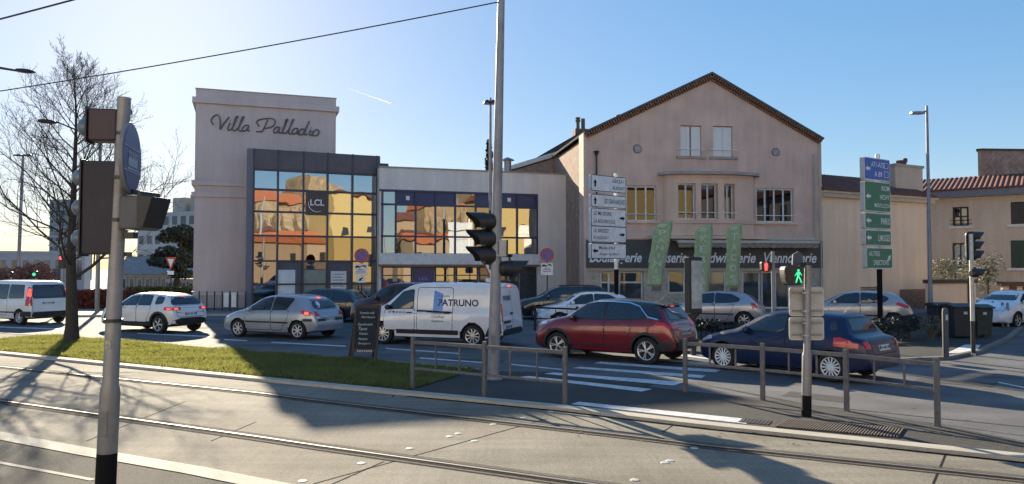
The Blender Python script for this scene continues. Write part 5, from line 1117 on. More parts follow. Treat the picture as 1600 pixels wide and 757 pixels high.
sg = signal('mast_traffic_light', 'three stacked black hooded signal lamps fixed to the grey mast', (0, 0, 0), [(xs_ + .09, Ym - .02, z, 1.0, .195, R(22), l) for z, l in zip(zs_, (lens_dead_red, lens_dead_amb, lens_dead_grn))], [('bracket', br, black_plastic)])
p1 = A(793, 420, Ym); br = MB(); br.box((xm + .17, Ym, p1.z + .28), (.32, .05, .06)); br.box((xm + .27, Ym, p1.z + .2), (.05, .05, .2))
signal('mast_repeater_light', 'single dark hooded lamp on a short arm low on the grey mast', (0, 0, 0), [(p1.x - .03, Ym, p1.z, 1.0, .175, R(200), lens_dead_amb)], [('bracket', br, black_plastic)])
p2 = A(785, 388, Ym); mb = MB(); mb.b2(p2.x - .07, p2.x + .09, Ym - .14, Ym + .14, p2.z - .19, p2.z + .17); t_ = thing('push_button_box', 'small box with a dark edge strapped to the mast above the single lamp', 'box'); mb.build('housing', mat('box_grey', (.35, .35, .36), .5), t_, bevel=.01); mb = MB(); mb.b2(p2.x + .092, p2.x + .125, Ym - .15, Ym + .15, p2.z - .2, p2.z + .18); mb.build('backplate', black_plastic, t_)
mb = MB(); [mb.lathe([(.125, z - .015), (.125, z + .015)], 16, (xm + .005, Ym, 0)) for z in (p2.z + .16, p2.z - .16)]; mb.build('strap', grey_metal, t_)

# --- big near signal post
b0_ = G(165, 758); Yp = b0_.y; tp = A(194, 153, Yp); sp_ = thing('tram_signal_post', 'thick pale grey post with a black foot carrying the round tram sign', 'post', b0_); tv = tp - b0_
mb = MB(); mb.tube([(0, 0, 0), tv * .082], [.108, .107], 20); mb.build('painted_foot', ink, sp_, True)
mb = MB(); mb.tube([tv * .0822, tv * .235, tv * .245, tv * .255, tv], [.1065, .106, .10, .085, .072], 20); mb.build('pole', pole_grey, sp_, True)
for k_, f_ in enumerate((.42, .68, .79, .905)):
    mb = MB(); c_ = tv * f_; mb.lathe([(.098 - .012 * k_ * .6, c_.z - .02), (.098 - .012 * k_ * .6, c_.z + .02)], 16, (c_.x, c_.y, 0)); mb.build('clamp_band', dark_metal, sp_)
c_ = tv * .16; mb = MB(); mb.b2(c_.x - .04, c_.x + .04, -.112, -.09, c_.z - .14, c_.z + .14); mb.build('access_hatch', mat('hatch_grey', (.17, .17, .175), .6), sp_, bevel=.004)
c_ = tv * .36; mb = MB(); mb.b2(c_.x - .03, c_.x + .03, -.1, -.07, c_.z - .04, c_.z + .05); mb.build('sticker', mat('sticker_worn', (.4, .38, .3), .8, 0, .5, 30), sp_)
mb = MB(); mb.b2(-.05, .05, -.142, -.10, .55, .95); mb.build('access_hatch', MATS['hatch_grey'], mast, bevel=.004)
def at(px, py, Y=None): return A(px, py, Y or Yp)
hb = mat('signal_box_back', (.034, .031, .042), .7, 0, .12, 6, big=(2, .15)); hb2 = mat('signal_box_grey', (.07, .072, .085), .5)
vis = mat('visor_pale_blue', (.11, .16, .22), .35)
def boxhead(label, x0, x1, y0, y1, lamps, m, yaw, brk):
    a, b = at(x0, y0), at(x1, y1); w_ = b.x - a.x; h = a.z - b.z; c = ((a.x + b.x) / 2, Yp + .02, (a.z + b.z) / 2)
    t = thing('tram_signal', label, 'tram signal', c, yaw); mb = MB(); mb.box((0, 0, 0), (w_, .22, h)); mb.build('housing', m, t, bevel=.018)
    mb = MB(); mb.box((-w_ / 2 - .012, 0, 0), (.02, .26, h + .04)); mb.build('front_plate', black_plastic, t, bevel=.005)
    for (zz, r) in lamps:
        q = MB(); q.lathe([(r, -w_ / 2 - .02), (r, -w_ / 2 - .05), (r * .85, -w_ / 2 - .10), (r * .45, -w_ / 2 - .13), (.01, -w_ / 2 - .14)], 16, (0, 0, zz), 'X'); q.build('lens', vis, t, True)
    q = MB()
    for zz in brk: q = MB(); q.box((w_ / 2 + .05, 0, zz), (.14, .07, .05)); q.build('bracket', dark_metal, t)
    return t
boxhead('large dark signal housing with three pale lenses on the near post', 135, 184, 253, 398, [(.34, .10), (0, .10), (-.34, .10)], hb, R(8), [.53, -.52])
boxhead('smaller maroon-tinted signal housing with one lens at the top of the near post', 143, 184, 172, 222, [(-.02, .11)], mat('signal_box_maroon', (.032, .014, .026), .5), R(8), [.17, -.17])
a, b = at(200, 308), at(232, 360); t = thing('pedestrian_signal', 'grey signal box with a black hood below the round blue sign', 'signal', ((a.x + b.x) / 2, Yp - .02, (a.z + b.z) / 2), R(-12)); w_ = b.x - a.x; h = a.z - b.z
mb = MB(); mb.box((0, 0, 0), (w_, .30, h)); mb.build('housing', hb2, t, bevel=.02)
mb = MB(); mb.prism([(w_ / 2 + .002, -h / 2 - .01), (w_ / 2 + .08, -h / 2 + .02), (w_ / 2 + .16, h / 2 - .12), (w_ / 2 + .19, h / 2 - .02), (w_ / 2 + .05, h / 2 + .0), (w_ / 2 + .04, h / 2 + .05), (w_ / 2 + .002, h / 2 + .05)], -.165, .165); mb.build('hood', black_plastic, t, bevel=.008)
mb = MB(); mb.box((-w_ / 2 - .02, 0, h / 2 + .05), (.22, .08, .06)); mb.box((-w_ / 2 - .0, 0, -h / 2 - .06), (.2, .08, .07)); mb.build('bracket', dark_metal, t)
c = at(207, 248, Yp - .03); t = thing('tram_sign', 'round blue sign with a white tram pictogram, turned almost edge-on', 'road sign', c, R(103))
mb = MB(); mb.lathe([(.385, .0), (.40, .008), (.40, .045), (.385, .05)], 40, (0, 0, 0), 'Y'); mb.build('rim', mat('rim_grey', (.2, .2, .22), .5), t); mb = MB(); mb.lathe([(.376, -.004), (.376, .004)], 40, (0, 0, 0), 'Y'); fc = mb.build('face', mat('tram_sign_blue', (.014, .03, .15), .4), t)
mb = MB()
mb.b2(-.37, .37, -.010, -.006, .10, .112); mb.b2(-.37, .37, -.010, -.006, -.162, -.15)
mb.b2(-.19, .19, -.010, -.006, -.10, .0); mb.b2(-.22, .22, -.010, -.006, -.14, -.115); [mb.b2(x - .022, x + .022, -.0105, -.0062, .004, .045) for x in (-.15, -.075, 0, .075, .15)]; mb.b2(-.19, .19, -.010, -.006, .05, .062); mb.b2(-.006, .006, -.010, -.006, .062, .10)
mb.build('pictogram', mat('pictogram_grey', (.3, .32, .4), .5), fc)
mb = MB(); [mb.tube([(0, .05, z), (0, .13, z)], .02, 6) for z in (-.15, .2)]; mb.build('bracket', dark_metal, t)

# --- pedestrian signal post at the crossing
q0 = G(1260, 651); Yq = q0.y; tq = A(1262, 415, Yq); t = thing('pedestrian_signal_post', 'pale grey post with a black foot carrying the green pedestrian lamp beside the railing', 'post', q0); tv = tq - q0
mb = MB(); mb.tube([(0, 0, 0), tv * .14], [.078, .077], 16); mb.build('painted_foot', ink, t, True); mb = MB(); mb.tube([tv * .1402, tv * .40, tv * .41, tv * .43, tv], [.077, .076, .07, .056, .054], 16); mb.build('pole', pole_grey, t, True); mb = MB(); mb.lathe([(.07, tv.z), (.07, tv.z + .05), (.02, tv.z + .06)], 14, (tv.x, tv.y, 0)); mb.build('cap', black_plastic, t)
a, b = A(1221, 416, Yq), A(1252, 446, Yq); cx, cz = (a.x + b.x) / 2, (a.z + b.z) / 2; t = thing('pedestrian_light', 'rounded black pedestrian lamp showing a walking green man', 'traffic light', (cx, Yq - .02, cz)); w_, h = b.x - a.x, a.z - b.z
mb = MB(); mb.prism(round_poly([(-w_ * .38, -h / 2), (w_ * .38, -h / 2), (w_ / 2, 0), (w_ / 2, h / 2), (-w_ / 2, h / 2), (-w_ / 2, 0)], .06), -.12, .12); mb.build('housing', black_plastic, t, bevel=.012)
mb = MB(); mb.tube([(w_ / 2 - .04, 0, h / 2 - .02), (w_ / 2 + .02, 0, h / 2 + .03), (w_ / 2 + .14, .02, h / 2 + .03)], .03, 6); mb.build('bracket', black_plastic, t)
def man(walk, s):
    mb = MB(); mb.prism(ellipse(0, s * .40, s * .085, s * .085, 12), -.004, .004)
    L_ = lambda x0, z0, x1, z1, w0, w1: mb.prism([(x0 * s - w0 * s, z0 * s), (x0 * s + w0 * s, z0 * s), (x1 * s + w1 * s, z1 * s), (x1 * s - w1 * s, z1 * s)], -.004, .004)
    if walk: L_(0, .30, -.02, -.02, .10, .07); L_(-.05, -.03, -.18, -.44, .055, .04); L_(.02, -.03, .13, -.22, .055, .04); L_(.13, -.23, .20, -.46, .04, .035); L_(-.07, .28, -.24, .02, .04, .03); L_(.08, .28, .22, .06, .04, .03)
    else: L_(0, .30, 0, -.02, .13, .09); L_(-.05, -.03, -.05, -.46, .045, .04); L_(.05, -.03, .05, -.46, .045, .04); L_(-.16, .28, -.17, -.02, .03, .03); L_(.16, .28, .17, -.02, .03, .03)
    return mb
o = man(True, .235).build('walking_figure', lit_green, t); o.location = (.06, -.13, -.01); o = man(False, .25).build('standing_figure', mat('figure_off', (.05, .022, .018), .6), t); o.location = (-.10, -.13, -.01)
a = A(1237, 396, Yq + .3); b = A(1237, 414, Yq + .3); mb = MB(); mb.prism([(-.06, 0), (.11, 0), (.11, .16), (.04, .22), (-.05, .17)], -.02, .02); mb.tube([(-.03, 0, -.06), (-.03, 0, .01)], .012, 5); t = mb.build('dark_flag_plate', mat('plate_dark_blue', (.05, .06, .09), .5), None); t.location = (b.x, Yq + .12, b.z); tag(t, 'small dark tilted plate standing above the green pedestrian lamp', 'plate')
def back_plate(x0, y0, x1, y1, label):
    a, b = A(x0, y0, Yq + .09), A(x1, y1, Yq + .09); t = thing('sign_back', label, 'road sign', ((a.x + b.x) / 2, Yq + .09, (a.z + b.z) / 2)); w_, h = b.x - a.x, a.z - b.z
    mb = MB(); mb.prism(rrect(-w_ / 2, w_ / 2, -h / 2, h / 2, .05), 0, .02); mb.build('panel', sign_back, t, bevel=.004); mb = MB(); mb.prism(rrect(-w_ / 2 + .02, w_ / 2 - .02, -h / 2 + .02, h / 2 - .02, .04), -.004, -.0005); mb.build('rim_inset', mat('sign_back2', (.43, .42, .40), .5, .3, .1, 4, big=(3, .2)), t)
    mb = MB(); [mb.box((0, -.02, z), (w_ * .86, .025, .035)) for z in (h / 2 - .09, -h / 2 + .09)]; mb.build('rail', mat('sign_rail', (.24, .235, .23), .5, .4), t); mb = MB(); [mb.lathe([(.064, z - .012), (.064, z + .012)], 14, (q0.x - (a.x + b.x) / 2 + .01, -.09, 0)) for z in (h / 2 - .09, -h / 2 + .09)]; mb.build('clamp', grey_metal, t)
back_plate(1233, 449, 1288, 494.5, 'blank square sign back, the upper of two on the pedestrian signal post')
back_plate(1233, 496, 1288, 532, 'blank oblong sign back, the lower of two on the pedestrian signal post')

# --- slim grey post with a red pedestrian lamp
Yr = 24.5; g0 = A(1208, 420, Yr); t = thing('slim_signal_post', 'slim grey post with a red lamp standing before the shop doors', 'post', (g0.x, Yr, 0)); z = A(1208, 393, Yr).z; mb = MB(); mb.tube([(0, 0, 0), (0, 0, z)], .058, 14); mb.build('pole', mast_grey, t, True); mb = MB(); mb.lathe([(.10, .07), (.10, .09)], 14); mb.build('base_plate', mast_grey, t)
c = A(1196, 417, Yr); t = thing('pedestrian_light', 'small black pedestrian lamp showing a red standing man', 'traffic light', (c.x, Yr - .02, c.z)); mb = MB(); mb.prism(round_poly([(-.15, -.14), (.15, -.16), (.17, .16), (-.17, .16)], .06), -.1, .1); mb.build('housing', black_plastic, t, bevel=.01); o = man(False, .26).build('standing_figure', lit_red, t); o.location = (-.02, -.11, 0); mb = MB(); mb.prism(rrect(-.075, .035, -.125, .125, .03), -.106, -.1005); mb.build('glow_panel', mat('red_glow', (.9, .03, .03), .4, emit=.25), t); mb = MB(); mb.box((.2, .02, .05), (.1, .05, .05)); mb.build('bracket', black_plastic, t)

# --- right-hand signal seen from behind
Ys = G(1521, 556).y; s0 = G(1521, 556); zt_ = A(1523, 366, Ys).z; x_ = s0.x
t = thing('signal_pole', 'grey pole of the traffic light by the wheelie bins', 'post', s0); mb = MB(); mb.tube([(0, 0, 0), (0, 0, zt_)], .055, 12); mb.build('pole', sign_back, t, True); mb = MB(); mb.tube([(0, 0, .07), (0, 0, .95)], .058, 12); mb.build('painted_foot', dark_metal, t, True)
c = A(1525, 384, Ys); br = MB(); hz_ = A(1523, 363, Ys).z; lz = A(1523, 406, Ys).z
signal('rear_traffic_light', 'three-lamp black traffic light seen from behind, above the wheelie bins', (0, 0, 0), [(x_ + .06, Ys + .12, z, .8, .135, R(195), l) for z, l in zip((hz_ - .12, (hz_ + lz) / 2, lz + .12), (lens_dead_red, lens_dead_amb, lens_dead_grn))], [('backplate', (lambda b: b.prism([(p[0] + x_, p[1]) for p in rrect(-.10, .16, lz - .02, hz_ + .02, .1)], Ys + .06, Ys + .10))(MB()), black_plastic)])
c = A(1521, 427, Ys); signal('small_repeater_light', 'small hooded lamp halfway up the grey pole by the bins', (0, 0, 0), [(c.x + .0, Ys - .03, c.z, .75, .12, R(200), lens_dead_amb)], [('bracket', (lambda b: b.box((c.x, Ys, c.z + .13), (.1, .1, .06)))(MB()), black_plastic)])

# --- railings
def railing(label, pxs, lower, stubs, m, top_h=1.0, name='guard_rail', w_=.046, Ht=None, cat='railing'):
    P = [G(*p) for p in pxs]; t = thing(name, label, cat, P[0])
    for i, p in enumerate(P):
        mb = MB(); d = (P[min(i + 1, len(P) - 1)] - P[max(i - 1, 0)]); mb.box((p.x - P[0].x, p.y - P[0].y, top_h / 2 + .02), (w_ * 1.7, w_ * 1.4, top_h + .04), 0, math.atan2(d.y, d.x)); mb.build('post', m, t, bevel=.008)
    for i in range(len(P) - 1):
        a, b = P[i] - P[0], P[i + 1] - P[0]; d = (b - a); ln = d.length; ang = math.atan2(d.y, d.x); c = (a + b) / 2
        mb = MB(); mb.box((c.x, c.y, top_h - .06), (ln - w_ * 1.8, w_ * .7, .07), 0, ang)
        for f in lower: mb.box((c.x, c.y, top_h * f), (ln - w_ * 1.8, w_ * .6, .05), 0, ang)
        mb.build('rail', m, t, bevel=.006)
        for k in range(stubs):
            q = a + d * (k + 1) / (stubs + 1); mb = MB(); mb.box((q.x, q.y, top_h * (lower[0] + 1) / 2 - .04 if lower else top_h - .16), (.028, .028, top_h * (1 - lower[0]) - .14 if lower else .12), 0, ang); mb.build('baluster', m, t)
    return t
railing('weathered grey railing beside the grass tip, in front of the white van', [(645, 609), (757, 622), (883, 636)], [.42], 2, rail_grey)
railing('long grey railing along the island edge, in front of the navy hatchback', [(1071, 613), (1192, 626), (1323, 643), (1465, 667)], [.55], 2, rail_grey)
railing('low dark barrier in front of the white hatchback by the van', [(836, 517), (902, 521)], [.5], 1, dark_metal, .95, 'dark_barrier', .05)
F_ = thing('metal_fence', 'grey metal fence with pale panels at the foot of the lettered tower', 'fence', A(300, 420, 41.2)); F_.location.z = .1
a, b = A(300, 420, 41.2), A(384, 420, 41.0); d = b - a; d.z = 0
for k in range(8):
    q = d * k / 7; mb = MB(); mb.box((q.x, q.y, .52), (.06, .06, 1.08)); mb.build('post', dark_metal, F_)
mb = MB(); [mb.tube([(0, 0, z), (d.x, d.y, z)], .022, 6) for z in (.2, 1.02)]; mb.build('rail', grey_metal, F_)
for k in range(7):
    mb = MB(); n = 5 if k not in (4, 5) else 2
    for j in range(n): q = d * (k + (j + 1) / (n + 1)) / 7; mb.box((q.x, q.y, .6), (.03 if n == 5 else .13, .02, .8))
    mb.build('infill_bars', grey_metal if k not in (4, 5) else white_metal, F_)
bol = None
for k, (px, py) in enumerate([(1542, 507), (1552, 508), (1567, 510), (1575, 511), (1397, 506), (1404, 508)]):
    g = G(px, py, .07 if k < 4 else .0); mb = MB(); mb.lathe([(.05, 0), (.05, .92), (.035, .96), (.01, .97)], 12); o = mb.build('bollard', dark_metal if k < 2 else mast_grey if k < 4 else mat('bollard_brown', (.10, .07, .055), .7), None, True); o.location = g
    tag(o, 'slim grey bollard in the row beside the white car in the side street' if k < 4 else 'thin brown stake in front of the beige wall', 'bollard' if k < 4 else 'stake', 'bollards by the side street' if k < 4 else 'stakes by the beige wall')
g = G(1478, 559, .07); mb = MB(); mb.lathe([(.075, 0), (.075, 1.2), (.06, 1.28), (.01, 1.3)], 14); t = mb.build('bollard', mat('bollard_dark', (.05, .055, .07), .5), None, True); t.location = g; tag(t, 'tall dark round bollard at the pavement corner in front of the bins', 'bollard')
mb = MB(); mb.b2(-.03, .03, -.082, -.0765, .98, 1.12); st = mb.build('sticker', mat('sticker_pale', (.45, .5, .55), .5), t)
g = G(1072, 556, .0); 
# --- totem with a pale panel
Yt_ = G(1084, 556).y; g = G(1084, 556); t = thing('display_totem', 'upright dark panel case with a pale face on a short post before the shops', 'display panel', (g.x, Yt_, 0), R(28))
z0, z1 = A(1084, 489, Yt_).z, A(1084, 402, Yt_).z; mb = MB(); mb.tube([(0, 0, 0), (0, 0, z0)], .075, 12); mb.build('post', dark_metal, t, True)
mb = MB(); mb.b2(-.23, .23, -.10, .10, z0, z1); mb.lathe([(.08, z0 - .16), (.20, z0 - .02)], 12); mb.build('case', mat('case_charcoal', (.028, .027, .028), .5), t, bevel=.015); mb = MB(); mb.b2(-.15, .215, -.115, -.1005, z0 + .12, z1 - .1); mb.build('panel', mat('panel_pale', (.42, .44, .44), .4, 0, .15, 3, big=(3, .3)), t)
mb = MB(); mb.b2(-.16, .225, -.118, -.099, z1 - .09, z1 - .02); mb.build('panel_trim', dark_metal, t)

# --- direction signs
def dir_post(label, px, Y, ytop, yblack, ybase_z=.1):
    c = A(px, 420, Y); t = thing('direction_sign_post', label, 'post', (c.x, Y, 0)); zt = A(px, ytop, Y).z; zb = A(px, yblack, Y).z
    mb = MB(); mb.tube([(0, 0, zb), (0, 0, zt)], .085, 14); mb.lathe([(.085, zt), (.05, zt + .05), (.01, zt + .06)], 14); mb.build('upper_pole', white_metal, t, True); mb = MB(); mb.tube([(0, 0, 0), (0, 0, zb - .001)], .092, 14); mb.build('lower_pole', ink, t, True)
    return c.x
def arrow(kind, s):
    P_ = {'U': [(-.14, -.5), (.14, -.5), (.14, .05), (.34, -.05), (0, .5), (-.34, -.05), (-.14, .05)]}['U']; a = {'U': 0, 'R': -90, 'L': 90, 'UR': -45, 'DL': 135}[kind]; c, s_ = math.cos(R(a)), math.sin(R(a))
    return [((x * c - z * s_) * s, (x * s_ + z * c) * s) for x, z in P_]
def dir_sign(label, Y, xpost, xc, yaw, wd, z0, z1, lines, arr, m, tm, side_m, boxes=(), arrow_side='L', point=None, edge=True, fnt=.5):
    off_ = (xc - xpost) / math.cos(yaw); t = thing('direction_sign', label, 'road sign', (xc + math.sin(yaw) * .27, Y + off_ * math.sin(yaw) - math.cos(yaw) * .27, (z0 + z1) / 2), yaw); h = z1 - z0
    poly = rrect(-wd / 2, wd / 2, -h / 2, h / 2, .07); mb = MB(); mb.prism(poly, 0, .16); mb.build('case', side_m, t)
    mb = MB(); mb.prism(rrect(-wd / 2 + .0, wd / 2, -h / 2, h / 2, .07), -.006, -.001); mb.build('border', tm, t) ; mb = MB(); mb.prism(rrect(-wd / 2 + .025, wd / 2 - .025, -h / 2 + .025, h / 2 - .025, .05), -.010, -.0065); f = mb.build('face', m, t)
    sgn = -1 if arrow_side == 'L' else 1; s_ = min(.30, h * .8); mb = MB(); mb.prism([(sgn * (wd / 2 - .22) + x, z) for x, z in arrow(arr, s_)], -.014, -.0105); mb.build('arrow', tm, f)
    ms = []; n = len(lines); lh = h / (n + .35)
    for k, (tx, wf, al) in enumerate(lines):
        zc = h / 2 - lh * (k + .68); x = {'R': wd / 2 - .08, 'L': -wd / 2 + .14, 'C': .05, 'M': -wd / 2 + .42}[al]
        ms.append(txt_at(tx, x, -.013, zc - lh * fnt * .5, width=wf * wd, height=lh * fnt, align={'R': 'RIGHT', 'L': 'LEFT', 'M': 'LEFT', 'C': 'CENTER'}[al], bold=.008))
    merge(ms, 'lettering', tm, f)
    for (x0, x1, q0_, q1) in boxes: mb = MB(); [mb.b2(*b) for b in ((x0, x1, -.0145, -.011, q0_, q0_ + .015), (x0, x1, -.0145, -.011, q1 - .015, q1), (x0, x0 + .015, -.0145, -.011, q0_ + .015, q1 - .015), (x1 - .015, x1, -.0145, -.011, q0_ + .015, q1 - .015))]; mb.build('symbol', tm, f)
    return t
Yl = 31.0; xl = dir_post('white and black post carrying the stack of pale direction signs before the bakery', 963, Yl, 273, 421); cxl = A(948, 340, Yl).x; yw = R(38); wl = 1.98
zz = lambda y, Y: A(948, y, Y).z
edge_bl = mat('sign_edge_pale', (.50, .54, .60), .4)
for ys, lines, ar, side, lab in (((278, 302), [('GERZAT', .36, 'R'), ('AULNAT', .36, 'R')], 'U', 'L', 'pale direction sign with an up arrow and two place names, topmost of the stack'),
    ((307, 326), [('LES GRAVANCHES', .60, 'R')], 'U', 'L', 'pale direction sign with an up arrow and one long place name'),
    ((328, 355), [('LE Mt DORE', .5, 'L'), ('LA BOURBOULE', .6, 'L')], 'R', 'R', 'pale direction sign for two mountain resorts with an arrow at its end'),
    ((355, 379), [('LE BREZET', .42, 'L'), ('H AULNAT', .42, 'L')], 'R', 'R', 'pale direction sign with a small boxed symbol before its second line'),
    ((381, 404), [("Musée d'Art", .46, 'M'), ('-Roger-Quilliot-', .58, 'M')], 'L', 'L', 'lowest pale direction sign, for a museum of art')):
    dir_sign(lab, Yl, xl, cxl - .16, yw, wl, zz(ys[1] + 1, Yl), zz(ys[0] + .5, Yl), lines, ar, sign_white, ink, edge_bl, arrow_side=side)
Yg = 27.0; xg = dir_post('post with a black lower half carrying the stack of blue and green direction signs', 1374, Yg, 243, 421); cxg = A(1361, 340, Yg).x; wg_ = 1.62; yw = R(34); zz2 = lambda y: A(1361, y, Yg).z
for ys, lines, ar, side, m, lab in (((251, 285), [('A71-A75', .5, 'M'), ('A 89', .30, 'C')], 'L', 'L', sign_blue, 'blue motorway direction sign on top of the stack'),
    ((287, 333), [('RIOM', .3, 'R'), ('VICHY', .38, 'R'), ('MONTLUÇON', .58, 'R')], 'L', 'L', sign_green, 'large green direction sign with three town names'),
    ((335, 359), [('PARIS', .34, 'R')], 'L', 'L', sign_green, 'green direction sign with an arrow towards Paris'),
    ((361, 385), [('LIMOGES', .46, 'R')], 'L', 'L', sign_green, 'green direction sign with an arrow towards Limoges'),
    ((388, 420), [('AUTRES', .42, 'L'), ('DIRECTIONS', .58, 'M')], 'UR', 'R', sign_green, 'lowest green direction sign, for all other directions')):
    dir_sign(lab, Yg, xg, cxg - .15 + (.05 if side == 'R' else 0), yw, wg_, zz2(ys[1]), zz2(ys[0]), lines, ar, m, white_ink, sign_back, arrow_side=side, boxes=([(wg_ / 2 - .38, wg_ / 2 - .12, .06, .26), (wg_ / 2 - .38, wg_ / 2 - .12, -.26, -.04)] if m is sign_blue else ()), fnt=.55)

# --- prohibition, yield signs
def tow_icon(w_): 
    mb = MB(); mb.b2(-w_ * .45, -w_ * .02, -.008, -.004, -.02, .03); mb.b2(-w_ * .38, -w_ * .18, -.0085, -.0045, .031, .07); mb.b2(.0, w_ * .42, -.008, -.004, .02, .05); mb.b2(w_ * .1, w_ * .32, -.0085, -.0045, .051, .085); [mb.prism(ellipse(x * w_, z, .025, .025, 10), -.009, -.0035) for x, z in ((-.36, -.03), (-.12, -.03), (.33, .0))]; return mb
def no_parking(px, Y, yc, r_px, plates, ybot, label):
    c = A(px, yc, Y); t = thing('no_parking_sign', label, 'road sign', (c.x, Y, 0)); r = r_px * Y / FPX
    zlow = .1; mb = MB(); mb.tube([(0, .06, zlow), (0, .06, c.z + r * .6)], .032, 10); mb.build('post', dark_metal, t, True)
    mb = MB(); mb.lathe([(r, -.006), (r, .02)], 36, (0, 0, c.z), 'Y'); d = mb.build('disc', red_enamel, t); mb = MB(); mb.lathe([(r * .74, -.014), (r * .74, -.0065)], 32, (0, 0, c.z), 'Y'); mb.build('blue_field', blue_enamel, d)
    mb = MB(); mb.box((0, -.0185, c.z), (r * 1.5, .006, r * .2), 0, 0, R(45)); mb.build('red_bar', red_enamel, d)
    for (y0, y1, x0, x1, kind) in plates:
        a, b = A(x0, y0, Y), A(x1, y1, Y); w_ = b.x - a.x; mx = (a.x + b.x) / 2 - c.x; mb = MB(); mb.prism([(x + mx, z) for x, z in rrect(-w_ / 2, w_ / 2, b.z, a.z, .03)], -.003, .015); pl = mb.build('plate', sign_white, t)
        if kind == 'tow':
            q = tow_icon(w_); o = q.build('tow_symbol', ink, pl); o.location = (mx, -.002, a.z - .14); mb = MB()
            for k in range(3): mb.b2(mx - w_ * (.22 if k == 0 else .36), mx + w_ * (.22 if k == 0 else .36), -.009, -.0045, a.z - .27 - k * .085, a.z - .235 - k * .085)
            mb.build('small_print', mat('print_soft', (.18, .18, .19), .6), pl)
        else:
            mb = MB(); mb.prism([(x + mx, z + (a.z + b.z) / 2) for x, z in arrow('DL', (a.z - b.z) * .75)], -.009, -.0045); mb.build('arrow', ink, pl)
no_parking(565, 36.0, 400, 11.5, [(413, 430, 554, 574, 'tow'), (431.5, 442, 556, 571, 'arrow')], 470, 'no-parking disc with a tow-away plate and an arrow plate before the mirror-glass bank')
no_parking(855, 38.4, 398.5, 11, [(411.5, 430, 845.5, 864, 'tow')], 470, 'no-parking disc with a single tow-away plate against the white annex wall')
def yield_sign(px, Y, y0, y1, wpx, label, plate=True):
    c = A(px, y0, Y); b = A(px, y1, Y); w_ = wpx * Y / FPX; t = thing('yield_sign', label, 'road sign', (c.x, Y, 0)); h = c.z - b.z
    mb = MB(); mb.tube([(0, .05, 0), (0, .05, c.z - .1)], .035, 10); mb.build('post', dark_metal, t, True)
    mb = MB(); mb.prism(round_poly([(-w_ / 2, c.z), (w_ / 2, c.z), (0, b.z)], .05), -.004, .02); d = mb.build('triangle', red_enamel, t); mb = MB(); k = .60; zc = c.z - h * .36; mb.prism([(-w_ / 2 * k, zc + (c.z - zc) * k), (w_ / 2 * k, zc + (c.z - zc) * k), (0, zc + (b.z - zc) * k)], -.010, -.0045); mb.build('white_field', sign_white, d)
    if plate: mb = MB(); mb.b2(-w_ * .3, w_ * .3, -.003, .015, b.z - .22, b.z - .02); mb.build('plate', sign_white, t)
yield_sign(267, 40, 402, 423, 17, 'red and white give-way triangle beside the dark pine')
yield_sign(765, 37.5, 411, 434, 20, 'red and white give-way triangle half behind the grey mast')

# --- feather flags
def flag(px_l, px_r, ytop, ybot, Y, lean, letters, label, badge=True):
    a, b = A(px_l, ybot, Y), A(px_r, ybot, Y); w_ = b.x - a.x; h = A(px_l, ytop, Y).z - a.z; t = thing('feather_flag', label, 'banner', (a.x, Y, 0)); z0 = a.z
    mb = MB(); n = 24; vs = []
    for k in range(n + 1):
        f = k / n; z = z0 + h * f; cv = math.sin(f * math.pi * .5) * .0; x0 = lean * f ** 1.3; x1 = x0 + w_ * (1.0 + .25 * f) * (1 if f < .9 else max(.35, 1 - (f - .9) * 4)); x0_ = x0 + (0 if f < .9 else (f - .9) * w_ * 5.0)
        if f >= .9: x0_, x1 = x0 + (f - .9) * w_ * 6, x0 + w_ * 1.22
        for j in range(7): u = j / 6; vs.append((x0_ + (x1 - x0_) * u, .05 * math.sin(u * 5 + f * 9), z - (.10 * w_ * (1 - u) if k == n else 0)))
    mb.add(vs, [(k * 7 + j, k * 7 + j + 1, k * 7 + j + 8, k * 7 + j + 7) for k in range(n) for j in range(6)])
    o = mb.build('banner', mat('flag_green', (.34, .44, .25), .8, 0, .15, 5, big=(1.4, .12)), t, True); md = o.modifiers.new('s', 'SOLIDIFY'); md.thickness = .008
    mb = MB(); mb.tube([(lean * f ** 1.3 + w_ * (1.0 + .25 * f) + .02 if f < .99 else lean + w_ * 1.15, .03, z0 + h * f) for f in np.linspace(0, 1, 12)], .018, 6); mb.tube([(w_ + .02, .03, 0.1), (w_ + .02, .03, z0 + .02)], .022, 6); mb.build('flag_pole', mat('flag_pole_pale', (.4, .42, .4), .5), t)
    ms = []; n = len(letters)
    for k, ch in enumerate(letters):
        f = .88 - (k + .5) * (.82 / n); lw = w_ * .48 if ch != 'I' else w_ * .1; ms.append(txt_at(ch, lean * f ** 1.3 + w_ * (.5 + .12 * f), -.075, z0 + h * f - h * .3 / n, width=lw, height=h * .52 / n, align='CENTER', bold=.012))
    merge(ms, 'lettering', mat('flag_letter', (.52, .61, .50), .7), o)
    mb = MB(); mb.b2(w_ * .2, w_ * .75, -.075, -.068, z0 + h * .90, z0 + h * .915); mb.b2(w_ * .3, w_ * .9, -.075, -.068, z0 + h * .925, z0 + h * .938); p = mb.build('top_print', MATS['flag_letter'], o); p.location.x = lean * .87
    if badge: mb = MB(); mb.b2(w_ * .3, w_ * .95, -.075, -.062, z0 - .25, z0 - .02); mb.build('badge', mat('badge_grey', (.12, .13, .13), .6), o)
flag(1011, 1034, 345, 447, 36.6, .42, 'PANINIS', 'green feather flag lettered PANINIS before the bakery', True)
flag(1083, 1105, 350, 470, 36.7, .16, 'KEBABS', 'green feather flag lettered with a kebab offer, half behind the dark panel case', False)
flag(1134, 1153, 349, 449, 36.8, .10, 'TACOS', 'green feather flag lettered TACOS before the shop windows', True)

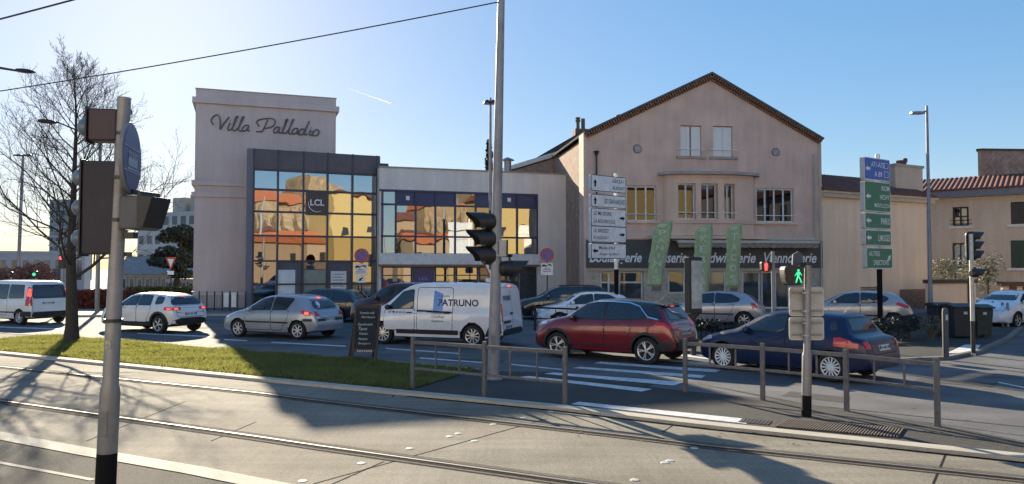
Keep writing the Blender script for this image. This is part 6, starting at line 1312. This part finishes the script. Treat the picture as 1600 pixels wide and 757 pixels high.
# --- chalkboard
g = G(575, 563); t = thing('chalkboard_sign', 'dark A-frame chalkboard with handwritten menu standing at the edge of the grass', 'chalkboard', (g.x, g.y, .02), R(-8)); k_ = g.y / FPX
hgt = 84 * k_; wd = 41 * k_; mb = MB(); tl_ = .34
wood = mat('board_wood', (.03, .018, .015), .6, 0, .25, 12); slate = mat('slate', (.016, .022, .028), .9, 0, .2, 7)
def tilt(x, y, z): return (x, -tl_ + tl_ * z / hgt + y, z)
def bar(mb, x0, x1, z0, z1, y0, y1, f=tilt): mb.add([f(x, y, z) for x in (x0, x1) for y in (y0, y1) for z in (z0, z1)], [(0, 1, 3, 2), (4, 6, 7, 5), (0, 4, 5, 1), (2, 3, 7, 6), (0, 2, 6, 4), (1, 5, 7, 3)])
bar(mb, -wd / 2, -wd / 2 + .05, 0, hgt, -.02, .02); bar(mb, wd / 2 - .05, wd / 2, 0, hgt, -.02, .02); bar(mb, -wd / 2 + .05, wd / 2 - .05, hgt - .07, hgt, -.019, .019); bar(mb, -wd / 2 + .05, wd / 2 - .05, .22, .30, -.019, .019); mb.build('frame', wood, t)
mb = MB(); bar(mb, -wd / 2 + .051, wd / 2 - .051, .301, hgt - .071, -.012, .01); bd = mb.build('board', slate, t)
ms = []
for tx, x, z, w_, hh in (('Formule midi', -.30, .84, .60, .05), ('Plat+dessert', -.22, .765, .56, .045), ('Sandwich', -.34, .63, .60, .055), ("Tacos", -.30, .545, .36, .07), ('Kebabs', -.26, .465, .36, .05), ('Paninis', -.26, .37, .36, .05), ('Burgers', -.26, .285, .50, .05)):
    me = text_mesh(tx, width=w_ * wd * .95, height=hh * hgt * .85, shear=.2, bold=.01); me.transform(Matrix.Translation((x * wd, 0, z * hgt))); 
    for v in me.vertices: v.co.y = -tl_ + tl_ * v.co.z / hgt - .016
    ms.append(me)
for me_ in ms: put(me_, 'chalk_line', mat('chalk', (.42, .45, .46), .9), bd)
mb = MB()
for k in range(7): bar(mb, -wd * .28 + k * wd * .088, -wd * .28 + k * wd * .088 + .035, .225, .275, -.026, -.0195)
mb.build('card_logos', mat('card_pale', (.45, .42, .48), .7, 0, .4, 30), bd)
def tilt2(x, y, z): return (x - .32 * (1 - z / hgt), tl_ - tl_ * z / hgt + y, z)
mb = MB(); bar(mb, -wd / 2, -wd / 2 + .05, 0, hgt - .06, .022, .06, tilt2); bar(mb, wd / 2 - .05, wd / 2, 0, hgt - .06, .022, .06, tilt2); bar(mb, -wd / 2 + .05, wd / 2 - .05, .3, hgt - .07, .03, .05, tilt2); mb.build('rear_leaf', wood, t)
mb = MB(); mb.tube([(-wd / 2 - .02, -.10, hgt * .58), (-wd / 2 - .09, .09, hgt * .58)], .008, 5); mb.build('stay_cord', white_metal, t)

# --- wheelie bins
bin_m = mat('bin_dark_plastic', (.022, .026, .034), .55, 0, .15, 5); bin_g = mat('bin_dark_green', (.022, .035, .030), .55)
def bin_(px, py, w_, h, d_, m, label, yaw=0.0):
    g = G(px, py, .07); t = thing('wheelie_bin', label, 'bin', g, yaw); mb = MB(); mb.add([(x * w_ / 2 * k, y * d_ / 2 * k, z) for z, k in ((.06, .82), (h - .1, 1.0)) for x, y in ((-1, -1), (1, -1), (1, 1), (-1, 1))], [(3, 2, 1, 0), (4, 5, 6, 7), (0, 1, 5, 4), (1, 2, 6, 5), (2, 3, 7, 6), (3, 0, 4, 7)]); mb.build('tub', m, t, bevel=.03)
    mb = MB(); mb.prism([(-d_ / 2 - .06, h - .098), (d_ / 2 + .03, h - .098), (d_ / 2 + .03, h - .01), (0, h + .04), (-d_ / 2 - .06, h - .05)], -w_ / 2 - .03, w_ / 2 + .03, plane='YZ'); mb.build('lid', m, t, bevel=.015)
    for s in (-1, 1): mb = MB(); mb.lathe([(.1, -.03), (.1, .03)], 14, (s * w_ * .42, d_ * .3, .1), 'X'); mb.build('wheel', tyre_m, t)
    mb = MB(); mb.tube([(-w_ * .4, d_ / 2 + .06, h - .04), (w_ * .4, d_ / 2 + .06, h - .04)], .018, 6); mb.build('handle', m, t)
    mb = MB(); mb.b2(-.06, .06, -d_ / 2 * .97 - .004, -d_ / 2 * .93, h * .72, h * .80); mb.build('sticker', mat('bin_sticker', (.5, .52, .54), .5), t)
bin_(1470, 525, .62, 1.12, .7, bin_m, 'dark wheelie bin beside the lamp post, first of the three')
bin_(1499, 528, .78, 1.12, .78, bin_m, 'wide dark wheelie bin in the middle of the three by the signal pole')
bin_(1530, 527, .60, 1.08, .7, bin_g, 'dark green wheelie bin at the end of the row next to the bollards')
g = G(1540, 528, .07)

# --- street lamps
def lamp_single(px, Y, ytop, side, label, ln=.62):
    c = A(px, 420, Y); z = A(px, ytop, Y).z; t = thing('street_lamp', label, 'street lamp', (c.x, Y, 0)); mb = MB(); mb.tube([(0, 0, 0), (0, 0, 1.0), (0, 0, 1.05), (0, 0, z)], [.11, .105, .095, .06], 14); mb.lathe([(.06, z), (.05, z + .2), (.01, z + .22)], 12); mb.build('pole', mast_grey, t, True)
    mb = MB(); s = side; pr = [(.02, -.30), (.13, -.28), (.19, -.12), (.20, .08), (.14, .25), (.04, .31)]; mb.lathe(pr, 14, (0, 0, 0), 'X'); mb.v = [(x * 1.15 + s * (ln * .72), y, max(zz * .55, -.03) + z - .17) for x, y, zz in mb.v]; mb.tube([(0, 0, z - .05), (s * ln * .4, 0, z - .12)], .04, 8); mb.build('lamp_head', grey_metal, t, True)
    mb = MB(); mb.lathe([(.13, -.002), (.11, -.03), (.02, -.045)], 14); o = mb.build('lamp_glass', lens_clear, t, True); o.location = (s * ln * .72, 0, z - .195); o.scale = (1.7, 1, 1)
lamp_single(1453, 36, 172, -1, 'tall grey street lamp with one head beside the bins')
c = A(766, 420, 38.2); z = A(766, 157, 38.2).z; t = thing('street_lamp', 'tall grey street lamp with a mushroom-shaped double head in front of the white annex', 'street lamp', (c.x, 38.2, 0)); mb = MB(); mb.tube([(0, 0, .1), (0, 0, z + .12)], [.10, .06], 12); mb.build('pole', mast_grey, t, True)
for s in (-1, 1): mb = MB(); mb.lathe([(.34, -.04), (.30, .02), (.18, .12), (.05, .17)], 14); o = mb.build('lamp_head', dark_metal, t, True); o.location = (s * .16, 0, z - .14); o.scale = (.62, .8, 1.0)
def arm_lamp(base_px, Y, y_head, x_head, y_pole, label, rad=.09):
    b = A(base_px, 420, Y); zt = A(base_px, y_pole, Y).z; hd = A(x_head, y_head, Y); t = thing('street_lamp', label, 'street lamp', (b.x, Y, 0)); mb = MB(); mb.tube([(0, 0, 0), (0, 0, zt)], [rad, rad * .6], 12); mb.build('pole', pole_grey, t, True)
    mb = MB(); dx = hd.x - b.x; mb.tube([(0, 0, zt - .1), (dx * .4, 0, zt - .02), (dx * .85, 0, hd.z + .03)], [.05, .045, .035], 8); mb.build('arm', dark_metal, t, True)
    mb = MB(); s = .012 * Y; mb.lathe([(.02, -s * 1.1), (s * .45, -s * .9), (s * .55, -s * .2), (s * .5, s * .5), (s * .12, s * 1.1)], 12, (0, 0, 0), 'X'); mb.v = [(x, y, z_ * (.55 if z_ > 0 else .35)) for x, y, z_ in mb.v]; o = mb.build('lamp_head', dark_metal, t, True); o.location = (dx, 0, hd.z); o.rotation_euler = (0, R(5), 0)
arm_lamp(153, 40, 191, 75, 205, 'arm street lamp whose post stands behind the near signal boxes', .12)
arm_lamp(-70, 24, 112, 40, 102, 'arm street lamp whose dark head reaches in from beyond the picture edge')
Yd = 62; c = A(28, 420, Yd); z = A(31, 244, Yd).z; t = thing('street_lamp', 'distant lamp with twin flat heads seen through the bare tree', 'street lamp', (c.x, Yd, 0)); mb = MB(); mb.tube([(0, 0, 0), (A(32, 420, Yd).x - c.x, 0, z)], [.16, .10], 10); mb.build('pole', mast_grey, t, True)
for s in (-1, 1): mb = MB(); mb.box((A(32, 420, Yd).x - c.x + s * .38, 0, z + .0 + .05), (.62, .4, .13)); mb.build('lamp_head', dark_metal, t, bevel=.05)

# --- distant small signals and post at the junction on the left
def small_signal(px, Y, ytop, ybot, lit, label):
    c = A(px, 420, Y); a, b = A(px, ytop, Y).z, A(px, ybot, Y).z; t = thing('distant_traffic_light', label, 'traffic light', (c.x, Y, 0)); mb = MB(); mb.tube([(0, .1, 0), (0, .1, a)], .06, 8); mb.build('pole', mast_grey, t, True); mb = MB(); mb.b2(-.16, .16, -.1, .1, b, a); h = mb.build('housing', black_plastic, t, bevel=.04)
    mb = MB(); mb.lathe([(.10, -.115), (.10, -.101)], 14, (0, 0, (a - .18) if lit == 'r' else (a + b) / 2), 'Y'); mb.build('lens', lit_red if lit == 'r' else lit_green if lit == 'g' else lens_dead_red, h)
small_signal(97, 40, 398, 420, 'r', 'small traffic light showing red beside the bare tree trunk')
small_signal(55, 46, 424, 434, 'g', 'small pedestrian lamp glowing green above the white minivan')
small_signal(16, 46, 425, 433, '', 'small dark unlit lamp above the white minivan roof')
# --- wires
def cable(a, b, r, sag, label, name='overhead_wire'):
    mb = MB(); mb.tube([a.lerp(b, f) - Vector((0, 0, sag * 4 * f * (1 - f))) for f in np.linspace(0, 1, 24)], r, 6); return tag(mb.build(name, dark_metal), label, 'wire')
cable(A(-200, 172, 20), A(786, 2, m0.y), .014, .12, 'long dark overhead wire crossing the sky up to the grey mast')
cable(A(-200, 80, 13), A(210, -26, 11), .014, .02, 'short overhead wire crossing the corner of the sky above the other wire')
# --- contrail, very far off
contrail_m = mat('contrail_white', (.85, .85, .86), 1.0); cn = contrail_m.node_tree; tb_ = cn.nodes.new('ShaderNodeBsdfTranslucent'); tb_.inputs[0].default_value = (.72, .74, .78, 1); cn.links.new(tb_.outputs[0], cn.nodes['Material Output'].inputs[0])
a, b = A(543, 138, 4200), A(614, 163, 4200); mb = MB(); mb.tube([a.lerp(b, f) for f in np.linspace(0, 1, 12)], [.6 + 4.2 * f for f in np.linspace(0, 1, 12)], 8); tag(mb.build('contrail', contrail_m), kind='structure')

# ------------------------------------------------------------------ vegetation
bark = mat('bark_dark', (.050, .040, .034), .9, 0, .3, 14, .4, 40)
def bare_tree(name, label, px, py, ytop, seed, spread, trunk_r, name2=None):
    b = G(px, py); Hh = A(px, ytop, b.y).z; rg = random.Random(seed); t = thing(name, label, 'tree', b); tr = MB(); cr = MB()
    n = 16; lead = [Vector((.10 * math.sin(k * .7) * k / n, .06 * math.sin(k * .9 + 1), Hh * k / n)) for k in range(n + 1)]; lead[0].x = 0
    rad = lambda f: trunk_r * ((1 - f) ** 1.15 * .92 + .02) * (1.25 if f < .02 else 1)
    tr.tube(lead[:9], [rad(k / n) for k in range(9)], 12); cr.tube(lead[8:], [rad(k / n) for k in range(8, n + 1)], 7)
    def branch(p, d, ln, r, lvl):
        m = 5 if lvl < 2 else 3; pts = [p]; dd = d.copy()
        for k in range(m):
            dd = (dd + Vector((rg.gauss(0, .13), rg.gauss(0, .13), rg.gauss(.10, .08)))).normalized(); pts.append(pts[-1] + dd * ln / m)
        cr.tube(pts, [r * (1 - .8 * k / m) for k in range(m + 1)], 6 if lvl == 0 else 4 if lvl == 1 else 3, cap=False)
        if lvl >= 3: return
        nb = (8, 6, 3)[lvl]
        for k in range(nb):
            f = .18 + .8 * (k + rg.random() * .6) / nb; i = min(int(f * m), m - 1); q = pts[i].lerp(pts[i + 1], f * m - i); ax = (pts[i + 1] - pts[i]).normalized(); side = ax.orthogonal().normalized(); side.rotate(Matrix.Rotation(rg.uniform(0, 6.28), 3, ax))
            branch(q, (ax * .75 + side * rg.uniform(.55, .9) + Vector((0, 0, .12))).normalized(), ln * (.55 - .25 * f) * rg.uniform(.8, 1.3), max(r * (.52 - .25 * f), .0055), lvl + 1)
    nbr = 42
    for k in range(nbr):
        f = .22 + .73 * (k / nbr) ** .9; i = min(int(f * n), n - 1); q = lead[i].lerp(lead[i + 1], f * n - i); az = k * 2.4 + rg.uniform(-.4, .4); up = .30 + .9 * f; ln = spread * (1.18 - f * 1.02) * rg.uniform(.8, 1.15)
        branch(q, Vector((math.cos(az), math.sin(az), up)).normalized(), ln, rad(f) * rg.uniform(.22, .36) + .006, 0)
    tr.build('trunk', bark, t, True); cr.build('crown', bark, t)
bare_tree('bare_tree', 'leafless tree with a dark trunk and fine twigs rising from the grass strip', 110, 536, 95, 11, 4.3, .215)
def bush(name, label, cat, c, rad, n, size, m, clumps=7, seed=1, trunk=None, group=None):
    rg = random.Random(seed); t = thing(name, label, cat, (c[0], c[1], c[2] - rad[2]), group=group); mb = MB()
    for k in range(clumps):
        a = (rg.uniform(-.6, .6) * rad[0], rg.uniform(-.6, .6) * rad[1], rad[2] + rg.uniform(-.6, .6) * rad[2]); s = rg.uniform(.3, .55); foliage(mb, a, (rad[0] * s, rad[1] * s, rad[2] * s), n // clumps, size, rg)
    mb.build('foliage', m, t); tb = MB(); tb.tube([(0, 0, -.0), (.05, 0, rad[2] * 1.3)], [trunk or .06, .02], 7); tb.build('stem', bark, t)
    return t
def leaf(name, c1, c2, s=3.0): return mat(name, c1, .7, 0, .2, s, c2=c2)
pine_m = leaf('pine_needles', (.030, .040, .024), (.014, .020, .013), .8)
# pine
Yn = 62; c = A(275, 420, Yn); t = thing('pine_tree', 'dark bushy pine standing against the tower wall at the junction', 'tree', (c.x, Yn, 0)); rg = random.Random(4); mb = MB(); tb = MB()
zt_ = A(275, 357, Yn).z; tb.tube([(0, 0, 0), (.2, 0, zt_ * .5), (.5, 0, zt_ * .95)], [.28, .2, .05], 9)
for k in range(26):
    f = .34 + .62 * rg.random(); wv = 3.6 * (1.1 - f) + .4; a = rg.uniform(0, 6.28); q = Vector((.4 + wv * rg.uniform(.3, 1) * math.cos(a), wv * .7 * math.sin(a), zt_ * f)); tb.tube([(.3, 0, zt_ * f - .4), q], [.07, .02], 5); foliage(mb, q, (.95, .8, .42), 230, .16, rg)
foliage(mb, (.5, 0, zt_ * .95), (.9, .8, .6), 260, .16, rg); mb.build('crown', pine_m, t); tb.build('trunk', bark, t)
Yc = 66; c = A(764, 420, Yc); t = thing('cypress_tree', 'dark narrow cypress top showing above the white annex beside the mast', 'tree', (c.x, Yc, 0)); mb = MB(); rg = random.Random(9); zt_ = A(764, 216, Yc).z
for k in range(30): f = k / 30; foliage(mb, (rg.uniform(-.12, .12), 0, zt_ * (.3 + .68 * f)), (.75 * (1.02 - f) ** .7 + .08, .6 * (1.02 - f) + .08, .5), 110, .13, rg)
mb.build('crown', pine_m, t); tb = MB(); tb.tube([(0, 0, 0), (0, 0, zt_ * .8)], [.2, .05], 8); tb.build('trunk', bark, t)
red_m = leaf('hedge_red_leaf', (.20, .045, .022), (.09, .028, .016), 2); hedge_g = leaf('hedge_green_leaf', (.10, .12, .03), (.045, .06, .018), 2)
def hedge(label, x0, x1, Y, y0, m, seed, d_=1.2, n=5200, base=0.05):
    a, b = A(x0, y0, Y), A(x1, y0, Y); rg = random.Random(seed); t = thing('hedge', label, 'hedge', ((a.x + b.x) / 2, Y, 0)); w_ = (b.x - a.x) / 2; mb = MB(); h = a.z
    for k in range(n):
        p = (rg.uniform(-w_, w_), rg.uniform(-d_, d_) * .5, base + (h - base) * rg.random() ** .7); p = p if rg.random() < .5 else (p[0], -d_ * .5 + rg.gauss(0, .04), p[2]) if rg.random() < .6 else (p[0], p[1], h + rg.gauss(0, .03))
        s = .07 * rg.uniform(.6, 1.5); u = Vector((rg.gauss(0, 1), rg.gauss(0, 1), rg.gauss(0, 1))).normalized(); v = u.orthogonal().normalized(); q = Vector(p); mb.add([q - u * s, q + v * s * .6, q + u * s, q - v * s * .6], [(0, 1, 2, 3)])
    mb.build('foliage', m, t); c_ = MB(); c_.b2(-w_ * .97, w_ * .97, -d_ * .42, d_ * .42, 0, h - .1); c_.build('inner_twigs', mat('hedge_twigs', (.03, .02, .015), .95, 0, .4, 12), t)
hedge('clipped hedge of rust-red leaves at the junction beside the near post', 124, 204, 44, 455, red_m, 2)
hedge('clipped green hedge behind the white crossover', 204, 300, 46, 450, hedge_g, 3, 1.0, 4200)
pale_m = leaf('pale_shrub_leaf', (.34, .31, .20), (.16, .17, .08), 2.5)
c = A(1492, 428, 48.5); bush('pale_shrub', 'pale flowering shrub showing above the garden wall', 'shrub', (c.x, 48.5, c.z - .4), (1.9, 1.0, 1.5), 2600, .07, pale_m, 16, 5)
c = A(1543, 432, 49.5); bush('olive_shrub', 'loose olive-green shrub between the garden wall and the gate pillars', 'shrub', (c.x, 49.5, 2.1), (1.2, .8, 1.35), 1300, .08, leaf('olive_leaf', (.22, .21, .13), (.12, .12, .07), 2), 12, 6)
dry = leaf('low_shrub_leaf', (.035, .034, .020), (.016, .018, .012), 2)
for k, (px, py, rx, rz_) in enumerate([(1095, 527, .8, .33), (1130, 530, .8, .32), (1165, 531, .7, .30), (1240, 533, .8, .28), (1300, 534, .8, .3), (1345, 535, .9, .33), (1385, 534, .9, .38), (1420, 530, .9, .42)]):
    g = G(px, py, .08); bush('low_shrub', 'low dark evergreen shrub in the planting bed along the pavement', 'shrub', (g.x, g.y, .08 + rz_), (rx, .55, rz_), 900, .055, dry, 8, 20 + k, .03, 'low shrubs in the planting bed')
g = G(1456, 532, .08); t = thing('twiggy_shrub', 'dry twiggy shrub at the foot of the street lamp beside the bins', 'shrub', g); mb = MB(); rg = random.Random(3)
for k in range(60):
    a = rg.uniform(0, 6.28); l_ = rg.uniform(.3, .75); mb.tube([(0, 0, 0), (math.cos(a) * l_ * .3, math.sin(a) * l_ * .3, l_ * .6), (math.cos(a) * l_ * .65, math.sin(a) * l_ * .65, l_ * rg.uniform(.8, 1.1))], [.012, .008, .003], 4)
mb.build('twigs', mat('dry_twig', (.16, .13, .09), .9), t); mb = MB(); foliage(mb, (0, 0, .5), (.45, .4, .32), 350, .03, rg); mb.build('foliage', leaf('dry_leaf', (.17, .15, .09), (.09, .08, .05), 4), t)

# ------------------------------------------------------------------ far buildings on the left
def block(name, label, px0, px1, Y0, Y1, ytop, m, floors, cols, depth=12, wm=None, roof=None, base_y=None):
    Fb = Facade(px0, Y0, px1, Y1); t = place(Fb, name, label, 'building'); H = Fb.uz(px0, ytop)[1]; mb = MB(); mb.b2(0, Fb.w, 0, depth, 0, H); mb.build('wall', m, t)
    if floors:
        fh = H / floors
        for i in range(floors):
            for j in range(cols):
                x0 = Fb.w * (j + .14) / cols; x1 = Fb.w * (j + .86) / cols; z0 = fh * i + fh * .28; z1 = fh * (i + .82); mb = MB(); mb.b2(x0, x1, -.05, .02, z0, z1); w_ = mb.build('window', wm or mat('far_window_frame', (.45, .46, .48), .5), t); mb = MB(); mb.b2(x0 + .1, x1 - .1, -.08, -.0505, z0 + .1, z1 - .1); mb.build('pane', mat('far_glass', (.06, .08, .10), .1, 0, .4, .5), w_)
        mb = MB()
        for i in range(1, floors + 1): mb.b2(-.1, Fb.w + .1, -.12, -.003, fh * i - .28, fh * i - .02)
        mb.build('floor_band', mat('far_band', (.42, .43, .45), .8), t)
    if roof: roof(t, Fb, H)
    return t, Fb, H
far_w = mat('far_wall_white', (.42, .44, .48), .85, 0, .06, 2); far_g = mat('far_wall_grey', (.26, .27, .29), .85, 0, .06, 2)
def top_boxes(t, Fb, H):
    mb = MB(); mb.b2(Fb.w * .38, Fb.w * .60, 2, 7, H, H + 2.0); mb.b2(Fb.w * .68, Fb.w * 1.0, 2, 7, H, H + 2.3); mb.build('roof_housing', mat('far_stone', (.36, .34, .31), .9), t)
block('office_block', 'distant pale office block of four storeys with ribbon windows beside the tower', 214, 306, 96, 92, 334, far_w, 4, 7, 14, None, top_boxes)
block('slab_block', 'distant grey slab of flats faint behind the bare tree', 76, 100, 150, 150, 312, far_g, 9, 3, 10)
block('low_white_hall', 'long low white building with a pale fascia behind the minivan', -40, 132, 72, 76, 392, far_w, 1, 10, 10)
def blue_roof(t, Fb, H):
    mb = MB(); mb.prism([(-.5, H - .02), (Fb.w + .5, H - .02), (Fb.w * .72, H + 1.5), (Fb.w * .22, H + 1.5)], -.6, 8); mb.build('roof', mat('roof_pale_blue', (.16, .25, .36), .5, .2), t)
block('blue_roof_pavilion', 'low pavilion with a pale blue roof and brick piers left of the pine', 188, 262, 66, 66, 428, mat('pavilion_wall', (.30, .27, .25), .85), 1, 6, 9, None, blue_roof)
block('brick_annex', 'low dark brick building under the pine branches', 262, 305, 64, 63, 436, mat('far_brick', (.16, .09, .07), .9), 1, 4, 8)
pk = leaf('pink_blossom', (.26, .13, .10), (.16, .10, .08), 1.2)
for k, (px, yy, r_) in enumerate([(12, 424, 1.7), (45, 427, 1.3), (66, 429, 1.1)]): c = A(px, yy, 60); bush('blossom_shrub', 'reddish blossom shrub in front of the low white hall', 'shrub', (c.x, 60, 1.5), (r_ * .9, 1.2, 1.45), 1500, .13, pk, 12, 40 + k, None, 'reddish shrubs before the white hall')

# ------------------------------------------------------------------ the far side of the tram stop, behind the camera: seen in the mirror windows, lit by the sun, plus a terrace added for bounce light
stone = mat('church_stone', (.27, .20, .125), .9, 0, .4, 1.2, big=(.3, .15)); yel = mat('render_yellow', (.42, .31, .13), .85, 0, .05, 2); cream = mat('render_cream', (.30, .225, .16), .85, 0, .06, 2)
C2 = Facade.__new__(Facade); C2.d = Matrix.Rotation(R(-4), 3, 'Z') @ C.d; C2.n = Vector((-C2.d.y, C2.d.x, 0)); C2.p = C.p + C.d * 5
def rx(F, px, Yt): return F.mirror(px, 400, Yt).x
def rz(F, py, Yt, px=490): return F.mirror(px, py, Yt).z
def back_box(name, label, F, pxa, pxb, Yt, ytop, m, depth=8, roof=None, rise=1.5, wins=0):
    a, b = sorted((rx(F, pxa, Yt), rx(F, pxb, Yt))); z = rz(F, ytop, Yt, (pxa + pxb) / 2); t = thing(name, label, 'building', ((a + b) / 2, Yt, 0)); w_ = (b - a) / 2; mb = MB(); mb.b2(-w_, w_, -depth, 0, 0, z); mb.build('wall', m, t)
    if roof: mb = MB(); mb.prism([(.5, z + .01), (-depth - .3, z + .01), (-depth * .6, z + rise)], -w_ - .3, w_ + .3, plane='YZ'); mb.build('roof', roof, t)
    for k in range(wins):
        x = -w_ + 2 * w_ * (k + .5) / wins; mb = MB(); mb.b2(x - .5, x + .5, .005, .06, z * .55, z * .55 + 1.5); mb.build('window', window_dark, t)
    return t, w_, z, a, b
Yc_ = -46
t, w_, z, a, b = back_box('stone_church', 'stone church with buttresses, pointed openings and a square tower, seen only as a reflection', B, 394, 512, Yc_, 322, stone, 14, tile_orange, rz(B, 300, Yc_) - rz(B, 322, Yc_))
for k in range(7):
    x = -w_ + 2 * w_ * (k + .5) / 7; mb = MB(); mb.prism([(.02, 0), (3.4, 0), (2.4, z * .62), (.02, z * .98)], x - .55, x + .55, plane='YZ'); mb.build('buttress', stone, t); mb = MB(); xx = x + w_ / 7; mb.prism([(xx - .9, 3), (xx + .9, 3), (xx + .9, z * .6), (xx + .5, z * .75), (xx, z * .83), (xx - .5, z * .75), (xx - .9, z * .6)], .02, .1); mb.build('window', window_dark, t)
a2, b2_ = sorted((rx(B, 474, Yc_ - 6), rx(B, 512, Yc_ - 6))); zt_ = rz(B, 270, Yc_ - 6); mb = MB(); xo = (a + b) / 2; mb.b2(a2 - xo, b2_ - xo, -14, -6, 0, zt_); mb.build('tower', stone, t); a3, b3 = sorted((rx(B, 512, Yc_ - 6), rx(B, 545, Yc_ - 6))); mb = MB(); mb.b2(a3 - xo, b3 - xo, -15, -7, 0, rz(B, 283, Yc_ - 6)); mb.build('transept', stone, t)
back_box('row_house', 'low beige row with orange tiled roofs, seen only as a reflection', B, 380, 478, -26, 377, cream, 7, tile_orange, 1.5, 3)
back_box('corner_house', 'low pale house with an orange roof, seen only as a reflection', B, 479, 527, -25, 380, mat('render_pale', (.42, .33, .25), .85), 7, tile_orange, 1.6, 1)
back_box('yellow_house', 'tall yellow rendered house with a brown eaves line, seen only as a reflection', B, 528, 636, -22, 307, yel, 9, tile_red, 1.2, 3)
back_box('pale_house', 'pale house with a red roof and several windows, seen only as a reflection', B, 650, 760, -27, 325, mat('render_pale2', (.40, .36, .30), .85), 8, tile_red, 1.6, 6)
mat('render_yellow2', (.46, .38, .19), .85)
back_box('cream_house', 'cream house with a red roof, seen only as a reflection', C2, 596, 660, -44, 345, cream, 9, tile_red, 2.0, 4)
back_box('garden_shed', 'low white outbuilding, seen only as a reflection', C2, 640, 690, -30, 366, mat('render_shed', (.45, .40, .30), .85), 6, tile_red, .8)
back_box('shop_row', 'row of pale houses with red roofs across the square, seen only as a reflection', Hs, 1020, 1300, -40, 330, cream, 9, tile_red, 1.8, 9)
def terrace(label, x0, x1, y, h, m, rot, n):
    t = thing('offframe_terrace', label, 'building', (x0, y, 0), rot); w_ = x1 - x0; mb = MB(); mb.b2(0, w_, -9, 0, 0, h); mb.build('wall', m, t); mb = MB(); mb.prism([(.5, h + .01), (-9.4, h + .01), (-5, h + 2.4)], -.3, w_ + .3, plane='YZ'); mb.build('roof', tile_red, t)
    for k in range(n):
        for q in range(3): x = w_ * (k + .5) / n; mb = MB(); mb.b2(x - .55, x + .55, .004, .07, h * (.12 + .3 * q), h * (.12 + .3 * q) + 1.7); mb.build('window', window_dark, t)
    return t
terrace('added unseen pale terrace with red roofs, bouncing sunlight onto the facades', -75, 8, -15, 13.5, mat('bounce_wall_cream', (.66, .61, .54), .9), 0, 14)  # unseen terrace added behind the camera to bounce warm sunlight onto shaded facades
t_ = terrace('pale houses with red roofs along the side street', 0, 30, 0, 9.5, mat('render_side_street', (.38, .34, .30), .9), R(100), 8); t_.location = (36, 9, 0)
tr_m = leaf('brown_twigs_far', (.075, .052, .036), (.04, .03, .022), 1)
for k, (px, Yt) in enumerate([(606, -34), (668, -32), (696, -38)]):
    x = rx(C2, px, Yt); bush('brown_tree', 'brown bare-crowned tree behind the tram stop, seen only as a reflection', 'tree', (x, Yt, 4.2), (3.0, 2.5, 3.2), 1800, .3, tr_m, 14, 60 + k, .2, 'trees behind the tram stop')
